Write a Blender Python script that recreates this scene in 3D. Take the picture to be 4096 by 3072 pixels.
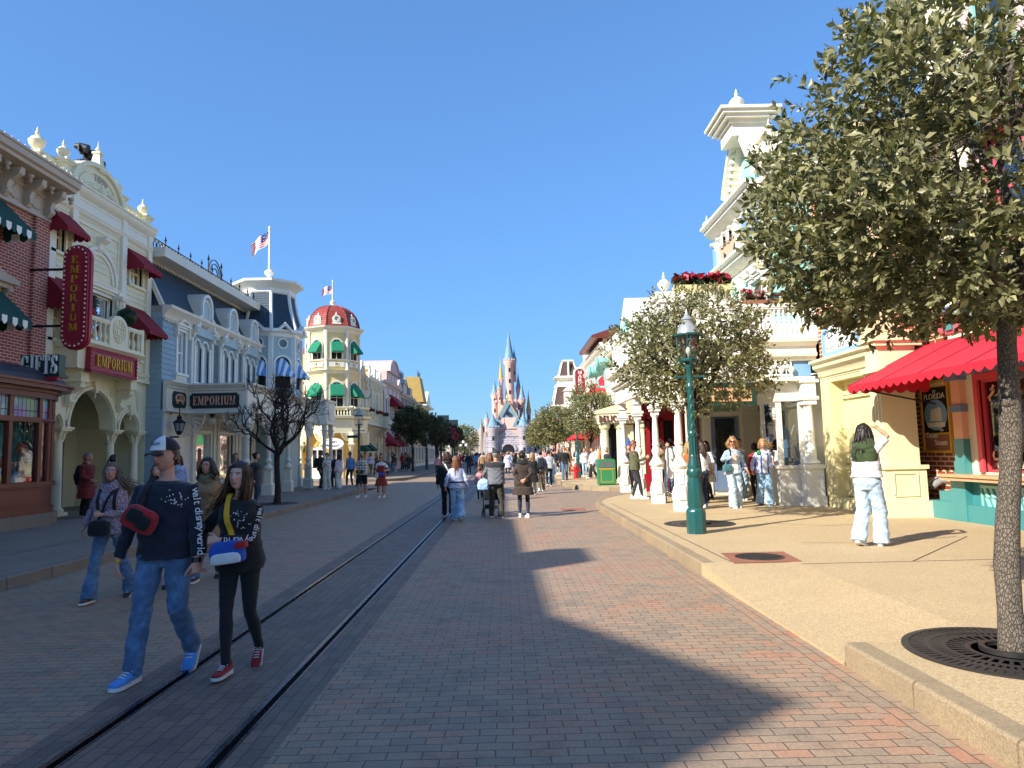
import bpy, bmesh, math, random
import numpy as np
from mathutils import Vector, Matrix
rad=math.radians; pi=math.pi; sin=math.sin; cos=math.cos
for o in list(bpy.data.objects): bpy.data.objects.remove(o)
sc=bpy.context.scene; COL=sc.collection
# ---------------------------------------------------------------- camera
CAM=np.array([0.,0.,1.68]); YAW=rad(.527); PITCH=rad(5.54); ROLL=rad(1.3); FPX=710.
cf=Vector((sin(YAW)*cos(PITCH),cos(YAW)*cos(PITCH),sin(PITCH))); r0=Vector((cos(YAW),-sin(YAW),0)); u0=r0.cross(cf)
cr=r0*cos(ROLL)-u0*sin(ROLL); cu=r0*sin(ROLL)+u0*cos(ROLL)
cd=bpy.data.cameras.new('camera'); cam=bpy.data.objects.new('camera',cd); COL.objects.link(cam)
cam.matrix_world=Matrix(((cr.x,cu.x,-cf.x,0),(cr.y,cu.y,-cf.y,0),(cr.z,cu.z,-cf.z,CAM[2]),(0,0,0,1)))
cd.sensor_width=36; cd.lens=36*FPX/1024; cd.clip_end=3000; cd.clip_start=.05; sc.camera=cam
# ---------------------------------------------------------------- sky, sun, exposure
SUN_EL=rad(33); SUN_DIR=Vector((-.8*cos(SUN_EL),-.6*cos(SUN_EL),sin(SUN_EL)))   # towards the sun
SKY_K=.85; SKY_T=(1.02,1.03,.9,1)
w=bpy.data.worlds.new('World'); sc.world=w; w.use_nodes=True; nt=w.node_tree
sky=nt.nodes.new('ShaderNodeTexSky'); sky.sky_type='NISHITA'; sky.sun_disc=False
sky.sun_elevation=SUN_EL; sky.sun_rotation=math.atan2(-.8,-.6)
sky.air_density=.66; sky.dust_density=0.; sky.ozone_density=9.0; sky.altitude=0
bw=nt.nodes.new('ShaderNodeRGBToBW'); nt.links.new(sky.outputs[0],bw.inputs[0]); mm=nt.nodes.new('ShaderNodeMath'); mm.operation='MULTIPLY_ADD'; nt.links.new(bw.outputs[0],mm.inputs[0]); mm.inputs[1].default_value=SKY_K; mm.inputs[2].default_value=1
dv=nt.nodes.new('ShaderNodeVectorMath'); dv.operation='DIVIDE'; nt.links.new(sky.outputs[0],dv.inputs[0]); nt.links.new(mm.outputs[0],dv.inputs[1])   # eases the over-bright band at the horizon
wb=nt.nodes.new('ShaderNodeMix'); wb.data_type='RGBA'; wb.blend_type='MULTIPLY'; wb.inputs[0].default_value=1; wb.inputs[7].default_value=SKY_T; nt.links.new(dv.outputs[0],wb.inputs[6]); nt.links.new(wb.outputs[2],nt.nodes['Background'].inputs[0])
nt.nodes['Background'].inputs[1].default_value=.15
sd=bpy.data.lights.new('sun','SUN'); sd.energy=2.0; sd.angle=rad(.53); sd.color=(1,.94,.85)
so=bpy.data.objects.new('sun',sd); COL.objects.link(so); so.rotation_euler=SUN_DIR.to_track_quat('Z','Y').to_euler(); so.location=(-30,-20,40)
sc.view_settings.view_transform='Standard'; sc.view_settings.look='None'; sc.view_settings.exposure=2.15; sc.view_settings.gamma=1
sc.cycles.max_bounces=8; sc.cycles.transparent_max_bounces=16; sc.cycles.use_denoising=True
# ---------------------------------------------------------------- helpers
random.seed(7); rng=np.random.default_rng(7)
def lin(h):
    if not isinstance(h,str): return tuple(h)
    return tuple((c/12.92 if c<=.04045 else ((c+.055)/1.055)**2.4) for c in (int(h[i:i+2],16)/255 for i in (0,2,4)))
class NT:
    def __init__(s,name):
        s.m=bpy.data.materials.new(name); s.m.use_nodes=True; s.t=s.m.node_tree; s.b=s.t.nodes['Principled BSDF']; s.out=s.t.nodes['Material Output']
    def n(s,typ,ins=None,**k):
        n=s.t.nodes.new('ShaderNode'+typ)
        for a,b in k.items(): setattr(n,a,b)
        for a,b in (ins or {}).items(): s.put(n,a,b)
        return n
    def put(s,n,a,b):
        i=n.inputs[a]
        if isinstance(b,tuple) and len(b)==2 and hasattr(b[0],'outputs'): s.t.links.new(b[0].outputs[b[1]],i)
        elif hasattr(b,'outputs'): s.t.links.new(b.outputs[0],i)
        else:
            if isinstance(b,(tuple,list)) and len(b)==3 and i.type=='RGBA': b=(*b,1)
            i.default_value=b
    def math(s,op,a,b=0.,c=None):
        n=s.n('Math',{0:a,1:b},operation=op)
        if c is not None: s.put(n,2,c)
        return n
    def mix(s,f,a,b,mode='MIX'):
        n=s.n('Mix',data_type='RGBA',blend_type=mode); s.put(n,0,f); s.put(n,6,a); s.put(n,7,b); return (n,2)
    def ramp(s,f,stops):
        n=s.n('ValToRGB',{0:f}); e=n.color_ramp.elements
        while len(e)<len(stops): e.new(.5)
        for i,(p,c) in enumerate(stops): e[i].position=p; e[i].color=(*lin(c),1)
        return n
    def noise(s,v,scale,detail=3,rough=.55): 
        n=s.n('TexNoise',{'Scale':scale,'Detail':detail,'Roughness':rough}); 
        if v is not None: s.put(n,'Vector',v)
        return n
    def bump(s,h,strength=.3,dist=.01,n=None):
        d={'Height':h,'Strength':strength,'Distance':dist}
        if n is not None: d['Normal']=n
        return s.n('Bump',d)
    def set(s,**k):
        for a,b in k.items(): s.put(s.b,{'col':'Base Color','rough':'Roughness','normal':'Normal','metal':'Metallic','spec':'Specular IOR Level','sss':'Subsurface Weight','coat':'Coat Weight','sheen':'Sheen Weight','trans':'Transmission Weight','ior':'IOR'}[a],b)
        return s.m
def uvz(t,obj=False):
    """(x+y, z) of the position: bricks and shingles on upright walls"""
    p=t.n('TexCoord') if obj else t.n('NewGeometry'); s=t.n('SeparateXYZ',{0:(p,'Object' if obj else 'Position')})
    return t.n('CombineXYZ',{0:t.math('ADD',(s,0),(s,1)),1:(s,2)}),(p,'Object' if obj else 'Position')
MATS={}
def paint(name,c,rough=.5,var=.12,scale=2.5,bump=.05,metal=0,obj=False):
    t=NT(name); c=np.array(lin(c)); p=t.n('TexCoord') if obj else t.n('NewGeometry'); P=(p,'Object' if obj else 'Position')
    mp=t.n('Mapping',{'Vector':P,'Scale':(1,1,.45)})
    f=t.noise(mp,scale,5,.65); f2=t.noise(P,scale*14,2)
    k=t.math('ADD',t.math('MULTIPLY',(f,0),.75),t.math('MULTIPLY',(f2,0),.25))
    r=t.n('MapRange',{0:k,1:.3,2:.7})
    col=t.mix(r,tuple(c*(1-var)),tuple(np.minimum(c*(1+var*.6),.95)))
    t.set(col=col,rough=t.n('MapRange',{0:(f2,0),3:rough*.85,4:min(1,rough*1.15)}),metal=metal)
    if bump: t.set(normal=t.bump((f2,0),bump,.01))
    MATS[name]=t.m; return t.m
def brick(name,c1,c2,cm,w=.22,h=.075,m=.01,rough=.75,flat=False,swap=False,bump=.5):
    t=NT(name)
    if flat:
        g=t.n('NewGeometry'); P=(g,'Position'); s=t.n('SeparateXYZ',{0:P}); v=t.n('CombineXYZ',{0:(s,1),1:(s,0)}) if swap else P
    else: v,P=uvz(t)
    b=t.n('TexBrick',{'Vector':v,'Scale':1.,'Brick Width':w,'Row Height':h,'Mortar Size':m,'Mortar Smooth':.15,'Color1':(0,0,0),'Color2':(1,1,1),'Mortar':(.5,.5,.5),'Bias':0.})
    n=t.noise(P,1.1,3); n2=t.noise(P,60,2)
    k=t.math('ADD',t.math('MULTIPLY',(b,'Color'),.6),t.math('MULTIPLY',(n,0),.4))
    col=t.mix(t.n('MapRange',{0:k,1:.2,2:.8}),lin(c1),lin(c2)); col=t.mix(t.math('MULTIPLY',(n2,0),.25),col,(.03,.02,.02))
    col=t.mix((b,'Fac'),col,lin(cm)); hh=t.math('SUBTRACT',t.math('MULTIPLY',(n2,0),.25),(b,'Fac'))
    t.set(col=col,rough=rough,normal=t.bump(hh,bump,.008)); MATS[name]=t.m; return t.m
def paver(name,stops,swap=False,w=.205,h=.103,m=.0045):
    t=NT(name); g=t.n('NewGeometry'); P=(g,'Position'); s=t.n('SeparateXYZ',{0:P}); wob=t.noise(P,2.2,1)
    wo=t.math('MULTIPLY',t.math('SUBTRACT',(wob,0),.5),.03)
    a=t.math('ADD',(s,0),wo); bb=t.math('ADD',(s,1),wo)
    v=t.n('CombineXYZ',{0:bb,1:a}) if swap else t.n('CombineXYZ',{0:a,1:bb})
    b=t.n('TexBrick',{'Vector':v,'Scale':1.,'Brick Width':w,'Row Height':h,'Mortar Size':m,'Mortar Smooth':.3,'Color1':(0,0,0),'Color2':(1,1,1),'Mortar':(.5,.5,.5),'Bias':0.})
    n=t.noise(P,.55,4,.6); n2=t.noise(P,45,3); n3=t.noise(P,3.3,4,.7)
    k=t.math('ADD',t.math('MULTIPLY',(b,'Color'),.33),t.math('MULTIPLY',(n,0),.67)); k=t.n('MapRange',{0:k,1:.16,2:.86})
    col=t.ramp(k,stops); col=t.mix(t.n('MapRange',{0:(n3,0),1:.5,2:.75,3:0.,4:.45}),col,lin('5c534c'))
    col=t.mix(t.n('MapRange',{0:(n2,0),1:.35,2:.7,3:0.,4:.3}),col,lin('3b302b'))
    col=t.mix(t.math('MULTIPLY',(b,'Fac'),.8),col,lin('3a342f'))
    hh=t.math('ADD',t.math('MULTIPLY',(n2,0),.22),t.math('MULTIPLY',(b,'Fac'),-1.)); hh=t.math('ADD',hh,t.math('MULTIPLY',(b,'Color'),.18))
    t.set(col=col,rough=t.n('MapRange',{0:(n3,0),3:.5,4:.75}),normal=t.bump(hh,.6,.007)); MATS[name]=t.m; return t.m
def aggregate(name,c1,c2,c3):
    t=NT(name); g=t.n('NewGeometry'); P=(g,'Position')
    vo=t.n('TexVoronoi',{'Vector':P,'Scale':92.}); n=t.noise(P,.8,5,.65); n2=t.noise(P,130,2)
    k=t.n('SeparateColor',{0:(vo,'Color')})
    col=t.mix((k,0),lin(c1),lin(c2)); col=t.mix(t.n('MapRange',{0:(n,0),1:.4,2:.72,3:0.,4:.5}),col,lin(c3)); col=t.mix(t.n('MapRange',{0:(n2,0),1:.5,2:.75,3:0.,4:.5}),col,lin('6d5c47'))
    t.set(col=col,rough=.8,normal=t.bump(t.math('SUBTRACT',1.,(vo,0)),.5,.006)); MATS[name]=t.m; return t.m
def shingle(name,c1,c2,w=.16,h=.13):
    t=NT(name); v,P=uvz(t)
    b=t.n('TexBrick',{'Vector':v,'Scale':1.,'Brick Width':w,'Row Height':h,'Mortar Size':.012,'Mortar Smooth':.4,'Color1':(0,0,0),'Color2':(1,1,1),'Mortar':(.3,.3,.3)})
    n=t.noise(P,1.5,4); s=t.n('SeparateXYZ',{0:v}); fr=t.math('FRACT',t.math('DIVIDE',(s,1),h))
    k=t.math('ADD',t.math('MULTIPLY',(b,'Color'),.5),t.math('MULTIPLY',(n,0),.5))
    col=t.mix(k,lin(c1),lin(c2)); col=t.mix((b,'Fac'),col,tuple(x*.5 for x in lin(c1)))
    hh=t.math('SUBTRACT',t.math('MULTIPLY',fr,-1.),(b,'Fac'))
    t.set(col=col,rough=.6,normal=t.bump(hh,.8,.02)); MATS[name]=t.m; return t.m
def stripes(name,c1,c2,period=.22,axis='y',duty=.5,rough=.8):
    t=NT(name); g=t.n('NewGeometry'); s=t.n('SeparateXYZ',{0:(g,'Position')})
    f=t.math('FRACT',t.math('DIVIDE',(s,'xyz'.index(axis)),period)); t.set(col=t.mix(t.math('GREATER_THAN',f,duty),lin(c1),lin(c2)),rough=rough); MATS[name]=t.m; return t.m
def cloth(name,c,kind='',c2=None,var=.18):
    t=NT(name); c=np.array(lin(c)); p=t.n('TexCoord'); P=(p,'Object'); n=t.noise(P,9,4,.6); f=t.noise(P,220,2)
    col=t.mix(t.n('MapRange',{0:(n,0),1:.3,2:.7}),tuple(c*(1-var)),tuple(np.minimum(c*(1+var),.95))); bh=(f,0); bs=.25; bd=.003
    if kind=='denim':
        wv=t.n('TexWave',{'Vector':P,'Scale':90.,'Distortion':2.}); col=t.mix(t.n('MapRange',{0:(n,0),1:.48,2:.75,3:0.,4:.55}),col,tuple(np.minimum(c*2.2,.9))); bh=(wv,0); bs=.15
    if kind=='knit':
        wv=t.noise(P,85,2,.7); col=t.mix(t.n('MapRange',{0:(wv,0),1:.42,2:.6}),tuple(c),lin(c2)); bh=(wv,0); bs=.6; bd=.008
    if kind=='plaid':
        s=t.n('SeparateXYZ',{0:P}); a=[t.math('GREATER_THAN',t.math('FRACT',t.math('MULTIPLY',(s,i),9.)),.62) for i in (0,2)]
        col=t.mix(t.math('MULTIPLY',t.math('ADD',a[0],a[1]),.5),col,lin(c2))
    if kind=='spots' or kind=='camo':
        v=t.noise(P,55 if kind=='spots' else 14,2); col=t.mix(t.math('GREATER_THAN',(v,0),.56),col,lin(c2))
    t.set(col=col,rough=.85,normal=t.bump(bh,bs,bd),sheen=.15); MATS[name]=t.m; return t.m
def glass(name,tint=(.75,.82,.85),refl=1.0,clear=.75):
    t=NT(name); tr=t.n('BsdfTransparent',{0:tint}); gl=t.n('BsdfGlossy',{'Color':(1,1,1),'Roughness':.02}); df=t.n('BsdfDiffuse',{'Color':(.05,.06,.07)})
    m0=t.n('MixShader',{0:clear,1:df,2:tr}); fz=t.n('Fresnel',{0:1.5}); fr=t.math('MULTIPLY',fz,refl)
    g=t.n('NewGeometry'); nz=t.noise((g,'Position'),.9,2); 
    t.put(gl,'Normal',t.bump((nz,0),.12,.05))
    m1=t.n('MixShader',{0:t.math('MINIMUM',t.math('ADD',fr,.06),1.),1:m0,2:gl}); t.t.links.new(m1.outputs[0],t.out.inputs[0]); MATS[name]=t.m; return t.m
def leafmat(name,c1,c2,tr=.25,rough=.42):
    t=NT(name); a=t.n('Attribute',attribute_name='Col'); k=t.n('SeparateColor',{0:(a,'Color')}); col=t.mix((k,0),lin(c1),lin(c2))
    t.set(col=col,rough=rough,spec=.5); tl=t.n('BsdfTranslucent',{'Color':t.mix(.5,col,(.25,.3,.03))}); m=t.n('MixShader',{0:tr,1:t.b,2:tl}); t.t.links.new(m.outputs[0],t.out.inputs[0]); MATS[name]=t.m; return t.m
def bark(name,c1,c2):
    t=NT(name); p=t.n('TexCoord'); mp=t.n('Mapping',{'Vector':(p,'Object'),'Scale':(1,1,.45)})
    vo=t.n('TexVoronoi',{'Vector':mp,'Scale':62.,'Randomness':1.},feature='DISTANCE_TO_EDGE'); n=t.noise(mp,9,5,.7); n2=t.noise((p,'Object'),70,3)
    k=t.n('MapRange',{0:(vo,0),1:0.,2:.16}); col=t.mix((n,0),lin(c1),lin(c2)); col=t.mix(k,tuple(x*.62 for x in lin(c1)),col); col=t.mix(t.n('MapRange',{0:(n2,0),1:.55,2:.75,3:0.,4:.4}),col,lin('8a8578'))
    t.set(col=col,rough=.9,normal=t.bump(t.math('ADD',k,(n2,0)),.8,.012)); MATS[name]=t.m; return t.m
# ---- frames: (u along the wall, w out of it, z) -> world
class Fr:
    def __init__(s,u,w,o): s.A=np.array([u,w,(0,0,1)],float); s.o=np.array(o,float)
    def __call__(s,P): return np.asarray(P,float)@s.A+s.o
    def off(s,du=0,dw=0,dz=0): f=Fr((1,0,0),(0,1,0),(0,0,0)); f.A=s.A; f.o=s.o+np.array([du,dw,dz])@s.A; return f
def FL(X): return Fr((0,1,0),(1,0,0),(X,0,0))     # west side of the street, looking east
def FRt(X): return Fr((0,1,0),(-1,0,0),(X,0,0))   # east side, looking west
def FF(Y): return Fr((1,0,0),(0,-1,0),(0,Y,0))    # facing the camera
def FA(ang,o): return Fr((cos(ang),sin(ang),0),(sin(ang),-cos(ang),0),o)   # u at angle ang, w to its right
WORLD=Fr((1,0,0),(0,1,0),(0,0,0))
ORG={}
class MB:
    def __init__(s,fr=WORLD): s.V=[]; s.F=[]; s.I=[]; s.n=0; s.fr=fr; s.mi=0
    def add(s,V,F,fr=None):
        V=(fr or s.fr)(np.asarray(V,float).reshape(-1,3)); s.V.append(V); n=s.n
        for f in F: s.F.append([i+n for i in f]); s.I.append(s.mi)
        s.n+=len(V); return s
    def quad(s,a,b,c,d): return s.add([a,b,c,d],[(0,1,2,3)])
    def box(s,u0,u1,w0,w1,z0,z1,t=None):
        """box; t = top inset (tuple of du,dw) for tapered boxes"""
        a,b=t or (0,0)
        V=[(u0,w0,z0),(u1,w0,z0),(u1,w1,z0),(u0,w1,z0),(u0+a,w0+b,z1),(u1-a,w0+b,z1),(u1-a,w1-b,z1),(u0+a,w1-b,z1)]
        return s.add(V,[(0,3,2,1),(4,5,6,7),(0,1,5,4),(1,2,6,5),(2,3,7,6),(3,0,4,7)])
    def prism(s,poly,a0,a1,axis='w'):
        """poly in the plane across axis: w->(u,z), u->(w,z), z->(u,w)"""
        n=len(poly)
        def p(q,a): return (q[0],a,q[1]) if axis=='w' else ((a,q[0],q[1]) if axis=='u' else (q[0],q[1],a))
        V=[p(q,a0) for q in poly]+[p(q,a1) for q in poly]
        return s.add(V,[tuple(range(n)),tuple(range(2*n-1,n-1,-1))]+[(i,(i+1)%n,n+(i+1)%n,n+i) for i in range(n)])
    def strip(s,pts,a0,a1,th,axis='w'):
        """band along a polyline in the facade plane"""
        pts=np.array(pts,float); n=len(pts); T=np.gradient(pts,axis=0); T/=np.linalg.norm(T,axis=1)[:,None]+1e-9; N=np.stack([-T[:,1],T[:,0]],1)*th/2
        A=pts+N; B=pts-N
        V=[]
        for i in range(n): V+=[(A[i,0],a0,A[i,1]),(B[i,0],a0,B[i,1]),(B[i,0],a1,B[i,1]),(A[i,0],a1,A[i,1])]
        F=[(0,1,2,3),tuple(4*(n-1)+k for k in (3,2,1,0))]
        for i in range(n-1):
            for k in range(4): a=4*i+k; b=4*i+(k+1)%4; F.append((a,b,b+4,a+4))
        return s.add(V,F)
    def lathe(s,prof,c,n=12,a0=0.,sx=1.,sy=1.,rf=None):
        V=[];F=[];m=len(prof)
        for r,z in prof:
            for k in range(n):
                a=a0+2*pi*k/n; rr=r*(rf(a,z) if rf else 1); V.append((c[0]+rr*cos(a)*sx,c[1]+rr*sin(a)*sy,c[2]+z))
        for i in range(m-1):
            for k in range(n): F.append((i*n+k,i*n+(k+1)%n,(i+1)*n+(k+1)%n,(i+1)*n+k))
        F.append(tuple(range(n-1,-1,-1))); F.append(tuple((m-1)*n+k for k in range(n)))
        return s.add(V,F)
    def tube(s,pts,r,n=6,cap=True):
        P=np.array(pts,float); m=len(P); R=np.full(m,r,float) if np.isscalar(r) else np.asarray(r,float)
        T=np.gradient(P,axis=0); T/=np.linalg.norm(T,axis=1)[:,None]+1e-9
        up=np.array([0,0,1.]) if abs(T[0,2])<.9 else np.array([1.,0,0]); a=np.cross(T[0],up); a/=np.linalg.norm(a)
        V=[]
        for i in range(m):
            a=a-T[i]*(a@T[i]); a/=np.linalg.norm(a)+1e-9; b=np.cross(T[i],a)
            for k in range(n):
                q=2*pi*k/n; V.append(P[i]+R[i]*(a*cos(q)+b*sin(q)))
        F=[(i*n+k,i*n+(k+1)%n,(i+1)*n+(k+1)%n,(i+1)*n+k) for i in range(m-1) for k in range(n)]
        if cap: F+=[tuple(range(n-1,-1,-1)),tuple((m-1)*n+k for k in range(n))]
        return s.add(V,F)
    def loft(s,rings):
        n=len(rings[0]); m=len(rings); V=np.concatenate([np.asarray(r,float) for r in rings])
        F=[(i*n+k,i*n+(k+1)%n,(i+1)*n+(k+1)%n,(i+1)*n+k) for i in range(m-1) for k in range(n)]+[tuple(range(n-1,-1,-1)),tuple((m-1)*n+k for k in range(n))]
        return s.add(V,F)
    def ball(s,c,r,n=10,m=7,sc3=(1,1,1)):
        V=[];F=[]
        for i in range(1,m):
            t=pi*i/m
            for k in range(n): V.append((c[0]+r*sc3[0]*sin(t)*cos(2*pi*k/n),c[1]+r*sc3[1]*sin(t)*sin(2*pi*k/n),c[2]-r*sc3[2]*cos(t)))
        q=len(V); V+=[(c[0],c[1],c[2]-r*sc3[2]),(c[0],c[1],c[2]+r*sc3[2])]
        for i in range(m-2):
            for k in range(n): F.append((i*n+k,i*n+(k+1)%n,(i+1)*n+(k+1)%n,(i+1)*n+k))
        for k in range(n): F.append((q,(k+1)%n,k)); F.append((q+1,(m-2)*n+k,(m-2)*n+(k+1)%n))
        return s.add(V,F)
    def mesh(s,name,org=(0,0,0),recalc=True):
        me=bpy.data.meshes.new(name); V=(np.concatenate(s.V) if s.V else np.zeros((0,3)))-np.array(org)
        me.from_pydata([tuple(v) for v in V],[],s.F)
        if max(s.I,default=0)>0: me.polygons.foreach_set('material_index',s.I)
        if recalc:
            bm=bmesh.new(); bm.from_mesh(me); bmesh.ops.recalc_face_normals(bm,faces=bm.faces); bm.to_mesh(me); bm.free()
        me.update(); return me
    def build(s,name,mats,parent=None,smooth=0,recalc=True,org=None):
        if org is None: org=ORG.get(parent.name,(0,0,0)) if parent is not None else (0,0,0)
        me=s.mesh(name,org,recalc)
        for m in (mats if isinstance(mats,(list,tuple)) else [mats]): me.materials.append(MATS[m] if isinstance(m,str) else m)
        if smooth: me.polygons.foreach_set('use_smooth',[True]*len(me.polygons)); me.set_sharp_from_angle(angle=rad(smooth))
        o=bpy.data.objects.new(name,me); COL.objects.link(o)
        if parent is not None: o.parent=parent
        ORG[o.name]=tuple(org); return o
def tag(o,label,cat,group=None,kind=None):
    o['label']=label; o['category']=cat
    if group: o['group']=group
    if kind: o['kind']=kind
    return o
def thing(name,label,cat,loc=(0,0,0),group=None,rz=0):
    o=bpy.data.objects.new(name,None); COL.objects.link(o); o.location=loc; o.rotation_euler=(0,0,rz); o.empty_display_size=.2; ORG[o.name]=tuple(loc); return tag(o,label,cat,group)
def structure(o): o['kind']='structure'; return o
def copytree(o,loc=None,rz=None,parent=None):
    c=o.copy(); COL.objects.link(c)
    if parent is not None: c.parent=parent
    for ch in o.children: copytree(ch,None,None,c)
    if loc is not None: c.location=loc
    if rz is not None: c.rotation_euler=(0,0,rz)
    ORG[c.name]=ORG.get(o.name,(0,0,0)); return c
# ---- lettering
def _serif():
    G={}; T=.17; t=.07; s=.055
    def R(*a): return ('b',)+a
    def stem(x,th=T,e=.07): return [R(x,x+th,0,1),R(x-e,x+th+e,0,s),R(x-e,x+th+e,1-s,1)]
    G['I']=(.38,stem(.1)); G['E']=(.68,stem(.08)+[R(.08,.62,0,t),R(.08,.6,1-t,1),R(.2,.46,.48,.55),R(.55,.62,0,.25),R(.53,.6,.76,1),R(.41,.46,.38,.65)])
    G['F']=(.64,stem(.08)+[R(.08,.6,1-t,1),R(.2,.46,.48,.55),R(.53,.6,.74,1),R(.41,.46,.38,.65)]); G['L']=(.66,stem(.08)+[R(.08,.62,0,t),R(.55,.62,0,.28)])
    G['T']=(.7,stem(.27)[:2]+[R(.03,.68,1-t,1),R(.03,.1,.72,1),R(.61,.68,.72,1)])
    G['H']=(.8,stem(.08)+stem(.56)+[R(.2,.6,.47,.54)]); G['U']=(.78,[R(.1,.27,.3,1),R(.03,.34,1-s,1),R(.62,.69,.3,1),R(.54,.77,1-s,1),('a',.395,.3,.295,.3,.125,.24,pi,2*pi)])
    G['M']=(.98,[R(.1,.17,0,1),R(.03,.25,0,s),R(.03,.2,1-s,1),R(.73,.9,0,1),R(.66,.97,0,s),R(.76,.97,1-s,1),('q',(.1,1),(.28,1),(.53,.1),(.45,.02)),('q',(.76,1),(.83,1),(.52,.02),(.46,.02))])
    G['W']=(1.05,[('q',(.04,1),(.22,1),(.38,.0),(.3,.0)),('q',(.46,1),(.53,1),(.36,.0),(.31,.0)),('q',(.44,1),(.62,1),(.76,0),(.68,0)),('q',(.93,1),(1,1),(.75,0),(.7,0)),R(-.02,.28,1-s,1),R(.38,.66,1-s,1),R(.86,1.06,1-s,1)])
    G['A']=(.82,[('q',(.36,1),(.5,1),(.78,0),(.6,0)),('q',(.36,1),(.42,1),(.15,0),(.08,0)),R(.2,.6,.3,.37),R(.0,.24,0,s),R(.5,.84,0,s)])
    G['N']=(.84,[R(.1,.17,0,1),R(.03,.25,0,s),R(.68,.75,0,1),R(.6,.82,1-s,1),('q',(.08,1),(.26,1),(.75,0),(.62,0))])
    G['K']=(.8,stem(.08)+[('q',(.64,1),(.72,1),(.3,.42),(.24,.46)),('q',(.32,.55),(.45,.66),(.76,0),(.56,0)),R(.5,.8,0,s),R(.56,.78,1-s,1)])
    G['P']=(.7,stem(.08)+[('a',.34,.73,.32,.27,.15,.21,-pi/2,pi/2),R(.2,.35,.93,1),R(.2,.35,.46,.52)]); G['R']=(.8,G['P'][1]+[('q',(.34,.5),(.48,.5),(.78,0),(.6,0)),R(.58,.82,0,s)])
    G['B']=(.72,stem(.08)+[('a',.34,.76,.28,.24,.12,.18,-pi/2,pi/2),('a',.34,.27,.34,.27,.16,.21,-pi/2,pi/2),R(.2,.35,.94,1),R(.2,.35,.0,.06),R(.2,.35,.49,.55)])
    G['D']=(.8,stem(.08)+[('a',.3,.5,.44,.5,.25,.44,-pi/2,pi/2),R(.2,.31,.94,1),R(.2,.31,0,.06)])
    G['O']=(.84,[('a',.42,.5,.38,.51,.2,.45,0,2*pi)]); G['C']=(.76,[('a',.42,.5,.38,.51,.2,.45,pi*.22,pi*1.78),R(.64,.7,.62,.96)]); G['G']=(.84,G['C'][1]+[R(.58,.74,.04,.42),R(.5,.8,.38,.44)])
    G['S']=(.64,[('a',.32,.745,.27,.265,.1,.19,pi*.1,pi*1.5),('a',.32,.265,.29,.275,.11,.2,-pi*.5,pi*.9),R(.53,.58,.7,.98),R(.04,.09,.02,.3)])
    G["'"]=(.2,[R(.06,.14,.7,1)]); G[' ']=(.35,[]); return G
SERIF=_serif()
def serif_width(s,sp=.12): return sum(SERIF[c][0]+sp for c in s)-sp
def serif(mb,s,u,z,h,w0,dep,wd=1.,sp=.12,center=True,fw=None):
    """slab-serif letters standing out of the facade plane; fw = fixed total width"""
    W=serif_width(s,sp)*h*wd
    if fw: wd*=fw/W; W=fw
    x=u-W/2 if center else u; e=0
    for c in s:
        adv,parts=SERIF[c]
        for p in parts:
            e+=1; d=w0+dep+(e%5)*.0006
            if p[0]=='b': mb.box(x+p[1]*h*wd,x+p[2]*h*wd,w0,d,z+p[3]*h,z+p[4]*h)
            elif p[0]=='q': mb.prism([(x+a*h*wd,z+b*h) for a,b in p[1:]],w0,d)
            else:
                _,cx,cy,ro,so_,ri,si,a0,a1=p; n=16 if a1-a0>4 else 9; V=[];F=[]
                for i in range(n+1):
                    a=a0+(a1-a0)*i/n
                    for (rx,ry) in ((ro,so_),(ri,si)):
                        for ww in (w0,d): V.append((x+(cx+rx*cos(a))*h*wd,ww,z+(cy+ry*sin(a))*h))
                for i in range(n):
                    b=4*i
                    for k,l in ((0,1),(1,3),(3,2),(2,0)): F.append((b+k,b+l,b+4+l,b+4+k))
                F+=[(0,1,3,2),(4*n+2,4*n+3,4*n+1,4*n)]; mb.add(V,F)
        x+=(adv+sp)*h*wd
_tc={}
def text(mb,s,u,z,h,w0,dep,fw=None,shear=0.,arc=0.,center=True):
    """plain letters (built-in font) laid on the facade plane"""
    if (s,shear) not in _tc:
        c=bpy.data.curves.new('t','FONT'); c.body=s; c.extrude=.5; c.shear=shear; c.resolution_u=3; o=bpy.data.objects.new('t',c); COL.objects.link(o)
        bpy.context.view_layer.update(); me=bpy.data.meshes.new_from_object(o.evaluated_get(bpy.context.evaluated_depsgraph_get()))
        V=np.array([v.co[:] for v in me.vertices]); F=[tuple(p.vertices) for p in me.polygons]; bpy.data.objects.remove(o); bpy.data.curves.remove(c); bpy.data.meshes.remove(me); _tc[(s,shear)]=(V,F)
    V,F=_tc[(s,shear)]; x0,x1=V[:,0].min(),V[:,0].max(); k=h/.7; kx=(fw/(x1-x0)) if fw else k
    X=(V[:,0]-(x0+x1)/2 if center else V[:,0]-x0)*kx; Z=V[:,1]*k+arc*(1-(2*X/((x1-x0)*kx))**2)
    mb.add(np.stack([u+X,w0+(V[:,2]+.5)*dep,z+Z],1),F)
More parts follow.
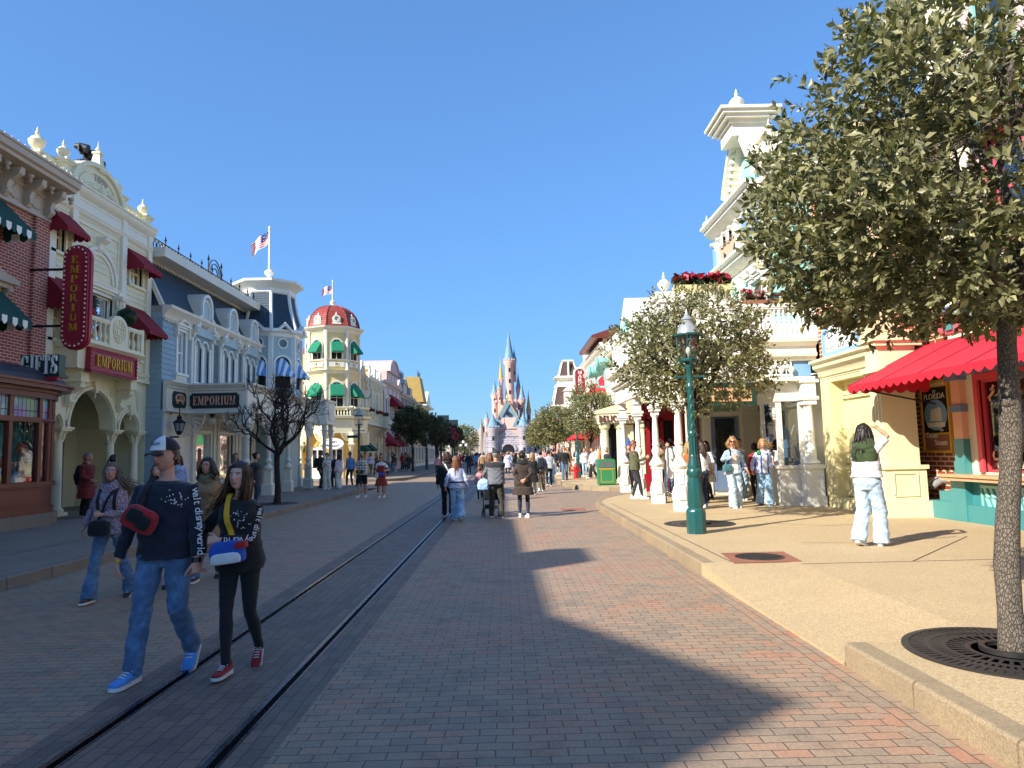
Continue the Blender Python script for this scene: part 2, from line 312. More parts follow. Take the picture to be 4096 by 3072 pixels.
# ---------------------------------------------------------------- materials
RDS=[(0,'8d7e6a'),(.25,'9a8771'),(.5,'a89075'),(.66,'b08d70'),(.82,'b88568'),(.93,'c07c5d'),(1,'c67b5a')]
paver('road_brick',RDS); paver('track_brick',[(0,'62554a'),(.5,'7c6b5c'),(1,'937763')],swap=True); paver('edge_brick',RDS,swap=True)
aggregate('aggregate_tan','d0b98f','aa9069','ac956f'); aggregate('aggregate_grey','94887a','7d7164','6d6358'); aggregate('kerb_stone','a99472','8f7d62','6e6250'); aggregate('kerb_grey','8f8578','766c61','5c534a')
paint('earth','4c4a42',.9); paint('steel','56555a',.28,metal=.9,var=.3); paint('black','0d0d0e',.55); paint('iron','3b3836',.5,metal=.5,var=.3); paint('joint','4b4136',.9)
paint('terracotta','96604a',.8,var=.25)
paint('cream','e6dfbc',.45,.06); paint('cream_wall','e6deba',.5,.07); paint('cream_pale','e9e4d0',.45,.06); paint('white','eceae0',.4,.05); paint('offwhite','ddd8c8',.45,.07); paint('stone_trim','b9aa98',.5,.08)
brick('brick_red','a8564c','964a42','d6bfae',.24,.082,.009); brick('brick_orange','8f3a22','a54a2c','d9c9a6',.3,.1,.014)
paint('redbrown','6e3322',.4,.15); paint('crimson','9c1730',.45,.1); paint('gold','c99a35',.35,.15,metal=.4); paint('gold_paint','d6a63f',.5); paint('darkroof','3a3540',.6,.2); paint('dkgreen','14382f',.4); paint('navy_green','1c2b33',.4)
paint('awn_red','861527',.85,.12); paint('awn_bright','c9182f',.8,.08); paint('awn_green','0f7a58',.85,.1); paint('awn_dkgreen','0d4a42',.85,.1)
paint('blue_wall','8da7b3',.5,.08); paint('blue_pale','a9c0c4',.5,.06); paint('blue_dark','6c8a98',.5,.08); shingle('slate','2b3f50','3a5062'); shingle('slate_light','8fa4a4','b7c4bc',.2,.16)
shingle('tile_red','8e3328','a8473a',.2,.16); shingle('tile_brown','54413c','6a524a'); shingle('tile_ochre','a98a3c','c7a858'); shingle('tile_green','5d8a5f','79a678',.2,.16)
stripes('stripe_blue','5b93cf','e8ecee',.26,'x'); paint('peach','e0b97d',.5,.06); paint('pink_wall','cfb5ac',.5,.06); paint('pink_deep','c29a92',.5,.06); paint('brown_wall','6a584a',.55,.12); paint('ochre_wall','c9b778',.5,.08)
paint('corn','e6cd8e',.5,.06); paint('yellow_wall','dcd09a',.5,.07); paint('yellow_light','e2d9ae',.5,.06); paint('yellow_warm','e6bd62',.5,.06); paint('sandpink','d9c3a0',.55,.07)
paint('teal','3f8687',.4,.08); paint('teal_light','93c6bb',.45,.07); paint('aqua','a2d9cb',.5,.05); paint('coral','d9586a',.45,.06); paint('coral_red','d44a52',.4,.07); paint('peach_panel','e0a98a',.5,.06); paint('marble','d7a67c',.3,.25,6); paint('sky_trim','7faad0',.45,.06); paint('sagegreen','7d9a86',.5,.06); paint('bluegrey','6b7f9c',.45,.08); paint('shop_red','9a0f22',.4,.08); paint('lamp_green','1d5250',.3,.12,bump=.02); paint('can_green','367f50',.4,.06); paint('can_dark','5c6660',.5); paint('lampgrey','a3a7a6',.35,.1,metal=.3)
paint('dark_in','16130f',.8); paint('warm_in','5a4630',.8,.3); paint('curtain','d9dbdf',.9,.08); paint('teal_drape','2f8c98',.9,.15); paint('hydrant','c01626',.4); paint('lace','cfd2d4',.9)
glass('pane'); glass('pane_clear',(.92,.95,.95),.7,.96); leafmat('box_leaf','1d3a16','37602a',.15)
paint('castle_pink','dcb3a6',.7,.08,.3); paint('castle_rose','d0a094',.7,.08,.3); paint('castle_grey','a9a4ac',.8,.12,.5); shingle('castle_blue','5d8296','84a4b0',.6,.5); paint('castle_gold','c9a03c',.4,.1); brick('castle_stone','b0a8ac','948e96','c4bcbc',1.3,.6,.06); paint('rock','9d9186',.9,.25,.35)
def glow(name,c,s):
    t=NT(name); t.set(col=lin(c),rough=.3); t.put(t.b,'Emission Color',lin(c)); t.put(t.b,'Emission Strength',s); MATS[name]=t.m
paint('bulb','efe6cf',.25,.02); paint('globe','eae6da',.3,.03)
# ---------------------------------------------------------------- ground, road, pavements
def sheet(name,polys,mat,kind=True):
    m=MB()
    for p in polys: m.add(p,[tuple(range(len(p)))])
    o=m.build(name,mat,None,recalc=False); return structure(o) if kind else o
def rect(x0,x1,y0,y1,z): return [(x0,y0,z),(x1,y0,z),(x1,y1,z),(x0,y1,z)]
sheet('ground',[rect(-330,330,-60,430,-.06)],'earth')
RL,RR=-2.58,-1.67; KL,KR=-6.75,2.55; G=.052
sheet('road',[rect(KL+.21,RL-.3,-14,122,0),rect(RR+.3,KR-.26,-14,122,0),rect(-60,KL+.21,37.5,47.5,0),rect(KR-.26,45,20.5,31.5,0),rect(-70,70,122,190,0)],'road_brick')
sheet('road_edging',[rect(KR-.26,KR+.02,-14,20.5,0),rect(KR-.26,KR+.3,31.5,122,0),rect(KL-.02,KL+.21,-14,37.5,0),rect(KL-.02,KL+.21,47.5,122,0)],'edge_brick')
sheet('tram_track_bed',[rect(RL-.3,RL-G,-14,122,.0),rect(RL+G,RR-G,-14,122,.0),rect(RR+G,RR+.3,-14,122,.0)],'track_brick')
for X in (RL,RR):
    m=MB(); m.box(X-G,X-.012,-14,122,-.05,.006); m.box(X+.034,X+G,-14,122,-.05,.004); m.mi=1; m.box(X-.012,X+.034,-14,122,-.055,-.04)
    o=m.build('tram_rail',['steel','black']); structure(o)
def resample(pts,step):
    P=np.array(pts,float); d=np.r_[0,np.cumsum(np.linalg.norm(np.diff(P,axis=0),axis=1))]; n=max(1,int(round(d[-1]/step)))
    q=np.linspace(0,d[-1],n+1); return np.stack([np.interp(q,d,P[:,0]),np.interp(q,d,P[:,1])],1)
def kerb(pts,side,mat,zt=.173,wd=.17):
    P=resample(pts,.95); T=np.gradient(P,axis=0); T/=np.linalg.norm(T,axis=1)[:,None]; N=np.stack([-T[:,1],T[:,0]],1)*side
    m=MB()
    for i in range(len(P)-1):
        a,b=P[i]+T[i]*.009,P[i+1]-T[i+1]*.009; na,nb=N[i],N[i+1]; z=zt+(i*7%5)*.0008
        def ring(p,n): return [(*(p),-.05),(*(p+n*.004),z-.02),(*(p+n*.02),z-.003),(*(p+n*.035),z),(*(p+n*wd),z),(*(p+n*wd),-.05)]
        m.loft([ring(a,na),ring(b,nb)])
    return structure(m.build('kerb',mat))
ZS=.17
ca=[(2.55,9.6),(2.55,20.6),(2.62,21.6),(2.85,22.6),(3.3,23.7),(4.0,25.),(4.9,26.),(6.2,26.7),(9,27)]
cb=[(2.6,121),(2.6,38),(2.72,34.8),(3.05,32),(3.5,30.5),(4.2,29.8),(5.3,29.6),(9,29.6)]
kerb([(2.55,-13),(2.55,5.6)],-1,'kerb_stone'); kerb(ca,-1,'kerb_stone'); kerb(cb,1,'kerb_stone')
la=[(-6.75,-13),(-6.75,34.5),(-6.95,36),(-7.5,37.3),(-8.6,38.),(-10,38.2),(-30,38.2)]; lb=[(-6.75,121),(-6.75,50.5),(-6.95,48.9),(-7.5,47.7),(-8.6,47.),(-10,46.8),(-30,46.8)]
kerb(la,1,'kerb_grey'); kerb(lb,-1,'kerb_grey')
def inset(pts,side,d):
    P=np.array(pts,float); T=np.gradient(P,axis=0); T/=np.linalg.norm(T,axis=1)[:,None]; return P+np.stack([-T[:,1],T[:,0]],1)*side*d
def pave(name,edge,x,mat):
    e=[(p[0],p[1],ZS) for p in edge]; sheet(name,[e+[(x,e[-1][1],ZS),(x,e[0][1],ZS)]],mat)
rp=[(2.72,-13),(2.72,5.6),(3.75,5.6),(3.75,9.6)]+[tuple(p) for p in inset(ca,-1,.165)]
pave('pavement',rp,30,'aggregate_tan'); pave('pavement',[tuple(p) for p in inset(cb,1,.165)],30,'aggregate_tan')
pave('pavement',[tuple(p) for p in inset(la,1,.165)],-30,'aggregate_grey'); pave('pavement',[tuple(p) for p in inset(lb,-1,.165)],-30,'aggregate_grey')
m=MB(); ys=[5.6,6.4,7.2,8.,8.8,9.6]; ze=[.03,.02,.02,.045,.11,.17]; V=[];F=[]
for y,z in zip(ys,ze): V+=[(2.55,y,-.05),(2.55,y,z),(2.72,y,z+(.17-z)*.12),(3.75,y,.17)]
for i in range(5):
    for k in range(3): F.append((4*i+k,4*i+k+1,4*i+k+5,4*i+k+4))
m.add(V,F); structure(m.build('dropped_kerb','aggregate_tan',smooth=30))
m=MB()
def jl(a,b,w=.018):
    a=np.array(a);b=np.array(b); t=(b-a)/np.linalg.norm(b-a); n=np.array([-t[1],t[0]])*w/2
    m.add([(*(a+n),ZS+.004),(*(b+n),ZS+.004),(*(b-n),ZS+.004),(*(a-n),ZS+.004)],[(0,1,2,3)])
for a,b in [((3.95,-8),(3.95,5.4)),((2.95,9.6),(2.95,20.6)),((3.76,9.3),(9,9.3)),((3.76,5.65),(9,5.65)),((5.2,9.3),(7.4,11.6)),((4.6,11.3),(5.6,11.1)),((5.6,11.1),(7.2,11.6)),((5.1,14.4),(6.,13.6)),((6.,13.6),(7.3,13.9)),((2.75,1.2),(3.95,1.2)),((2.75,3.6),(3.95,3.6)),((2.95,16.6),(8,16.6))]: jl(a,b)
for y in (0,4.,8,12.6,17,22,27,32): jl((-12,y),(-6.92,y+.05))
jl((-8.4,-5),(-8.4,37)); structure(m.build('pavement_joints','joint',recalc=False))
# grates, covers, leaves
def grate(x,y,label,r=.7):
    t=thing('tree_grate',label,'tree grate',(x,y,ZS),'round iron grates at the trees')
    m=MB(); m.lathe([(r,0.002),(r,.012),(r-.05,.014),(r-.05,.006),(.24,.006),(.24,.002)],(x,y,ZS),48); 
    for rr in (r-.17,.42,.27): m.lathe([(rr+.02,.008),(rr+.02,.014),(rr-.02,.014),(rr-.02,.008)],(x,y,ZS),40)
    for k in range(72):
        a=2*pi*k/72; c,s_=cos(a),sin(a); f=Fr((c,s_,0),(-s_,c,0),(x,y,ZS)); m.fr=f; m.box(.29 if k%2 else .4,r-.055,-.012,.012,.007,.0125)
    m.build('grating','iron',t,smooth=30); m=MB(); m.lathe([(.2,.0),(.2,.04),(.16,.04),(.16,.0)],(x,y,ZS),24); m.build('collar','iron',t,smooth=30); return t
grate(3.6,5.25,'black radial slotted iron grate around the large tree trunk'); grate(3.85,14.5,'dark iron grate on the pavement behind the tall green lamp'); grate(-7.7,24.,'iron grate around the foot of the bare tree',.7)
t=thing('manhole_cover','square terracotta framed round manhole cover in the tan pavement','manhole cover',(3.45,9.95,ZS))
m=MB(); m.prism([(2.95,9.5),(3.85,9.5),(3.95,10.4),(3.05,10.4)],ZS+.001,ZS+.008,'z'); m.build('frame','terracotta',t); m=MB(); m.lathe([(.33,.008),(.33,.014),(0.3,.017),(.3,.012),(.02,.012)],(3.45,9.95,ZS),32)
for k in range(9):
    for j in range(9):
        a,b=(k-4)*.06,(j-4)*.06
        if a*a+b*b<.07: m.box(3.45+a-.018,3.45+a+.018,9.95+b-.018,9.95+b+.018,ZS+.011,ZS+.018)
m.build('cover','iron',t)
t=thing('access_cover','square brick access hatch between the far left rails','access cover',(1.9,20.9,.0)); m=MB(); m.box(1.55,2.25,20.5,21.3,.002,.01); m.box(1.62,2.18,20.57,21.23,.01,.014); m.build('lid','terracotta',t)
t['label']='square terracotta hatch set in the road beside the kerb corner'
def fallen(x,y,z,s,a,label):
    m=MB(); n=9; P=[]
    for i in range(n*2):
        q=2*pi*i/(n*2); r=s*(1 if i%2==0 else .5)*(1+.5*cos(q)); P.append((x+r*cos(q+a),y+r*sin(q+a)*.7,z+.008+.012*math.sin(3*q)))
    m.add(P+[(x,y,z+.004)],[(i,(i+1)%(2*n),2*n) for i in range(2*n)]); o=m.build('fallen_leaf','terracotta' if z>.1 or x>1 else 'kerb_stone',None,recalc=False,org=(x,y,z)); tag(o,label,'leaf','fallen leaves')
for i,(x,y,z,l) in enumerate([(.16,3.55,0,'pale dry leaf on the shaded road at the bottom edge'),(2.42,4.35,0,'orange leaf in the gutter below the nearest kerb'),(2.46,4.62,0,'second orange leaf in the gutter, just beyond the first'),(2.5,3.4,0,'brown leaf in the gutter at the lower right corner'),(3.05,6.15,.1,'orange leaf lying on the dropped kerb slope'),(3.15,8.1,.15,'orange leaf at the top of the dropped kerb'),(3.35,10.25,.17,'orange leaf beside the square manhole cover'),(2.2,8.9,0,'small leaf on sunlit bricks near the dropped kerb')]): fallen(x,y,z,.045 if z else .05,i*1.3,l)
# ---------------------------------------------------------------- facade elements
def arcpts(u0,u1,z0,n=12,rise=None):
    c=(u0+u1)/2; r=(u1-u0)/2; h=rise or r
    return [(c-r*cos(pi*i/n),z0+h*sin(pi*i/n)) for i in range(n+1)]
def wall(m,u0,u1,z0,z1,holes=(),t=.3,w=0.,th=None,mi=(0,1)):
    """wall face with real openings. hole=(u0,u1,z0,z1,arched,open): arched z1 = springing"""
    H=[tuple(h)+(False,)*(6-len(h)) for h in holes]; zs={z0,z1}
    for h in H: zs|={h[2],h[3]}|({h[3]+(h[1]-h[0])/2} if h[4] else set())
    zs=sorted(z for z in zs if z0<=z<=z1); m.mi=mi[0]
    for a,b in zip(zs,zs[1:]):
        mid=(a+b)/2; blocks=sorted((h[0],h[1]) for h in H if h[2]<mid<(h[3]+((h[1]-h[0])/2 if h[4] else 0)))
        x=u0
        for p,q in blocks+[(u1,u1)]:
            if p>x+1e-6: m.quad((x,w,a),(p,w,a),(p,w,b),(x,w,b))
            x=max(x,q)
    for h in H:
        a,b,c,d=h[:4]; out=[(b,c),(b,d)]; P=[(a,d),(b,d)]
        if h[4]:
            P=arcpts(a,b,d); top=d+(b-a)/2; k=len(P)//2
            m.mi=mi[0]; m.add([(p[0],w,p[1]) for p in P[:k+1]]+[(a,w,top)],[tuple(range(k+2))]); m.add([(p[0],w,p[1]) for p in P[k:]]+[(b,w,top)],[tuple(range(len(P)-k+1))])
        loop=[(a,c)]+P+[(b,c)]
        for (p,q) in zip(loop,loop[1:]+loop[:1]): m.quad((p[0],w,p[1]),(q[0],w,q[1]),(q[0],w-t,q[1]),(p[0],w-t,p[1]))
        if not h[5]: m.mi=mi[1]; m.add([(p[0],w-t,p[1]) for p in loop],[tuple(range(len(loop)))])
    m.mi=mi[0]
    if th: m.quad((u0,w,z0),(u0,w,z1),(u0,w-th,z1),(u0,w-th,z0)); m.quad((u1,w,z0),(u1,w,z1),(u1,w-th,z1),(u1,w-th,z0)); m.quad((u0,w,z1),(u1,w,z1),(u1,w-th,z1),(u0,w-th,z1)); m.quad((u0,w-th,z0),(u1,w-th,z0),(u1,w-th,z1),(u0,w-th,z1))
def siding(m,u0,u1,z0,z1,p=.16,holes=(),w=0.):
    n=max(1,round((z1-z0)/p)); p=(z1-z0)/n
    for i in range(n):
        a=z0+i*p; b=a+p; x=u0
        bl=sorted((h[0]-.02,h[1]+.02) for h in holes if h[2]<b-.02 and (h[3]+((h[1]-h[0])*.4 if len(h)>4 and h[4] else 0))>a+.02)
        for q,r in bl+[(u1,u1)]:
            if q>x+.02: m.add([(x,w+.03,a),(q,w+.03,a),(q,w+.006,b),(x,w+.006,b),(x,w,a),(q,w,a)],[(0,1,2,3),(4,5,1,0),(0,3,4),(1,5,2)])
            x=max(x,r)
def cornice(m,u0,u1,z,prof,w=0.):
    """extruded moulding: prof = [(w,z)] outer outline bottom to top"""
    P=[(w,z+prof[0][1])]+[(w+a,z+b) for a,b in prof]+[(w,z+prof[-1][1])]; m.prism(P,u0,u1,'u')
CY=[(.02,0),(.06,.02),(.06,.1),(.1,.13),(.2,.2),(.26,.3),(.26,.36),(.3,.38),(.3,.44)]
def cyma(s,p=None): return [(a*(p or s),b*s) for a,b in CY]
def dentils(m,u0,u1,z,w0,w1,h,step):
    n=int((u1-u0)/step)
    for i in range(n): a=u0+(i+.25)*(u1-u0)/n; m.box(a,a+step*.5,w0,w1,z,z+h)
def bulbs(m,u0,u1,z,w,step=.22,r=.022):
    n=int((u1-u0)/step)
    for i in range(n+1): m.ball((u0+(u1-u0)*i/n,w,z),r,5,4)
BAL=[(.07,0),(.07,.06),(.04,.08),(.05,.12),(.075,.24),(.07,.32),(.035,.5),(.03,.62),(.05,.68),(.04,.72),(.06,.76),(.06,.8)]
def balustrade(m,u0,u1,w,z,h,step=.22,rail=.12):
    n=max(1,int((u1-u0)/step))
    m.box(u0,u1,w-rail/2,w+rail/2,z,z+.07); m.box(u0,u1,w-rail*.7,w+rail*.7,z+h-.09,z+h); m.box(u0,u1,w-rail*.55,w+rail*.55,z+h-.13,z+h-.09)
    k=(h-.2)/.8
    for i in range(n): m.lathe([(r*min(1,k*1.3),q*k) for r,q in BAL],((u0+(i+.5)*(u1-u0)/n),w,z+.07),8)
URN=[(.13,0),(.13,.04),(.07,.07),(.06,.12),(.1,.15),(.2,.24),(.27,.36),(.29,.44),(.3,.47),(.28,.5),(.24,.53),(.2,.6),(.12,.66),(.06,.7),(.05,.74),(.08,.78),(.07,.82),(.035,.86),(.045,.92),(.02,.98),(.0,1.04)]
def urn(m,u,w,z,s=1.): m.lathe([(r*s,q*s) for r,q in URN],(u,w,z),16)
def pier(m,u,w,z0,z1,a=.2,cap=.1):
    m.box(u-a,u+a,w-a,w+a,z0,z1-.14); m.box(u-a-cap*.5,u+a+cap*.5,w-a-cap*.5,w+a+cap*.5,z1-.14,z1-.07); m.box(u-a-cap,u+a+cap,w-a-cap,w+a+cap,z1-.07,z1); m.box(u-a-.02,u+a+.02,w-a-.02,w+a+.02,z0,z0+.15)
def column(m,u,w,z0,z1,r=.13,cap=.34,n=16):
    h=z1-z0
    m.box(u-r*1.6,u+r*1.6,w-r*1.6,w+r*1.6,z0,z0+.1); m.lathe([(r*1.5,.1),(r*1.55,.15),(r*1.4,.2),(r*1.15,.22),(r*1.1,.27),(r,.3),(r*.86,h-cap-.08),(r*1.05,h-cap-.07),(r*1.05,h-cap-.03),(r*.9,h-cap-.02),(r*1.0,h-cap+.05),(r*1.35,h-cap*.45),(r*1.5,h-.12)],(u,w,z0),n)
    for k in range(8):
        a=2*pi*k/8; m.tube([(u+r*.95*cos(a),w+r*.95*sin(a),z1-cap),(u+r*1.25*cos(a),w+r*1.25*sin(a),z1-cap*.55),(u+r*1.75*cos(a),w+r*1.75*sin(a),z1-cap*.35),(u+r*1.7*cos(a),w+r*1.7*sin(a),z1-cap*.52)],[.035,.04,.03,.012],5)
    m.box(u-r*1.8,u+r*1.8,w-r*1.8,w+r*1.8,z1-.12,z1-.06); m.box(u-r*2.1,u+r*2.1,w-r*2.1,w+r*2.1,z1-.06,z1)
def scroll(m,u,w,z,s,wd=.16):
    """console bracket hanging below z, reaching s out"""
    P=[(0,0),(s,0),(s,-.08*s),(s*.92,-.3*s),(s*.7,-.5*s),(s*.45,-.62*s),(s*.35,-.9*s),(s*.38,-1.15*s),(s*.2,-1.4*s),(0,-1.45*s)]
    m.prism([(w+a,z+b) for a,b in P],u-wd/2,u+wd/2,'u')
    for a,b,r in ((s*.78,-.2*s,.2*s),(s*.25,-1.1*s,.16*s)):
        q=[(w+a+r*cos(2*pi*i/12),z+b+r*sin(2*pi*i/12)) for i in range(12)]; m.prism(q,u-wd/2-.02,u+wd/2+.02,'u')
def window(P,fr,u0,u1,z0,z1,fm='white',arch=False,ins=.1,cas=.09,bars=(1,2),sill=True,curtain='lace',name='window',hood=None,pm='pane',drape=0):
    """framed window in an opening (u0..u1,z0..z1 / springing z1 when arched): part window > pane, curtain"""
    m=MB(fr); zt=z1; A=arcpts(u0,u1,z1) if arch else [(u0,z1),(u1,z1)]
    loop=[(u0,z0)]+A+[(u1,z0)]; cx=(u0+u1)/2; e=.05
    oA=arcpts(u0-cas,u1+cas,z1) if arch else [(u0-cas,z1+cas),(u1+cas,z1+cas)]; oloop=[(u0-cas,z0)]+oA+[(u1+cas,z0)]
    iA=arcpts(u0+e,u1-e,z1) if arch else [(u0+e,z1-e),(u1-e,z1-e)]; iloop=[(u0+e,z0+e)]+iA+[(u1-e,z0+e)]
    def band(a,b,w0,w1):
        n=len(a); V=[]
        for p,q in zip(a,b): V+=[(p[0],w0,p[1]),(p[0],w1,p[1]),(q[0],w1,q[1]),(q[0],w0,q[1])]
        F=[]
        for i in range(n-1):
            for k in range(4): F.append((4*i+k,4*i+(k+1)%4,4*i+4+(k+1)%4,4*i+4+k))
        F+=[(0,1,2,3),(4*n-1,4*n-2,4*n-3,4*n-4)]; m.add(V,F)
    if cas>0: band(oloop,loop,-.01,.05)
    band(loop,iloop,-ins-.05,-ins+.03); m.box(u0+.002,u1-.002,-ins-.045,-ins+.025,z0,z0+e)
    top=z1+(u1-u0)/2-e if arch else z1-e
    for i in range(1,bars[0]): x=u0+(u1-u0)*i/bars[0]; m.box(x-.02,x+.02,-ins-.03,-ins+.02,z0+e,top-.01)
    for i in range(1,bars[1]): z=z0+(z1-z0)*i/bars[1]; m.box(u0+e,u1-e,-ins-.032,-ins+.024,z-.025,z+.025)
    if sill: m.box(u0-cas-.05,u1+cas+.05,-.01,.11,z0-.09,z0)
    if hood: m.box(u0-cas-.06,u1+cas+.06,-.005,.1,z1+cas+.02,z1+cas+.1); m.box(u0-cas-.12,u1+cas+.12,-.004,.17,z1+cas+.1,z1+cas+.17)
    f=m.build(name,fm,P)
    g=MB(fr); g.add([(p[0],-ins-.01,p[1]) for p in iloop],[tuple(range(len(iloop)))]); g.build('pane',pm,f,recalc=False)
    if curtain:
        c=MB(fr); n=14
        for s in (0,1):
            wdt=(u1-u0)*(.36 if not drape else drape); V=[];F=[]
            for i in range(n+1):
                a=u0+.03+wdt*i/n if s==0 else u1-.03-wdt*i/n; q=-ins-.11+.02*sin(i*2.1)
                V+=[(a,q,z0+.02),(a,q,(z1+(sum(1 for _ in ())) if not arch else z1+.2*(u1-u0)))]
            for i in range(n): F.append((2*i,2*i+2,2*i+3,2*i+1))
            c.add(V,F)
        c.build('curtain',curtain,f,recalc=False)
    return f
def awning(P,fr,u0,u1,zt,zb,dep,mat,val=None,vh=.16,sc_=.16,stripe=None,name='awning',w0=0.,arch=False,label=None):
    """sloping canvas awning with scalloped valance, open underneath"""
    m=MB(fr); n=max(3,int((u1-u0)/sc_)); th=.012
    if not arch: m.add([(u0,w0,zt),(u1,w0,zt),(u1,w0+dep,zb),(u0,w0+dep,zb)],[(0,1,2,3)])
    else:
        k=10; A=arcpts(u0,u1,zb+.15,k,zt-zb-.15); V=[];F=[]
        V+=[(a,w0,z) for a,z in A]+[(u0+(u1-u0)*i/k,w0+dep,zb) for i in range(k+1)]
        for i in range(k): F.append((i,i+1,k+2+i,k+1+i))
        m.add(V,F)
    for u in (u0,u1): m.add([(u,w0,zt if not arch else zb+.15),(u,w0+dep,zb),(u,w0,zb)],[(0,1,2)])
    def val_(a,b,q):   # valance edge from a to b
        a=np.array(a);b=np.array(b); k=5; V=[];F=[]
        for i in range(q*k+1):
            t=i/(q*k); p=a+(b-a)*t; s=abs(sin(pi*i/k)); V+=[tuple(p),(p[0],p[1],p[2]-vh*(.62+.38*s))]
        for i in range(q*k): F.append((2*i,2*i+1,2*i+3,2*i+2))
        for j in range(q):
            m.mi=1 if (stripe and j%2) else 0
            f0=len(V); m.add(V[2*j*k:2*(j+1)*k+2],[(2*i,2*i+1,2*i+3,2*i+2) for i in range(k)])
        m.mi=0
    q2=max(2,int(dep/sc_))
    val_((u0,w0+dep+.003,zb),(u1,w0+dep+.003,zb),n); val_((u0,w0,zb),(u0,w0+dep,zb),q2); val_((u1,w0,zb),(u1,w0+dep,zb),q2)
    o=m.build(name,[mat,stripe or mat],P,recalc=False)
    if label: o['label']=label
    return o
def octa(m,c,r0,r1,z0,z1,n=8,a0=pi/8): m.lathe([(r0,z0),(r1,z1)],(c[0],c[1],0),n,a0)
def finial_fence(m,u0,u1,w,z,h,step=.2):
    m.box(u0,u1,w-.015,w+.015,z,z+.03); m.box(u0,u1,w-.015,w+.015,z+h*.72,z+h*.72+.025)
    n=int((u1-u0)/step)
    for i in range(n):
        a=u0+i*(u1-u0)/n; b=a+(u1-u0)/n
        m.strip([(a,z),(a+(b-a)*.5,z+h*.36),(b,z+h*.72)],w-.01,w+.01,.022); m.strip([(b,z),(a+(b-a)*.5,z+h*.36),(a,z+h*.72)],w-.01,w+.01,.022)
        c=(a+b)/2; m.strip([(c+.06*cos(q),z+h*.36+.07*sin(q)) for q in np.linspace(0,2*pi,9)],w-.008,w+.008,.02)
    k=int((u1-u0)/1.0)
    for i in range(k+1):
        a=u0+i*(u1-u0)/k; m.box(a-.018,a+.018,w-.018,w+.018,z,z+h*.95); m.lathe([(.018,0),(.05,.05),(.03,.1),(.0,.26)],(a,w,z+h*.93),6)
# ================================================================ WEST SIDE
XL=-12.8; fL=FL(XL)
# ---- neighbour behind the viewer (casts the big roof shadow over the bricks)
def plain_house(name,label,X,side,y0,y1,h,wallm,trim,floors,roof=None,cols=None,win='white',base=None,dep=9,group=None,sid=False,arch=False,curt='lace'):
    fr=FL(X) if side<0 else FRt(X); t=thing(name,label,'house',(X,(y0+y1)/2,ZS),group)
    m=MB(fr); W=[]; cols=cols or max(2,int((y1-y0)/2.2)); wd=(y1-y0)/cols
    for (za,zb) in floors:
        for c in range(cols): a=y0+wd*(c+.5); W.append((a-wd*.24,a+wd*.24,za,zb,arch))
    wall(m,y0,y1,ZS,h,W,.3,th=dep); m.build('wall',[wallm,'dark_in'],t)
    for q in W: window(t,fr,q[0],q[1],q[2],q[3],win,arch=arch,curtain=curt,hood=not arch)
    m=MB(fr); cornice(m,y0-.02,y1+.02,h-.45,cyma(1.2)); dentils(m,y0,y1,h-.52,.0,.12,.1,.3)
    for i in range(cols+1): a=min(max(y0+wd*i,y0+.12),y1-.12); m.box(a-.12,a+.12,-.01,.07,ZS,h-.55)
    m.box(y0,y1,-.012,.09,3.5,3.75); m.box(y0-.01,y1+.01,-.013,.1,ZS,.55); m.build('trim',trim,t)
    return t,fr
t,fr=plain_house('brick_house','red brick house with gabled parapet, west side behind the viewer',XL,-1,-13,8.6,9.6,'brick_red','stone_trim',[(1,3),(4.6,6),(7,8.2)])
m=MB(fr); m.prism([(-13,9.6),(-9.6,9.6),(-9.4,10.0),(-6.5,10.3),(-6.2,12.0),(-2.4,10.8),(.45,10.75),(.5,11.5),(1.95,11.5),(2.,10.65),(8.6,10.55),(8.6,9.6)],-.6,-.05); m.build('gable','brick_red',t)
# ---- brick gift shop
t=thing('brick_shop','red brick shop with green awnings and a curved brown display bay','shop',(XL,14,ZS)); B=t
y0,y1=8.62,19.58
W=[(a,a+1.15,z,zz) for a in (10.2,13.4,16.45) for z,zz in ((4.3,5.75),(6.7,8.05))]
m=MB(fL); wall(m,y0,y1,ZS,8.4,W,.25,th=8); m.box(18.95,19.58,.0,.1,ZS,8.4); m.build('wall',['brick_red','dark_in'],t)
for a,b,c,d in W:
    window(t,fL,a,b,c,d,'offwhite',hood=False,curtain='curtain',sill=False,cas=.05)
    m=MB(fL); m.prism([(a-.12,c-.2),(b+.12,c-.2),(b+.1,c),(a-.1,c)],-.01,.09); m.build('sill','brick_red',t)
    awning(t,fL,a-.25,b+.25,d+.35,d-.5,.85,'awn_dkgreen',vh=.22,sc_=.17,stripe='white')
    if c<5: 
        m=MB(fL); m.prism([(a-.5,d+.5),(b+.5,d+.5),(b+.5,d+.62),((a+b)/2,d+.85),(a-.5,d+.62)],-.01,.32); m.box(a-.42,b+.42,-.01,.2,d+.38,d+.5)
        for q in (a-.3,b+.3): scroll(m,q,0,d+.4,.25,.14)
        m.build('window_hood','stone_trim',t)
m=MB(fL); m.box(y0,y1+.02,-.3,.08,8.4,9.25); m.box(y0,y1+.04,.081,.14,8.4,8.5); m.box(y0,y1+.04,.081,.12,9.02,9.1); cornice(m,y0,y1+.1,9.22,[(.1,0),(.72,.08),(.74,.16),(.82,.2),(.84,.34),(.88,.36),(.88,.42)],0)
for i in range(13):
    a=y0+.4+i*.86; scroll(m,a,.08,9.22,.52,.16); m.box(a+.3,a+.56,.07,.12,8.62,8.9); m.prism([(a+.43,8.58),(a+.62,8.76),(a+.43,8.94),(a+.24,8.76)],.07,.115); m.lathe([(.02,-.2),(.06,-.15),(.03,-.1),(.08,-.05),(.08,.0)],(a+.43,.5,9.2),8)
m.build('cornice','stone_trim',t,smooth=35)
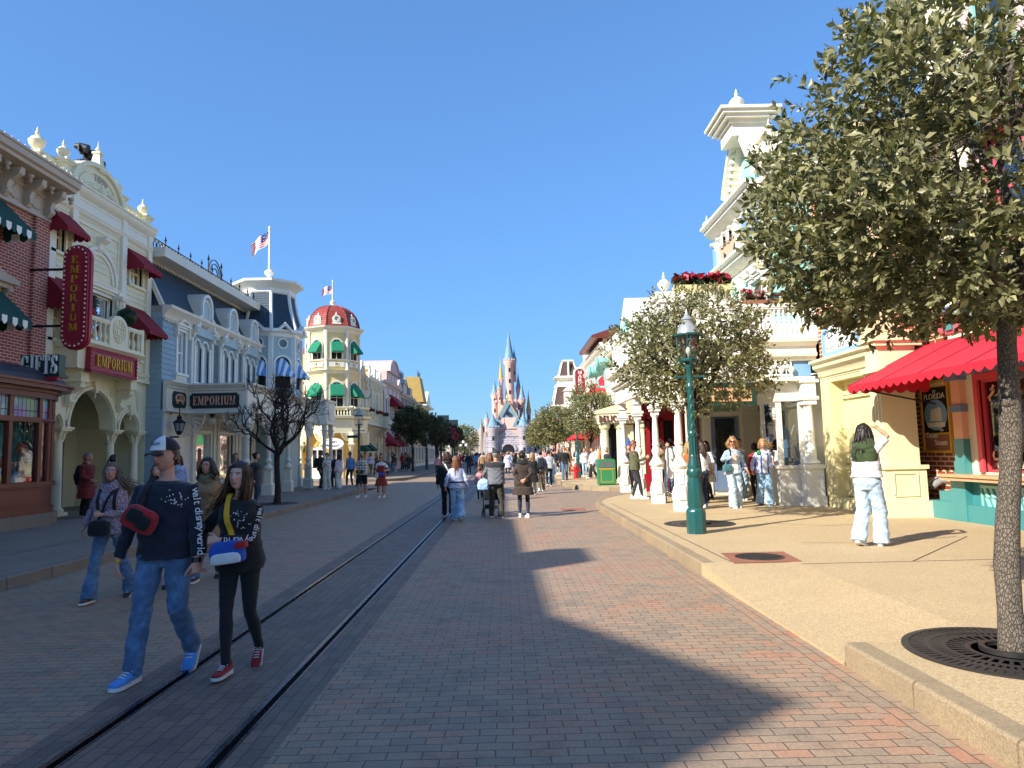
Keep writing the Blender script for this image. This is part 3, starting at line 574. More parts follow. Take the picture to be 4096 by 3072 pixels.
m=MB(fL); bulbs(m,y0,y1+.1,9.66,.86,.24); m.build('bulb_string','bulb',t)
# display bay
C=[(9.2,1.35),(17.55,1.35),(18.05,1.28),(18.5,1.08),(18.82,.72),(18.95,.3),(18.97,0)]
def ring(k,z0,z1,m,o=0.): m.prism([(9.2,0)]+[(u+(o*(u-17.5)/1.5 if u>17 else 0),w_+o) for u,w_ in C[:-1]]+[(18.97+o,0)],z0,z1,'z')
m=MB(fL); ring(0,ZS-.02,.47,m,.12); m.build('plinth','kerb_grey',t)
m=MB(fL); ring(0,.47,.62,m,.05); ring(0,.62,1.12,m); ring(0,1.12,1.24,m,.06); ring(0,3.28,3.42,m,.06)
def posts(m,z0,z1,r=.05):
    for u in (9.3,11.3,13.2,14.9,16.5,17.55): m.box(u-.06,u+.06,1.24,1.36,z0,z1)
    for u,w_ in C[2:-1]: m.lathe([(r*1.4,z0),(r*1.4,z1)],(u-.03,w_-.04,0),8)
posts(m,1.22,3.3); m.box(9.2,17.6,1.25,1.37,2.68,2.8); m.tube([(u,w_-.03,2.74) for u,w_ in C[1:-1]],.06,6)
for a in np.arange(9.5,17.4,1.62): m.box(a,a+1.2,1.345,1.375,.72,1.04); m.box(a+.08,a+1.12,1.37,1.385,.78,.98)
m.build('bay_frame','redbrown',t,smooth=40)
m=MB(fL); ring(0,3.42,3.5,m,.12); ring(0,3.5,3.6,m,.3); ring(0,3.6,3.66,m,.36); m.build('bay_cornice','redbrown',t)
m=MB(fL)
for i in range(6):
    a=i/6*pi/2; o=.22-1.25*(1-cos(a)); o2=.22-1.25*(1-cos((i+1)/6*pi/2)); P=lambda o,z: [(9.2,0,z)]+[(u+(o*(u-17.5)/1.5 if u>17 else 0),max(.02,w_+o) ,z) for u,w_ in C[:-1]]+[(18.97+o,0,z)]
    m.loft([P(o,3.66+.5*sin(a)),P(o2,3.66+.5*sin((i+1)/6*pi/2))])
m.build('bay_roof','darkroof',t,smooth=60)
m=MB(fL)
G=C[:-1]
for (a,b) in zip(G,G[1:]): m.quad((a[0],a[1]-.06,1.24),(b[0],b[1]-.06,1.24),(b[0],b[1]-.06,2.7),(a[0],a[1]-.06,2.7))
m.build('display_glass','pane_clear',t,recalc=False)
def leaded():
    t=NT('leaded'); g=t.n('NewGeometry'); s=t.n('SeparateXYZ',{0:(g,'Position')}); v=t.n('TexVoronoi',{'Vector':(g,'Position'),'Scale':3.}); c=t.mix(.55,(v,'Color'),lin('8aa0b5'))
    f=t.math('LESS_THAN',t.math('FRACT',t.math('MULTIPLY',t.math('ADD',(s,0),(s,1)),7.)),.13); f2=t.math('LESS_THAN',t.math('FRACT',t.math('MULTIPLY',(s,2),3.4)),.06)
    t.set(col=t.mix(t.math('MAXIMUM',f,f2),t.mix(.35,c,(.25,.3,.36)),(.02,.02,.025)),rough=.15); MATS['leaded']=t.m
leaded(); m=MB(fL)
for (a,b) in zip(G,G[1:]): m.quad((a[0],a[1]-.05,2.8),(b[0],b[1]-.05,2.8),(b[0],b[1]-.05,3.28),(a[0],a[1]-.05,3.28))
m.build('leaded_light','leaded',t,recalc=False)
m=MB(fL); m.quad((9.2,.12,1.1),(18.7,.12,1.1),(18.7,.12,3.3),(9.2,.12,3.3)); m.quad((9.2,.12,1.13),(18.7,.12,1.13),(18.7,1.25,1.13),(9.2,1.3,1.13)); m.build('display_back','warm_in',t,recalc=False)
m=MB(fL)
for a in (15.2,16.2,16.85,17.35,18.1,18.5):
    V=[(a+.04*i,.75+.05*sin(i*1.7)-(.3 if a>17.6 else 0),z) for i in range(10) for z in (1.15,2.68)]; m.add(V,[(2*i,2*i+2,2*i+3,2*i+1) for i in range(9)])
m.build('drapes','teal_drape',t,recalc=False)
for nm,mt,it in (('plush_pile','yellow_warm',[(16.05,.9,1.3,.16),(16.7,1.,1.28,.13),(17.75,.85,1.55,.15)]),('gift_boxes','crimson',[(15.6,.95,1.3,.15),(17.0,.9,1.75,.14),(18.15,.6,1.35,.17),(17.6,.9,2.1,.12)]),('glass_ornaments','sky_trim',[(15.9,.9,1.85,.13),(17.3,.95,1.35,.15),(18.0,.7,1.9,.12)])):
    m=MB(fL)
    for u,w_,z,r in it:
        m.lathe([(r*.5,-r),(r,-r*.7),(r*1.05,0),(r*.6,r*.7),(r*.2,r*1.1)],(u,w_,z),9); m.box(u-r,u+r,w_-.1,w_+.1,z-r-.04,z-r); m.box(u-.02,u+.02,w_-.02,w_+.02,1.13,z-r)
    m.build(nm,mt,t,smooth=40)
# gift sign
s=thing('gifts_sign','dark green sign with white block letters reading GIFTS above the bay','sign',(-11.5,17.5,3.6)); f=FF(17.5).off(0,0,.14)
m=MB(f); m.box(-11.98,-11.02,-.26,.0,3.7,4.22); m.prism([(-12.05,3.64),(-10.95,3.64),(-10.95,3.72),(-12.05,3.72)],-.28,.1); m.build('board','dkgreen',s)
m=MB(f); serif(m,'GIFTS',-11.5,3.74,.46,.0,.05,fw=.9); m.build('lettering','white',s)
m=MB(f); m.box(-11.9,-10.98,-.02,.12,3.56,3.66); m.build('ledge','crimson',s)
# signboard with TRUSTED SINCE
s=thing('wall_sign','white sign with yellow frame ending in TE, trusted since 1867','sign',(XL,16.9,6.4))
m=MB(fL); m.box(14.4,17.62,.02,.1,6.02,6.62); m.build('board','white',s); m=MB(fL); m.strip([(14.4,6.02),(17.62,6.02),(17.62,6.62),(14.4,6.62),(14.4,6.02)],.02,.16,.07); m.build('frame','gold_paint',s)
m=MB(fL); serif(m,'TE',16.25,6.15,.34,.1,.03); text(m,'TRUSTED',17.22,6.42,.1,.1,.012,fw=.46); text(m,'SINCE 1867',17.22,6.24,.1,.1,.012,fw=.5); m.build('lettering','navy_green',s)
# ---- cream emporium
t=thing('cream_store','cream arcaded store front with arched 1896 pediment and red awnings','shop',(XL,22.4,ZS)); E_=t
y0,y1=19.6,25.28
AR=[(19.72,20.52,2.7,2.72,True,True),(20.86,23.24,2.7,2.72,True,True),(23.56,24.76,2.7,2.72,True,True)]
SW=[(19.74,20.34,5.2,6.45),(19.74,20.34,7.75,8.65),(23.95,24.75,5.2,6.45),(23.95,24.75,7.75,8.65),(21.15,22.95,5.25,6.95)]
m=MB(fL); wall(m,y0,y1,2.7,4.35,AR,.45); wall(m,y0,y1,4.35,9.95,SW,.35,th=7); m.quad((y0,-.45,2.7),(y1,-.45,2.7),(y1,-.45,4.4),(y0,-.45,4.4)) if 0 else None
m.box(y0,y1,-.02,.02,9.9,9.96); m.build('wall',['cream_wall','dark_in'],t)
m=MB(fL); siding(m,19.64,20.5,4.6,9.2,.17,SW); siding(m,23.6,25.0,4.6,9.2,.17,SW); m.build('clapboards','cream',t)
# loggia behind the arches
m=MB(fL); wall(m,y0,y1,ZS,4.2,[(19.75,20.4,ZS,2.6,True),(21.1,23.,ZS,2.75,True),(23.7,24.6,ZS,2.6,True)],.5,w=-2.4); m.quad((y0,-2.4,4.1),(y1,-2.4,4.1),(y1,-.02,4.1),(y0,-.02,4.1)); m.quad((y1,-2.4,ZS),(y1,.0,ZS),(y1,.0,4.1),(y1,-2.4,4.1)); m.quad((y0,-2.4,ZS),(y0,.0,ZS),(y0,0,4.1),(y0,-2.4,4.1)); m.build('loggia',['cream_wall','dark_in'],t)
for q in (20.69,23.4,24.92,19.66): m=MB(fL); column(m,q,-.18,ZS,2.72,.14,.36); m.build('column','cream',t,smooth=35)
for q in (20.75,23.3): m=MB(fL); column(m,q,-1.95,ZS,2.72,.12,.34); m.build('column','cream',t,smooth=35)
m=MB(fL)
for a,b in ((19.72,20.52),(20.86,23.24),(23.56,24.76)):
    c=(a+b)/2; r=(b-a)/2
    for k,(rr,w_) in enumerate(((r+.07,.06),(r+.17,.035))): m.strip(arcpts(c-rr,c+rr,2.72,16),-.01,w_,.09)
    m.prism([(c-.07,2.72+r-.08),(c+.07,2.72+r-.08),(c+.11,2.72+r+.26),(c-.11,2.72+r+.26)],.0,.13); m.lathe([(.0,-.2),(.04,-.12),(.02,-.06),(.06,0)],(c,.06,2.7+r-.06),8)
for a in (20.69,23.4): scroll(m,a,0,4.02,.5,.2); m.box(a-.2,a+.2,0,.55,4.02,4.34); m.box(a-.25,a+.25,0,.6,4.3,4.38)
for a in (21.0,23.1,23.62,24.7,20.5):
    for k in range(4): m.prism([(a,3.4),(a-.16+.1*k,4.1),(a-.1+.1*k,4.1)],0,.03)
m.build('arch_trim','cream',t,smooth=35)
m=MB(fL); m.box(20.05,23.38,-.01,.68,4.38,5.02); cornice(m,19.98,23.45,4.98,[(.68,0),(.74,.05),(.82,.12),(.86,.14),(.86,.2)]); m.box(19.62,25.26,-.01,.14,4.4,4.5); cornice(m,19.62,20.,4.5,cyma(.5)); cornice(m,23.45,25.26,4.5,cyma(.5)); m.build('balcony','cream',t)
m=MB(fL); balustrade(m,20.1,21.4,.74,5.18,.78,.24); balustrade(m,22.45,23.35,.74,5.18,.78,.24)
for q in (20.08,23.36): m.fr=fL; m.box(q-.08,q+.08,.66,.82,5.18,6.0)
m2=MB(FR:=Fr((1,0,0),(0,1,0),(0,0,0))); f9=Fr((0,-1,0),(1,0,0),(XL+.74,0,0)); m.fr=f9; balustrade(m,-20.1,-20.1+.01,0,5.18,.1,.5); m.fr=fL
m.prism([(21.4,5.18),(22.45,5.18)]+[(21.925-.525*cos(pi*(1-i/10)),5.75+.45*sin(pi*i/10)) for i in range(11)],.66,.82)
for k in range(3): r=.33-.1*k; m.strip([(21.925+r*cos(q),5.72+r*1.1*sin(q)) for q in np.linspace(0,2*pi,17)],.82,.85,.035)
for k in range(8): q=k*pi/4; m.strip([(21.925+.08*cos(q),5.72+.09*sin(q)),(21.925+.32*cos(q),5.72+.35*sin(q))],.82,.845,.03)
m.build('balustrade','cream',t,smooth=35)
m=MB(fL)
for q in (20.68,23.42,25.12,19.68): m.box(q-.14,q+.14,-.01,.11,4.5,9.78)
for q,h in ((20.95,7.05),(23.15,7.05)): m.box(q-.16,q+.16,-.01,.2,7.02,7.22)
cornice(m,20.8,23.3,7.05,cyma(.55)); cornice(m,19.62,25.27,9.1,cyma(.5)); cornice(m,19.62,25.3,9.62,cyma(.95)); m.box(19.62,25.27,-.01,.06,9.3,9.62)
for k,(rr,w_) in enumerate(((.98,.1),(.84,.06))): m.strip(arcpts(22.05-rr,22.05+rr,7.4,18),-.01,w_,.12)
scroll(m,22.05,0,8.75,.34,.26)
m.strip([(20.95,7.5),(20.95,8.95),(23.15,8.95),(23.15,7.5)],-.01,.05,.06)
m.build('trim','cream_pale',t,smooth=35)
for q in (21.02,23.08): m=MB(fL); column(m,q,.16,5.18,7.05,.1,.3); m.build('column','cream_pale',t,smooth=35)
for a,b,c,d in SW[:4]: window(t,fL,a,b,c,d,'cream',bars=(2,2),hood=False)
for i,(a,b,c,d) in enumerate(SW[:4]): awning(t,fL,a-.22,b+.28,d+(.55 if d<7 else .32),d-(.35 if d<7 else .32),.85 if d<7 else .6,'awn_red')
window(t,fL,*SW[4],'cream_pale',bars=(2,1),hood=True,curtain='curtain')
# parapet
m=MB(fL); P=arcpts(20.6,23.2,10.,14,.95); m.prism([(20.6,9.98)]+P+[(23.2,9.98)],-.35,.02); m.strip(arcpts(20.5,23.3,9.98,16,1.02),-.4,.12,.14); m.strip(arcpts(20.85,22.95,10.05,14,.68),.0,.06,.05)
for k in range(30):
    a=22.05-1.0+2*k/29*1.0; z=10.12+.22*(1-((a-22.05)/1.1)**2)+.05*sin(k*2.3); m.ball((a,.04,z),.045+.02*(k%3),6,4)
m.lathe([(.1,0),(.16,.12),(.12,.2),(.09,.25)],(22.05,.05,10.1),8); m.build('pediment','cream',t,smooth=35)
m=MB(fL); text(m,'1896',22.05,10.5,.2,.02,.03,fw=.66); m.build('date','stone_trim',t)
m=MB(fL); m.box(21.86,22.24,-.3,.1,10.86,11.02); m.box(21.9,22.2,-.28,.06,11.02,11.5,t=(.07,.08)); m.box(21.93,22.17,-.24,.02,11.5,11.56); m.lathe([(.08,0),(.05,.05),(.09,.1),(.04,.16),(.02,.22),(.0,.42)],(22.05,-.11,11.56),8); m.build('obelisk','cream',t,smooth=35)
for q,w_ in ((20.42,-.18),(23.34,-.18),(25.05,-.18),(19.9,-.62)):
    m=MB(fL); pier(m,q,w_,9.98,10.62 if q!=25.05 else 10.5,.2,.09); urn(m,q,w_,10.62 if q!=25.05 else 10.5,.62 if q!=19.9 else .78); m.build('urn_pier','cream',t,smooth=35)
m=MB(fL); balustrade(m,23.6,24.8,-.18,10.05,.46,.2); balustrade(m,19.7,20.2,-.3,10.05,.46,.2); m.build('parapet_balustrade','cream',t,smooth=35)
m=MB(fL); bulbs(m,19.7,25.2,10.07,.3,.17); bulbs(m,20.1,23.3,4.36,.7,.17); m.build('bulb_string','bulb',t)
for i,(q,w_) in enumerate(((20.75,.5),(22.95,.5))):
    s=thing('topiary_ball','round clipped topiary bush %s'%('behind the vertical red sign on the balcony' if i==0 else 'at the right end of the store balcony'),'topiary',(XL+w_,q,5.18),'balcony topiaries'); m=MB(fL); m.lathe([(.11,0),(.15,.25),(.16,.3),(.02,.3)],(q,w_,5.18),10); m.tube([(q,w_,5.4),(q,w_,6.2)],.025); m.build('pot','terracotta',s)
    m=MB(fL); V=[];F=[]
    for k in range(620):
        d=rng.normal(size=3); d/=np.linalg.norm(d); c=np.array([q,w_,6.38])+d*(.26+.05*rng.random()); a=rng.normal(size=3); a-=d*(a@d)*.6; a/=np.linalg.norm(a); b=np.cross(a,d); L=.06; n=len(V); V+=[c-a*L*.6,c+b*L*.4,c+a*L,c-b*L*.4]; F.append((n,n+1,n+2,n+3))
    m.add(V,F); m.ball((q,w_,6.38),.25,12,8); m.build('bush','box_leaf',s,recalc=False)
# vertical sign and horizontal sign
s=thing('vertical_sign','tall rounded red sign spelling EMPORIUM downwards in gold','sign',(-11.45,18.9,4.7)); f=FF(18.8); cx=-11.5
def capsule(m,cx,z0,z1,hw,w0,w1,n=8):
    P=[(cx+hw*cos(a),z1-hw*.9+hw*.9*sin(a)) for a in np.linspace(0,pi,n+1)]+[(cx+hw*cos(a),z0+hw*.9+hw*.9*sin(a)) for a in np.linspace(pi,2*pi,n+1)]; m.prism(P,w0,w1); return P
m=MB(f); P=capsule(m,cx,4.72,7.52,.335,-.26,0); capsule(m,cx,4.68,7.56,.37,-.18,-.08); capsule(m,cx,4.95,7.3,.2,0,.02); m.build('board','crimson',s,smooth=30)
m=MB(f); P2=resample([(cx+(p[0]-cx)*.86,6.12+(p[1]-6.12)*.965) for p in P]+[(cx+(P[0][0]-cx)*.86,6.12+(P[0][1]-6.12)*.965)],.125)
for p in P2: m.ball((p[0],.02,p[1]),.026,6,4)
m.build('bulbs','bulb',s,smooth=60)
m=MB(f)
for i,c in enumerate('EMPORIUM'): serif(m,c,cx,7.02-i*.262,.2,.02,.035,fw=.13 if c=='I' else (.23 if c=='M' else .19))
m.build('lettering','gold',s)
m=MB(f)
for z in (5.35,6.9): m.box(-12.85,cx-.3,-.15,-.1,z-.03,z+.03)
m.build('bracket','black',s)
s=thing('fascia_sign','red sign with gold EMPORIUM letters on the cream balcony front','sign',(XL+.7,21.7,4.4))
m=MB(fL); m.box(20.45,23.0,.69,.8,4.34,4.98); m.strip([(20.45,4.34),(23.,4.34),(23.,4.98),(20.45,4.98),(20.45,4.34)],.7,.84,.09); m.build('board','crimson',s)
m=MB(fL)
for p in resample([(20.45,4.34),(23.,4.34),(23.,4.98),(20.45,4.98),(20.45,4.34)],.12): m.ball((p[0],.85,p[1]),.02,5,4)
m.build('bulbs','crimson',s); m=MB(fL); serif(m,'EMPORIUM',21.72,4.5,.33,.8,.05,fw=1.95); m.build('lettering','gold',s)
s=thing('floodlights','cluster of black floodlights on a roof frame behind the pediment','floodlights',(XL-.9,23.2,10.)); m=MB(fL.off(0,0,.55))
m.tube([(22.6,-.9,10),(22.6,-.9,11.5)],.03); m.tube([(23.6,-.9,10),(23.6,-.9,11.3)],.03); m.tube([(22.4,-.9,11.3),(23.9,-.9,11.1)],.03); m.tube([(22.4,-.9,10.7),(23.9,-.9,10.55)],.03); m.build('frame','black',s)
for i in range(7):
    a=(22.45+.3*(i%4)+.1*(i>3)); z=11.42-.06*(i%4)-(.5 if i>3 else 0); m=MB(fL.off(0,0,.55)); m.tube([(a,-1.1,z+.02),(a+.02,-.95,z),(a+.05,-.7,z-.08)],[.08,.13,.15],9); m.box(a-.15,a+.15,-.92,-.88,z-.2,z+.03); m.build('lamp','black',s,smooth=40)
# ---- blue mansard store
XB=-12.3; fB=FL(XB); t=thing('blue_store','pale blue clapboard store with slate mansard and three arched dormers','shop',(XB,30.6,ZS)); BL=t
y0,y1=25.3,36.4; DC=[(28.55,'d'),(31.3,'d'),(33.95,'d')]
HW=[(26.45,27.15,4.95,6.55,False)]+[(c+s-.3,c+s+.3,4.75,6.15,True) for c,_ in DC for s in (-.36,.36)]
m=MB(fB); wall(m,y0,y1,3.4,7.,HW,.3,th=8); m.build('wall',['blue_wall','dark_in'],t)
m=MB(fB); siding(m,y0,27.62,4.6,6.9,.2,HW)
for a,b in ((29.5,30.35),(32.25,33.0),(34.9,36.3)): siding(m,a,b,4.6,6.9,.2)
m.box(25.285,25.42,-.12,.075,ZS,3.5); m.fr=FF(25.3); siding(m,-12.8,-12.33,ZS,7.,.2); m.build('clapboards','blue_wall',t)
window(t,fB,26.45,27.15,4.95,6.55,'white',hood=True)
m=MB(fB); m.box(26.35,27.25,0,.05,4.55,4.86); m.strip(arcpts(26.4,27.2,6.72,8,.25),0,.16,.08)
for q in (26.3,27.3): m.box(q-.06,q+.06,0,.14,6.3,6.75)
cornice(m,y0-.03,y1,6.82,[(.02,0),(.08,.04),(.1,.12),(.22,.28),(.34,.36),(.36,.46)]); dentils(m,y0,y1,6.74,0,.1,.08,.2)
for a in (27.6,29.5,30.36,32.24,33.02,34.88): m.box(a-.09,a+.09,0,.1,4.55,6.82); scroll(m,a,.1,6.8,.22,.14)
cornice(m,y0+.1,y1,9.1,[(-.85,0),(-.72,.03),(-.7,.1),(-.55,.24),(-.45,.28),(-.45,.36)],0); dentils(m,y0+.1,y1,9.03,-.85,-.7,.07,.22)
m.build('cornice','offwhite',t,smooth=35)
m=MB(fB); m.add([(y0,.05,7.26),(y1,.05,7.26),(y1,-.85,9.12),(y0+.3,-.85,9.12),(y0,-6,7.26),(y0+.3,-6,9.12),(y1,-6,9.12)],[(0,1,2,3),(0,3,5,4),(3,2,6,5)]); m.build('mansard_roof','slate',t,recalc=False)
m=MB(fB); m.prism([(.06,7.26),(-.83,9.12),(-.95,9.12),(-.1,7.26)],y0-.03,y0+.12,'u'); m.build('hip_trim','offwhite',t)
m=MB(fB); finial_fence(m,y0+.3,y1,-.62,9.46,.62,.26)
for s in (-.7,.7): m.box(31.3+s-.02,31.3+s+.02,-.64,-.6,9.46,10.4); m.lathe([(.02,0),(.06,.06),(0,.3)],(31.3+s,-.62,10.38),6)
for r in (.68,.5,.3): m.strip(arcpts(31.3-r,31.3+r,9.9,10),-.64,-.6,.03)
m.build('roof_cresting','black',t)
m=MB(fB)
for q in np.arange(25.6,36.3,1.75): m.box(q-.06,q+.06,-1.1,-1.04,9.4,10.15)
m.box(25.5,36.3,-1.1,-1.05,10.1,10.18); m.build('guard_rail','offwhite',t)
for c,_ in DC:
    O=[(c-.95,6.62),(c+.95,6.62),(c+.95,6.95),(c+.72,6.95),(c+.72,7.3),(c+.46,7.42),(c+.46,7.85)]+[(c+.46*cos(a),7.85+.46*sin(a)) for a in np.linspace(0,pi,11)[1:-1]]+[(c-.46,7.85),(c-.46,7.42),(c-.72,7.3),(c-.72,6.95),(c-.95,6.95)]
    d=MB(fB); d.prism(O,-.5,.16); o=d.build('dormer','blue_pale',t)
    d=MB(fB); L=O[2:]; L=L+[]; d.strip(L,.1,.28,.11); d.strip([(p[0]*.8+c*.2,p[1]*.86+.96) for p in L[2:-2]],.1,.2,.05); d.build('trim','white',o,smooth=35)
    d=MB(fB); A=[(c+.55*cos(a),7.82+.57*sin(a)) for a in np.linspace(0,pi,11)]; V=[];F=[]
    A=[(c+.55,7.4)]+A+[(c-.55,7.4)]
    for p in A: V+=[(p[0],.2,p[1]),(p[0],-1.0,p[1])]
    d.add(V,[(2*i,2*i+1,2*i+3,2*i+2) for i in range(len(A)-1)]); d.build('hood','offwhite',o,recalc=False)
    d=MB(fB)
    for k in range(12): d.ball((c+rng.normal()*.16,.17,7.+abs(rng.normal())*.12),.06,6,4)
    d.build('carving','stone_trim',o,smooth=60)
    for s in (-.36,.36): window(t,fB,c+s-.3,c+s+.3,4.75,6.15,'white',arch=True,bars=(1,2),cas=.06,curtain=None,sill=False)
    d=MB(fB); d.box(c-.86,c+.86,-.01,.13,4.62,4.74)
    for s in (-.72,0,.72): d.box(c+s-.06,c+s+.06,-.01,.11,4.74,6.2)
    d.build('window_trim','white',t)
# porch
YP=27.; XP=-9.85
m=MB(); PZ=[(.0,3.42),(.1,3.44),(.1,3.52),(.03,3.56),(.03,4.28),(.08,4.3),(.1,4.36),(.2,4.46),(.24,4.5),(.24,4.56),(-.1,4.56),(-.1,3.42)]
m.fr=FF(YP); m.prism([(a,b) for a,b in PZ],XB,XP,'u'); m.fr=FL(XP); m.prism(PZ,YP,36.2,'u'); m.fr=fB; m.prism([(a+.18,b) for a,b in PZ],25.32,YP,'u')
m.fr=WORLD; m.box(XB,XP,YP,37.4,4.44,4.5); m.box(XB,XP,YP,37.4,3.45,3.5); m.box(-12.2,-9.15,36.2,38.0,3.42,4.5); m.box(-12.2,-9.05,36.15,38.05,4.5,4.6); m.box(-12.2,-9.1,36.18,38.02,3.36,3.45); m.box(-9.2,-9.1,36.5,37.6,3.6,4.4)
m.build('porch_roof','offwhite',t)
m=MB(fB); wall(m,25.3,36.4,ZS,3.42,[(28.1,29.5,.75,2.75),(30.4,31.9,.75,2.75),(32.8,34.2,.75,2.75),(34.6,35.8,ZS,2.6)],.3,w=.06,mi=(0,1)); 
for q in (27.8,29.75,30.15,32.15,32.55,34.4): m.box(q-.1,q+.1,.06,.16,ZS,3.42)
for q in (28.1,30.4,32.8): 
    for k in range(10): m.box(q+k*.15,q+k*.15+.05,.06,.09,2.86,3.25)
m.build('shopfront',['offwhite','warm_in'],t)
fs=fB.off(0,.06,0)
for q in ((28.1,29.5),(30.4,31.9),(32.8,34.2)): window(t,fs,q[0],q[1],.75,2.75,'cream_pale',bars=(1,1),curtain=None,hood=False,pm='pane_clear',name='display_window')
m=MB(fB)
for k in range(9): m.lathe([(.28-.01*k,0),(.3-.01*k,.05),(.28-.01*k,.1)],(28.75,-.1,1.25+k*.1),12,sy=.4)
m.build('display_stack','terracotta',t,smooth=40)
def porchpost(x,y,lab=None):
    m=MB(); b=ZS; m.box(x-.21,x+.21,y-.21,y+.21,b,b+.42); m.box(x-.21,x+.21,y-.21,y+.21,b+.42,b+.5,t=(.05,.05)); m.box(x-.15,x+.15,y-.15,y+.15,b+.5,b+.98)
    m.box(x-.18,x+.18,y-.18,y+.18,b+.98,b+1.02)
    m.lathe([(.1,1.02),(.17,1.06),(.19,1.12),(.15,1.2),(.09,1.26),(.09,1.3),(.14,1.36),(.15,1.42),(.1,1.5),(.085,1.55),(.1,1.6),(.09,2.6),(.12,2.62),(.12,2.68),(.09,2.7)],(x,y,b),14)
    m.box(x-.11,x+.11,y-.11,y+.11,b+2.7,3.43); m.box(x-.16,x+.16,y-.16,y+.16,b+2.84,b+2.9); return m
for x,y in ((XP,YP+.05),(XP,29.55),(-9.95,32.5),(-9.9,35.6),(-9.3,36.4),(-9.3,37.7),(-11,37.7)): porchpost(x,y).build('porch_post','offwhite',t,smooth=35)
def fan(m,x,z,s,a0,a1,w0=-.02,w1=.02):
    m.strip([(x+s*cos(a),z+s*sin(a)) for a in np.linspace(a0,a1,7)],w0,w1,.05)
    m.strip([(x+s*.45*cos(a),z+s*.45*sin(a)) for a in np.linspace(a0,a1,6)],w0,w1,.04)
    for a in np.linspace(a0,a1,7): m.strip([(x+.1*cos(a),z+.1*sin(a)),(x+s*cos(a),z+s*sin(a))],w0,w1,.035)
BR=[(FF(YP+.05),XB+.06,.8,-pi/2,0),(FF(YP+.05),XP-.1,.8,-pi,-pi/2)]
for y in (29.55,32.5,35.6): BR+=[(FL(XP),y-.1,.7,-pi,-pi/2),(FL(XP),y+.1,.7,-pi/2,0)]
for fr_,q,l_,a0,a1 in BR+[(FL(XP),YP+.15,.7,-pi/2,0)]: m=MB(fr_); fan(m,q,3.4,l_,a0,a1); m.build('porch_bracket','offwhite',t)
for x,y in ((-11.4,27.6),(-10.8,28.4),(-11.3,30),(-10.7,31.2),(-11,33)):
    m=MB(); m.lathe([(.16,.02),(.05,-.1),(.04,-.14),(.1,-.15)],(x,y,3.45),10); o=m.build('porch_lamp','black',t,smooth=40); m=MB(); m.ball((x,y,3.18),.14,12,8); m.build('globe','globe',o,smooth=60)
s=thing('porch_sign','dark EMPORIUM sign with pale letters on the porch fascia','sign',(-11.1,YP,3.6)); f=FF(YP-.03)
def notch(x0,x1,z0,z1,c): return [(x0+c,z0),(x1-c,z0),(x1-c*.8,z0+c*.8),(x1,z0+c),(x1,z1-c),(x1-c*.8,z1-c*.8),(x1-c,z1),(x0+c,z1),(x0+c*.8,z1-c*.8),(x0,z1-c),(x0,z0+c),(x0+c*.8,z0+c*.8)]
m=MB(f); m.prism(notch(-11.98,-10.12,3.62,4.2,.08),0,.04); m.build('board','navy_green',s); m=MB(f); serif(m,'EMPORIUM',-11.05,3.74,.34,.04,.03,fw=1.6); m.build('lettering','peach_panel',s)
s=thing('belts_sign','small dark BELTS sign on the porch corner beside the wall lantern','sign',(XB+.2,26.3,3.6)); f=FL(XB+.215)
m=MB(f); m.prism(notch(25.75,26.8,3.62,4.2,.08),0,.04); m.build('board','dkgreen',s); m=MB(f); m.prism([(25.95,3.85),(26.6,3.85)]+[(26.275+.38*cos(a),3.95+.18*sin(a)) for a in np.linspace(0,pi,9)],.04,.055); m.prism([(26.0,3.86),(26.14,3.86),(26.12,3.74),(26.07,3.8),(26.02,3.74)],.04,.054); m.prism([(26.42,3.86),(26.56,3.86),(26.54,3.74),(26.49,3.8),(26.44,3.74)],.04,.054); m.build('ribbon','peach_panel',s); m=MB(f); text(m,'BELTS',26.275,3.89,.15,.056,.012,fw=.5,arc=.04); m.build('lettering','navy_green',s)
s=thing('wall_lantern','black hanging carriage lantern under the porch corner','lantern',(XB+.35,25.95,2.7)); x,y=XB+.42,25.9; m=MB(); m.tube([(XB+.1,y,3.35),(XB+.2,y,3.6),(x,y,3.58),(x,y,3.35)],.02); m.lathe([(.02,.62),(.05,.58),(.1,.52),(.08,.46),(.2,.36),(.24,.32),(.2,.3)],(x,y,2.72),8); m.lathe([(.06,-.12),(.1,-.06),(.13,0),(.13,.02)],(x,y,2.72),8)
for k in range(6): a=2*pi*k/6; m.tube([(x+.13*cos(a),y+.13*sin(a),2.73),(x+.2*cos(a),y+.2*sin(a),3.03)],.015,4)
m.box(XB+.1,x,y-.02,y+.02,2.5,2.56); m.build('frame','black',s); m=MB(); m.lathe([(.11,.02),(.18,.3)],(x,y,2.72),8); m.build('glass','lampgrey',s)
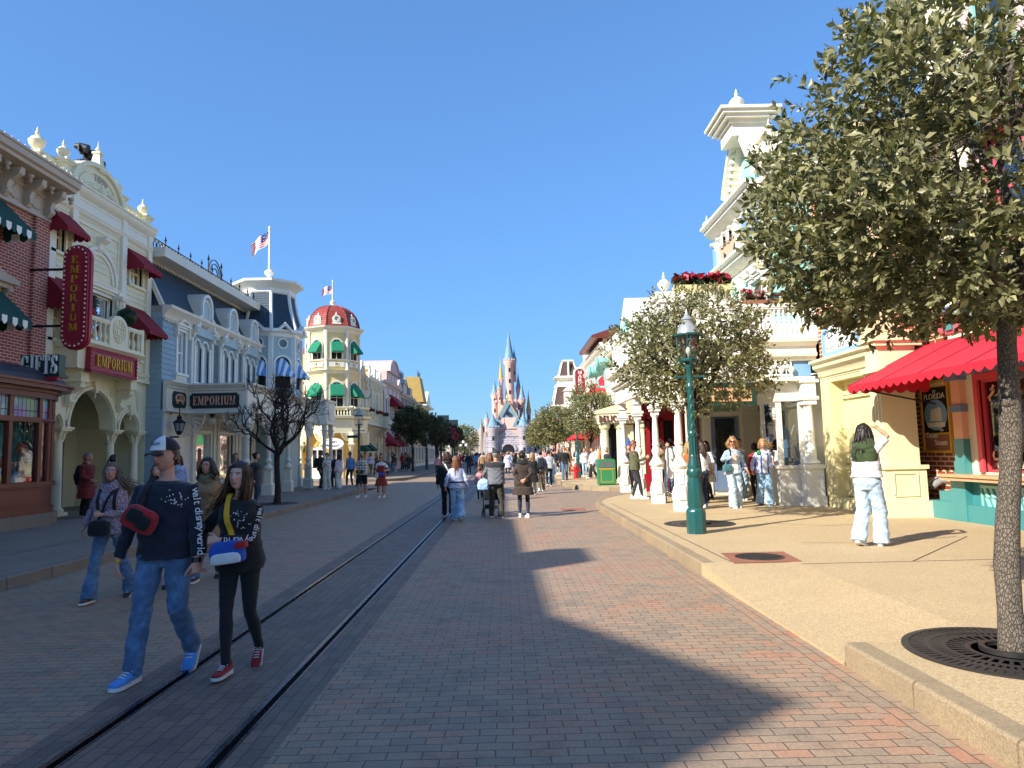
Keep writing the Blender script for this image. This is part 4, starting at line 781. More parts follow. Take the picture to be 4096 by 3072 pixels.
# tower
tc=(-12.3,36.7); m=MB(); octa(m,tc,1.62,1.62,4.4,7.8); octa(m,tc,1.5,1.5,ZS,4.5); m.build('tower','blue_pale',t)
m=MB(); m.lathe([(1.78,8.1),(1.6,8.6),(1.42,9.2),(1.32,9.7),(1.28,10.1)],(*tc,0),8,pi/8); m.build('tower_roof','slate',t)
m=MB(); m.lathe([(1.28,10.05),(1.35,10.12),(1.35,10.3),(1.5,10.45),(1.78,10.6),(1.8,10.72),(1.2,10.85),(.3,11.0)],(*tc,0),8,pi/8); m.lathe([(1.64,7.75),(1.7,7.8),(1.72,7.95),(1.85,8.05),(1.86,8.14),(1.7,8.16)],(*tc,0),8,pi/8)
for k in range(8):
    a=pi/8+k*pi/4; m.tube([(tc[0]+r*cos(a),tc[1]+r*sin(a),z) for r,z in ((1.78,8.12),(1.6,8.6),(1.42,9.2),(1.32,9.7),(1.28,10.1))],.09,5)
    m.box(tc[0]+1.62*cos(a)-.1,tc[0]+1.62*cos(a)+.1,tc[1]+1.62*sin(a)-.1,tc[1]+1.62*sin(a)+.1,4.4,7.8)
def facet(c,r,ang):
    """frame on an octagon side: u along the side, w outwards, u=0 at its middle"""
    d=(cos(ang),sin(ang),0); u=(-sin(ang),cos(ang),0); a=r*cos(pi/8); return Fr(u,d,(c[0]+a*d[0],c[1]+a*d[1],0))
TF=[facet(tc,1.62,a) for a in (-pi/2,-pi/4,0)]
for f in TF:
    m.fr=f; m.prism([(-.72,8.12),(-.35,8.16),(0,8.5),(.35,8.16),(.72,8.12),(.72,7.98),(.35,8.),(0,8.33),(-.35,8.),(-.72,7.98)],.1,.34)
    m.strip(arcpts(-.46,.46,6.35,12),0,.1,.1); m.box(-.5,-.42,0,.09,5.2,6.35); m.box(.42,.5,0,.09,5.2,6.35); m.strip([(.25*cos(q),7.45+.25*sin(q)) for q in np.linspace(0,2*pi,15)],0,.08,.07)
m.build('tower_trim','white',t,smooth=35)
for f in TF:
    m=MB(f); m.prism(arcpts(-.42,.42,6.35,10)+[(.42,5.2),(-.42,5.2)],-.02,.012); o=m.build('tower_window','dark_in',t); m=MB(f)
    for k in range(6): m.box(-.18,.18,.0,.03,7.3+.05*k,7.325+.05*k)
    m.prism([(.22*cos(q),7.45+.22*sin(q)) for q in np.linspace(0,2*pi,13)[:-1]],-.02,.008); m.build('louvre','blue_dark',o)
    awning(t,f,-.42,.42,6.72,5.85,.55,'stripe_blue',arch=True,vh=.14)
    m=MB(f); P=[(-.4,8.65),(.4,8.65)]+[(.36*cos(q),9.55+.36*sin(q)) for q in np.linspace(0,pi,9)]; m.prism([(p[0],p[1]) for p in P],-.28,-.2); 
m=MB(); x,y=tc; m.lathe([(.32,0),(.3,.06),(.12,.12),(.1,.3),(.22,.4),(.26,.5),(.2,.6),(.08,.66),(.06,.72),(.045,2.85),(.07,2.88),(.08,2.95),(.0,3.05)],(x,y,10.9),12); o=m.build('flagpole','white',t,smooth=35)
def flagmat():
    t=NT('flag'); p=t.n('TexCoord'); s=t.n('SeparateXYZ',{0:(p,'UV')}); f=t.math('GREATER_THAN',t.math('FRACT',t.math('MULTIPLY',(s,1),6.5)),.5); c=t.mix(f,lin('e8e4e4'),lin('c0303c'))
    k=t.math('MULTIPLY',t.math('LESS_THAN',(s,0),.42),t.math('GREATER_THAN',(s,1),.46)); v=t.n('TexVoronoi',{'Vector':(p,'UV'),'Scale':16.}); st=t.mix(t.math('LESS_THAN',(v,0),.28),lin('2a3a78'),lin('e6e6ee')); t.set(col=t.mix(k,c,st),rough=.8); MATS['flag']=t.m
flagmat()
def flag(P,x,y,z,L,H,droop):
    n,k=14,8; V=[];F=[];UV=[]
    for i in range(n+1):
        for j in range(k+1):
            a,b=i/n,j/k; V.append((x-a*L*.9,y+.12*sin(a*9+b)*a*L,z-H+b*H-a*droop-.05*sin(a*7))); UV.append((a,b))
    for i in range(n):
        for j in range(k): q=i*(k+1)+j; F.append((q,q+k+1,q+k+2,q+1))
    m=MB(); m.add(V,F); o=m.build('flag','flag',P,smooth=180,recalc=False); uv=o.data.uv_layers.new(name='UVMap')
    for l in o.data.loops: uv.data[l.index].uv=UV[l.vertex_index]
flag(o,x-.05,y,13.72,1.0,.7,.75)
# ---- corner restaurant with the red dome
t=thing('dome_restaurant','cream corner restaurant with octagonal turret, red tiled dome and green awnings','restaurant',(-12.7,58,ZS)); WR=t
wc=(-12.75,52.2); f72=pi/8
def oct0(m,r0,r1,z0,z1): octa(m,wc,r0,r1,z0,z1,8,0)
def fac0(r,k): return facet(wc,r,-pi/2+pi/8+k*pi/4)
m=MB(); oct0(m,1.98,1.98,5.0,7.75); oct0(m,1.9,1.9,7.7,11.); m.build('turret','corn',t)
m=MB()
for z,h,r0,r1 in ((3.3,.55,2.0,2.05),(4.3,.22,2.5,2.9),(7.6,.14,2.02,2.2),(7.74,.1,2.2,2.3),(8.55,.1,2.02,2.08),(10.6,.2,1.95,2.1),(10.8,.12,2.2,2.35),(10.92,.08,2.35,2.38)): oct0(m,r0,r1,z,z+h)
for k in range(8):
    a=k*pi/4; x,y=wc[0]+1.93*cos(a),wc[1]+1.93*sin(a); m.lathe([(.14,5),(.14,7.6),(.2,7.7),(.12,7.8),(.12,10.5),(.2,10.75)],(x,y,0),6)
for k in (-2,-1,0,1):
    f=fac0(1.98,k); m.fr=f; w_=.74
    m.strip(arcpts(-.5,.5,6.55,10),0,.09,.12); m.box(-.56,-.44,0,.08,5.2,6.55); m.box(.44,.56,0,.08,5.2,6.55); m.strip(arcpts(-.42,.42,9.7,10),-.05,.06,.1); m.box(-.48,-.36,-.05,.05,8.6,9.7); m.box(.36,.48,-.05,.05,8.6,9.7)
    for a,b in ((-.55,-.1),(.1,.55)): m.box(a,b,0,.05,8.1,8.45); m.box(a,b,0,.05,7.1,7.45) if 0 else None
    m.strip([(.14*cos(q),8.28+.13*sin(q)) for q in np.linspace(0,2*pi,11)],.0,.07,.05)
m.build('turret_trim','cream_pale',t,smooth=35)
for k in (-2,-1,0,1):
    f=fac0(1.98,k)
    for z0,z1,rr,b in ((5.2,6.55,.44,0),(8.6,9.7,.37,-.06)):
        m=MB(f); m.prism([(-rr,z0),(rr,z0)]+arcpts(-rr,rr,z1,8)[::-1],b-.05,b+.012); o=m.build('turret_window','dark_in',t); m=MB(f); m.box(-.02,.02,b,b+.04,z0,z1+rr); m.box(-rr,rr,b,b+.038,z0+(z1-z0)*.5-.02,z0+(z1-z0)*.5+.02); m.build('sash','cream_pale',o)
        if k>-2: awning(t,f,-rr-.02,rr+.02,z1+rr-.08,z1-.5,.62,'awn_green',vh=.12,sc_=.14,w0=b+.03)
    m=MB(f); m.box(-.62,-.5,-.01,.03,5.2,7.); m.box(.5,.62,-.01,.03,5.2,7.); m.build('panel','peach',t)
m=MB(); D=[(2.02,11.),(1.98,11.2),(1.9,11.55),(1.74,11.95),(1.48,12.3),(1.12,12.58),(.65,12.78),(.2,12.86)]; m.lathe(D,(*wc,0),8,0); m.build('dome','tile_red',t)
m=MB(); m.lathe([(.25,0),(.3,.06),(.12,.15),(.2,.26),(.22,.36),(.06,.5),(.05,1.9),(.08,1.95),(0,2.05)],(*wc,12.82),10)
m.build('finial','cream_pale',t,smooth=35)
for k in range(8): a=k*pi/4; m=MB(); m.tube([(wc[0]+r*cos(a),wc[1]+r*sin(a),z) for r,z in D],.045,5); m.build('dome_rib','tile_red',t)
for k in (-2,-1,0,1):
    a=-pi/2+pi/8+k*pi/4; r=1.62; f=Fr((-sin(a),cos(a),0),(cos(a),sin(a),0),(wc[0]+r*cos(a),wc[1]+r*sin(a),0)); m=MB(f)
    m.prism([(-.26,11.3),(.26,11.3)]+[(.3*cos(q),11.6+.28*sin(q)) for q in np.linspace(-.2,pi+.2,12)],-.55,.2); m.strip([(.19*cos(q),11.6+.19*sin(q)) for q in np.linspace(0,2*pi,15)],.18,.25,.06); urn(m,0,.05,11.86,.26); m.box(-.32,.32,-.1,.24,11.2,11.3); d=m.build('dormer','cream_pale',t,smooth=35)
    m=MB(f); m.prism([(.16*cos(q),11.6+.16*sin(q)) for q in np.linspace(0,2*pi,13)[:-1]],.18,.208); m.build('round_window','stone_trim',d)
flag(t,wc[0]-.05,wc[1],14.5,.85,.6,.3)
# ground floor of the corner and its balcony
m=MB(); oct0(m,1.85,1.85,ZS,4.4); m.build('corner_wall','yellow_warm',t)
m=MB(); oct0(m,2.55,2.6,3.35,4.3); oct0(m,2.85,2.9,4.38,4.52)
for k in range(8): a=k*pi/4; x,y=wc[0]+2.5*cos(a),wc[1]+2.5*sin(a); m.box(x-.16,x+.16,y-.16,y+.16,2.5,3.4); m.box(x-.14,x+.14,y-.14,y+.14,4.5,5.25)
for k in (-2,-1,0,1):
    f=fac0(2.75,k); m.fr=f; balustrade(m,-.95,.95,0,4.52,.68,.2); m.fr=fac0(2.56,k); m.box(-.7,.7,0,.04,3.85,4.1); fan(m,-.8,3.35,.55,-pi/2,0); fan(m,.8,3.35,.55,-pi,-pi/2)
m.build('corner_balcony','cream',t,smooth=35)
for k in range(4,8): a=k*pi/4; x,y=wc[0]+2.5*cos(a),wc[1]+2.5*sin(a); m=MB(); column(m,x,y,ZS,2.6,.13,.34); m.build('column','cream',t,smooth=35)
for k in (-1,0): f=fac0(1.85,k); m=MB(f); m.box(-.5,.5,-.02,.03,ZS,2.4); o=m.build('entrance_door','cream_pale',t); m=MB(f); m.box(-.4,-.05,.02,.034,.9,2.2); m.box(.05,.4,.02,.034,.9,2.2); m.build('door_glass','dark_in',o)
# street wing
fW=FL(-12.4); y0,y1=54.,71.6; U=[56.2,59.2,62.2,65.2,68.2,70.4]
HW=[(u-.32,u+.32,5.35,7.25,True) for u in U]+[(u-.5,u+.5,.8,2.9) for u in U]
m=MB(fW); wall(m,y0,y1,ZS,8.6,HW,.3,th=8); m.build('wall',['corn','dark_in'],t)
for q in HW: window(t,fW,q[0],q[1],q[2],q[3],'cream_pale',arch=len(q)>4,curtain=None,hood=False)
m=MB(fW); cornice(m,y0,y1,8.25,cyma(1.3)); cornice(m,y0,y1,3.9,cyma(.8)); m.box(y0,y1,-.01,.95,4.32,4.5)
for u in np.arange(55,71.5,1.5): m.box(u-.12,u+.12,-.01,.1,ZS,8.3); scroll(m,u,0.08,4.3,.6,.16); scroll(m,u,.08,8.25,.35,.16)
m.box(y0,y1,-3,-.15,8.8,9.0); m.build('trim','cream_pale',t,smooth=35)
m=MB(fW); balustrade(m,y0,62,.85,4.5,.7,.22)
for a in range(4): m.box(62.1+a*2.35,64.3+a*2.35,.78,.92,4.5,5.2); m.box(62.4+a*2.35,64.+a*2.35,.9,.95,4.65,5.05)
m.build('balcony','cream',t,smooth=35)
m=MB(fW)
for u in (56,59,62,65,68,71): m.prism([(u-.45,8.9),(u+.45,8.9),(u+.4,9.7)]+[(u+.4*cos(q),9.7+.38*sin(q)) for q in np.linspace(.1,pi-.1,8)]+[(u-.4,9.7)],-1.2,-.1); urn(m,u+1.45,-.15,9.0,.55); m.box(u+1.25,u+1.65,-.35,.05,8.8,9.02)
m.build('roof_dormers','cream_pale',t,smooth=35)
m=MB(fW); m.add([(y0,-.3,9),(y1,-.3,9),(y1,-2,10.6),(y0,-2,10.6)],[(0,1,2,3)]); m.add([(-13.2,0,0)],[]) if 0 else None; m.build('roof','slate',t,recalc=False)
m=MB(); m.fr=FF(53.2); m.add([(-18,0,5.5),(-14.2,0,5.5),(-14.2,0,9.4),(-18,0,9.6)],[(0,1,2,3)]); m.add([(-18,-.2,ZS),(-14,-.2,ZS),(-14,-.2,5.5),(-18,-.2,5.5)],[(0,1,2,3)]); m.mi=1; m.add([(-18,.05,7.2),(-14.3,.05,7.2),(-14.3,-1,10),(-18,-1,10)],[(0,1,2,3)]); m.build('side_wing',['yellow_warm','tile_red'],t,recalc=False)
for u,zz in ((59.2,3.0),(62.2,3.0)): awning(t,fW,u-.8,u+.8,zz+.1,zz-.75,1.0,'awn_dkgreen')
awning(t,FF(53.1),-16.9,-15.,2.9,2.2,.9,'awn_green')
m=MB(FF(52.15)); text(m,'RESTAURANT',-15.95,2.3,.14,.06,.02,fw=1.3); m.build('awning_lettering','white',t)
def flowerbox(name,label,fr,u,w_,z,L,n,cat='flowers',grp=None,box='cream',s=.11,red='crimson'):
    o=fr([(u,w_,z)])[0]; t=thing(name,label,cat,tuple(o),grp); m=MB(fr); m.box(u-L/2,u+L/2,w_-.16,w_+.16,z,z+.22,t=(-.04,-.03)); m.build('box',box,t)
    for nm,mt,k,lift in (('leaves','box_leaf',n,.1),('blooms',red,n,.2)):
        V=[];F=[]
        for i in range(k):
            c=np.array([u+rng.uniform(-.5,.5)*L,w_+rng.normal()*.12,z+.2+lift*(.4+rng.random())+.1*rng.random()]); d=rng.normal(size=3); d[2]=abs(d[2]); d/=np.linalg.norm(d); a=np.cross(d,rng.normal(size=3)); a/=np.linalg.norm(a); b=np.cross(a,d); q=len(V); V+=[c-a*s*.55,c+b*s*.4+d*.02,c+a*s*.55,c-b*s*.4+d*.02]; F.append((q,q+1,q+2,q+3))
        m=MB(fr); m.add(V,F); m.build(nm,mt,t,recalc=False)
    return t
for i,(u,l) in enumerate(((60.5,'nearest'),(64.8,'middle'),(68.2,'farthest'))): flowerbox('flower_box','%s of three red flower boxes on the dome restaurant balcony'%l,fW,u,.85,5.2,1.3,60,'flowers','balcony flower boxes',s=.22)
s=thing('restaurant_sign','tall white lettered sign hanging over the street, spelled downwards','sign',(-11.1,56.7,6)); f=FF(56.6)
m=MB(f); P=[(-.42,8.6),(-.3,8.9),(.3,8.9),(.42,8.6),(.34,8.35),(.3,7.2),(.44,6.9),(.42,6.55),(.25,6.25),(-.25,6.25),(-.42,6.55),(-.44,6.9),(-.3,7.2),(-.34,8.35)]; m.prism([(a-11.15,b) for a,b in P],-.15,.0); m.build('board','sagegreen',s); m=MB(f); m.prism([(a*.84-11.15,7.6+(b-7.6)*.94) for a,b in P],0,.03); m.build('panel','white',s)
m=MB(f)
for i,c in enumerate('WALTS'): serif(m,c,-11.15,8.36-i*.36,.29,.03,.03,fw=.32)
m.build('lettering','gold_paint',s); m=MB(f); m.box(-12.5,-11.4,-.1,-.05,8.3,8.36); m.box(-12.5,-11.4,-.1,-.05,6.7,6.76); m.build('bracket','black',s)
s=thing('oval_sign','oval cream restaurant sign hanging over the corner entrance','sign',(-12.1,49.9,2.5)); f=FF(49.55); O=[(-12.05+.72*cos(q),2.6+.36*sin(q)) for q in np.linspace(0,2*pi,25)[:-1]]
m=MB(f); m.prism(O,0,.06); m.strip(O+[O[0]],-.01,.1,.06); m.build('board','white',s); m=MB(f); text(m,"Walt's",-12.05,2.66,.16,.06,.02,fw=.55,shear=.3); text(m,'RESTAURANT',-12.05,2.42,.12,.06,.02,fw=.85,arc=-.05); m.build('lettering','redbrown',s); m=MB(f); m.box(-12.07,-12.03,0,.04,2.95,3.4); m.build('hanger','black',s)
# ---- pink, dark and ochre houses further on
t,fr=plain_house('pink_house','dusty pink house with rounded parapet hood and burgundy awnings',-12.35,-1,71.65,82.6,9.3,'pink_wall','pink_wall',[(1,2.7),(5,7.6)],cols=4)
m=MB(fr); m.box(72.1,79.2,-.6,.25,9.3,10.3); 
for a in (72.6,74.9,77.2): m.box(a,a+1.6,.2,.3,9.5,10.1)
P=arcpts(72.4,78.4,10.3,14,1.35); m.prism(P,-2.5,.5); m.strip(arcpts(72.3,78.5,10.3,14,1.4),-2.5,.62,.16); m.prism([(79.2,9.1),(82.6,9.1),(80.9,10.3)],-.4,.3); m.box(72.2,75.6,.0,.5,4.3,8.2) if 0 else None; m.build('parapet_hood','pink_wall',t,smooth=40)
m=MB(fr); m.prism([(a,b) for a,b in arcpts(72.8,78.,10.35,12,1.0)],.5,.52); m.build('hood_panel','pink_deep',t)
awning(t,fr,75.3,80.6,8.2,7.0,1.1,'awn_red'); awning(t,fr,72.4,75.9,4.2,2.8,1.2,'awn_red',arch=True); awning(t,fr,77.3,81.6,4.2,2.8,1.2,'awn_red',arch=True)
t,fr=plain_house('mansard_house','tall brown house with dark mansard roof and iron cresting',-12.35,-1,82.65,95,9.0,'brown_wall','stone_trim',[(1,2.7),(5,7.4)],cols=4)
m=MB(fr); m.prism([(.1,9),(-1.2,11.9),(-6,11.9),(-6,9)],82.7,95,'u'); m.build('mansard_roof','tile_brown',t)
m=MB(fr); m.box(84.2,87,-.8,.2,9,10.2); m.prism([(84,10.2),(87.2,10.2),(85.6,11.)],-.8,.35); m.box(90,92,-.8,.2,9,10.2); m.build('dormers','stone_trim',t); m=MB(fr); finial_fence(m,82.8,94.8,-1.3,11.9,.7,.4); m.build('cresting','black',t)
t,fr=plain_house('ochre_house','cream house with ochre tiled tower roof and white gable',-12.3,-1,95.05,112,8.8,'ochre_wall','cream_pale',[(1,2.7),(5,7.2)],cols=5)
m=MB(); m.lathe([(3.1,9),(2.2,12.6)],(-13.6,100.5,0),4,pi/4); m.build('tower_roof','tile_ochre',t); m=MB(fr); m.prism([(105,8.8),(112,8.8),(108.5,11.3)],-5,.5); m.box(104.5,112.5,-.1,.9,8.7,8.95); m.build('gable','cream_pale',t); m=MB(fr); finial_fence(m,98.9,102,.0,12.6,.8,.4); finial_fence(m,98.9,102,-2.6,12.6,.8,.4); m.build('cresting','black',t)
for i,(y,h,c) in enumerate(((112.1,7.2,'pink_wall'),)): plain_house('end_house','last low pink house at the far end of the west side',-12.3,-1,112.1,121,6.2,c,'cream_pale',[(1,2.6),(4,5.4)],cols=3)
# arcade frames in front of the far west houses
for i,y in enumerate((99,104.5)):
    t=thing('arbour','%s dark iron arbour with red flowers on the far west pavement'%('nearer' if i==0 else 'farther'),'arbour',(-8.6,y,ZS),'flowered arbours'); m=MB()
    for yy in (0,4.4):
        for x in (-9.6,-7.6): m.tube([(x,y+yy,ZS),(x,y+yy,4.)],.1,8)
        m.tube([(-8.6+1.*cos(a),y+yy,4.+1.5*sin(a)) for a in np.linspace(0,pi,9)],.1,6)
    m.build('frame','black',t); m=MB(); V=[];F=[]
    for k in range(260):
        a=rng.uniform(0,pi); c=np.array([-8.6+1.1*cos(a),y+rng.uniform(0,4.4),4.+1.5*sin(a)])+rng.normal(size=3)*.12; d=rng.normal(size=3); b=np.cross(d,rng.normal(size=3)); b/=np.linalg.norm(b); d=np.cross(b,rng.normal(size=3)); d/=np.linalg.norm(d); q=len(V); V+=[c-b*.2,c+d*.14,c+b*.2,c-d*.14]; F.append((q,q+1,q+2,q+3))
    m.add(V,F); m.build('blooms','crimson',t,recalc=False)
# ================================================================ the castle at the end (a plain invented one)
cx,cy=.4,200.
t=thing('castle','distant pink fairy-tale castle with blue cone roofs and grey gatehouse','castle',(cx,cy,0))
def crenel(m,c,r,z,n=12,h=.5,wd=.35):
    for k in range(n):
        a=2*pi*k/n; x,y=c[0]+r*cos(a),c[1]+r*sin(a); m.box(x-wd/2,x+wd/2,y-wd/2,y+wd/2,z,z+h)
def ctower(dx,dy,r,zb,zt,rh,mat,roof='castle_blue',cren=True,corb=1.25):
    c=(cx+dx,cy+dy); m=MB(); m.lathe([(r*1.06,zb),(r,zb+.5),(r*.97,zt-1.2),(r*corb,zt-.6),(r*corb,zt)],(*c,0),14)
    for k in range(3):
        a=-pi/2+(k-1)*.7; x,y=c[0]+r*cos(a),c[1]+r*sin(a)
    if cren: crenel(m,c,r*corb*.93,zt,12,.55,r*.28)
    o=m.build('tower',mat,t,smooth=40); m=MB(); m.lathe([(r*1.32,zt+.1),(r*.95,zt+rh*.22),(r*.5,zt+rh*.55),(r*.16,zt+rh*.85),(.04,zt+rh),(.03,zt+rh+1.2)],(*c,0),12); m.build('cone_roof',roof,o,smooth=50)
    m=MB()
    for zz in np.arange(zb+2,zt-1.5,3.2): m.box(c[0]-.22*r**.5,c[0]+.22*r**.5,c[1]-r*1.03,c[1]-r*.8,zz,zz+1.1)
    if m.n: m.build('window_slits','dark_in',o)
m=MB(FF(cy-4)); wall(m,cx-6.6,cx+6.9,0,6.2,[(cx-1.75,cx+1.75,0,2.4,True,True)],2.5,th=3); m.strip(arcpts(cx-2.,cx+2.,2.4,12),0,.4,.6); m.prism([(cx-3,6.2),(cx+3,6.2),(cx,8.3)],-1,.2)
for k in range(16): a=cx-6.5+k*.86; m.box(a,a+.45,-.4,.02,6.2,6.8)
m.build('gatehouse','castle_stone',t)
for dx in (-4.1,4.3): ctower(dx,-4.4,1.45,0,8.6,4.2,'castle_stone')
m=MB(); m.box(cx-4,cx+4.2,cy-2,cy+6,6,11.5); m.box(cx-2.7,cx+3,cy,cy+6,11,16); crenel(m,(cx,cy+2),3.6,16,14,.6,.7); m.box(cx-4.4,cx+4.6,cy-2.3,cy-2,8.4,8.8); m.build('keep','castle_pink',t)
m=MB(); m.prism([(-3,11.5),(3.2,11.5),(1.6,16.3),(-1.4,16.3)],-cy+1.2,-cy-4) if 0 else None; m.fr=FF(cy-1.6); m.prism([(cx-2.9,11.5),(cx+2.9,11.5),(cx,16.6)],-5,0); m.prism([(cx-4.6,8.8),(cx-1.2,8.8),(cx-2.9,12.4)],-4,.5); m.prism([(cx+1.2,8.8),(cx+4.6,8.8),(cx+2.9,12.4)],-4,.5); m.build('gable_roofs','castle_blue',t)
m=MB(FF(cy-2)); 
for a,z in ((-2.9,9.2),(2.9,9.2),(0,12.2)): m.prism([(cx+a-.35,z),(cx+a+.35,z)]+arcpts(cx+a-.35,cx+a+.35,z+.9,6)[::-1],.4 if a else -.2,.75 if a else .45)
m.build('window','dark_in',t)
m=MB(FF(cy-2)); m.strip([(cx-2.95,11.4),(cx,16.7),(cx+2.95,11.4)],.35,.6,.3); m.lathe([(.2,16.7),(.35,17.1),(.05,18.3)],(cx,-.5,0),8); m.build('gilt_trim','castle_gold',t)
ctower(.8,3.,1.3,10,28.,9.,'castle_pink',corb=1.3); ctower(2.3,3.4,.5,22,28.2,3.6,'castle_rose')
ctower(-3.6,2,.85,8,18.2,4.6,'castle_pink'); ctower(4.2,2.4,.8,8,16.6,5.6,'castle_rose'); ctower(-1.7,4,.6,14,22.6,6.4,'castle_pink','castle_gold'); ctower(3.3,4.5,.6,14,20.,5.,'castle_rose'); ctower(-5.9,-1,.6,0,11.,2.8,'castle_pink'); ctower(7.6,-1,1.1,0,8.2,6.,'castle_grey'); ctower(6.1,4,.55,6,13.6,6.,'castle_rose','castle_gold'); ctower(-2.2,1,.55,11,19.5,3.6,'castle_rose')
m=MB(); m.box(cx-4.2,cx+4.2,cy+10,cy+11,0,5); m.build('inner_wall','castle_pink',t)
m=MB(); V=[];F=[]; nx,ny=26,10   # rock outcrop beside the castle
for i in range(nx+1):
    for j in range(ny+1):
        a,b=i/nx,j/ny; x=cx-22+a*16.5; y=cy-3+b*14; h=(11.5*a**1.6+2.2)*(1-(b-.35)**2*1.3)*(.72+.5*math.sin(i*2.7+j*1.3)*math.sin(i*.9)*.5+.1*math.sin(j*5+i)); V.append((x,y,max(0,h if j>0 else 0)))
for i in range(nx):
    for j in range(ny): q=i*(ny+1)+j; F.append((q,q+ny+1,q+ny+2,q+1))
m.add(V,F); tag(m.build('rock_outcrop','rock',None,recalc=False),'pale craggy rock outcrop left of the castle','rocks')
m=MB(); V=[]; xs=np.linspace(-30,30,30)
m.add([(x,196+.2*abs(x),0) for x in xs]+[(x,196+.2*abs(x),1.6+.3*sin(x)) for x in xs],[(i,i+1,31+i,30+i) for i in range(29)]); tag(m.build('garden_wall','cream_wall',None,recalc=False),'low cream garden wall in front of the castle grounds','wall')
m=MB()
for x0,x1,z in ((-26,-16,3.2),(-19,-11,5.2),(-14.5,-10,6.6)): m.box(x0,x1,212,220,0,z)
m.box(-17,-11,211.5,212,5,5.3); m.build('x','white'); o=bpy.data.objects['x']; o.name='white_hall'; tag(o,'stepped white show building on the hill left of the castle','building')
for i,(x,z,l) in enumerate(((-13.2,8.6,'left'),(-11.3,7.6,'right'))):
    t=thing('light_mast','%s of two green floodlight masts by the plaza'%l,'light mast',(x,150,0),'floodlight masts'); m=MB(); m.tube([(x,150,0),(x,150,z)],.12,6); m.build('pole','lamp_green',t); m=MB(); m.box(x-1.3,x+1.1,149.7,150.2,z,z+1.3); m.build('panel','navy_green',t)
# ================================================================ EAST SIDE
# ---- candy shop with the red awning (nearest)
XC=8.95; fC=FRt(XC); t=thing('candy_shop','teal and coral sweet shop with long red awning and marble sill','shop',(XC,9.5,ZS))
y0,y1=3.,14.12; HW=[(a,a+2.2,1.12,2.85) for a in (4.,7.55,11.1)]+[(a,a+.9,5.2,7.2) for a in (4.6,8.,11.6)]+[(a,a+.9,8.4,10) for a in (4.6,8.,11.6)]
m=MB(fC); wall(m,y0,y1,ZS,11.2,HW,.5,th=8); m.build('wall',['cream','dark_in'],t)
m=MB(fC); m.box(y0,y1,-.01,.08,ZS,.95); m.box(y0,y1+.3,.07,.2,ZS,.5); m.box(13.8,14.93,-.38,.1,ZS,.49); m.box(13.9,14.55,-.3,.16,.5,.72); m.box(13.9,14.85,-.4,.215,ZS,.52)
for q in (3.6,6.95,10.55,13.85): m.box(q-.22,q+.22,-.01,.22,ZS,1.0); m.box(q-.16,q+.16,-.01,.15,1.08,1.32); m.box(q-.15,q+.15,-.01,.13,1.32,1.75)
for q in np.arange(3.3,14.4,.62): m.box(q,q+.2,-.01,.1,3.92,4.22)
cornice(m,y0,y1+.05,10.7,cyma(1.3)); m.box(y0,y1+.03,-.01,.12,7.6,7.85)
for a in (5.,8.4,12): scroll(m,a-.75,0,5.0,.22,.2); scroll(m,a+.75,0,5.,.22,.2); m.prism([(a-.8,7.4),(a+.8,7.4),(a,8.05)],-.01,.3); m.box(a-.75,a+.75,-.01,.5,7.3,7.4)
m.build('teal_trim','teal',t)
for q in (3.6,6.95,10.55,13.85): m=MB(fC); m.box(q-.14,q+.14,-.01,.12,1.75,2.9); m.build('pilaster_panel','peach_panel',t)
m=MB(fC)
for q in (3.6,6.95,10.55,13.85): m.box(q-.17,q+.17,-.012,.15,2.28,2.42); m.box(q-.2,q+.2,-.012,.2,2.9,3.35)
m.box(y0,y1,-.012,.14,2.98,3.3); m.box(y0,y1+.1,-.01,.34,4.24,4.3); m.box(y0,y1+.08,-.01,.24,4.3,4.36); m.build('dark_band','bluegrey',t)
m=MB(fC); 
for q in np.arange(3.5,14.2,.62): m.box(q+.03,q+.39,-.01,.07,3.93,4.21)
m.box(y0,y1,-.01,.05,3.86,4.24); m.build('coral_frieze','coral',t)
m=MB(fC); m.box(y0,14.05,.05,.42,.96,1.06); m.box(y0,14.1,.05,.46,1.03,1.08); m.build('marble_sill','marble',t)
for a in (4.,7.55,11.1):
    window(t,fC,a,a+2.2,1.12,2.85,'coral_red',bars=(1,1),cas=.12,curtain=None,sill=False,hood=False,pm='pane_clear',name='shop_window',ins=.06)
    m=MB(fC); m.box(a+.15,a+2.05,-.45,-.3,1.15,1.28); m.box(a+.08,a+2.12,-.49,-.4,1.9,2.85)
    m.build('display','warm_in',t)
    m=MB(fC)
    for k in range(11): u=a+.25+.17*k; m.lathe([(.07,0),(.08,.12),(.05,.2),(.02,.3)],(u,-.36,1.28+.1*(k%3)),8)
    m.build('sweet_jars','marble',t,smooth=40); m=MB(fC)
    for s,u in ((1,a+.1),(-1,a+2.1)): 
        for zz,d in ((1.22,1),(2.72,-1)): m.strip([(u+s*(.05+.2*q/8+.05*cos(q*1.3)),zz+d*.28*(1-q/8)+.03*sin(q*1.6)) for q in range(9)],-.055,-.045,.05)
    m.box(a+.3,a+1.95,-.055,-.05,1.2,1.32); m.build('glass_scrollwork','peach_panel',t); m=MB(Fr((0,-1,0),(-1,0,0),(XC,0,0))); text(m,'SWEETS & TREATS',-a-1.1,1.225,.075,-.05,.006,fw=1.35); m.build('glass_lettering','teal',t)
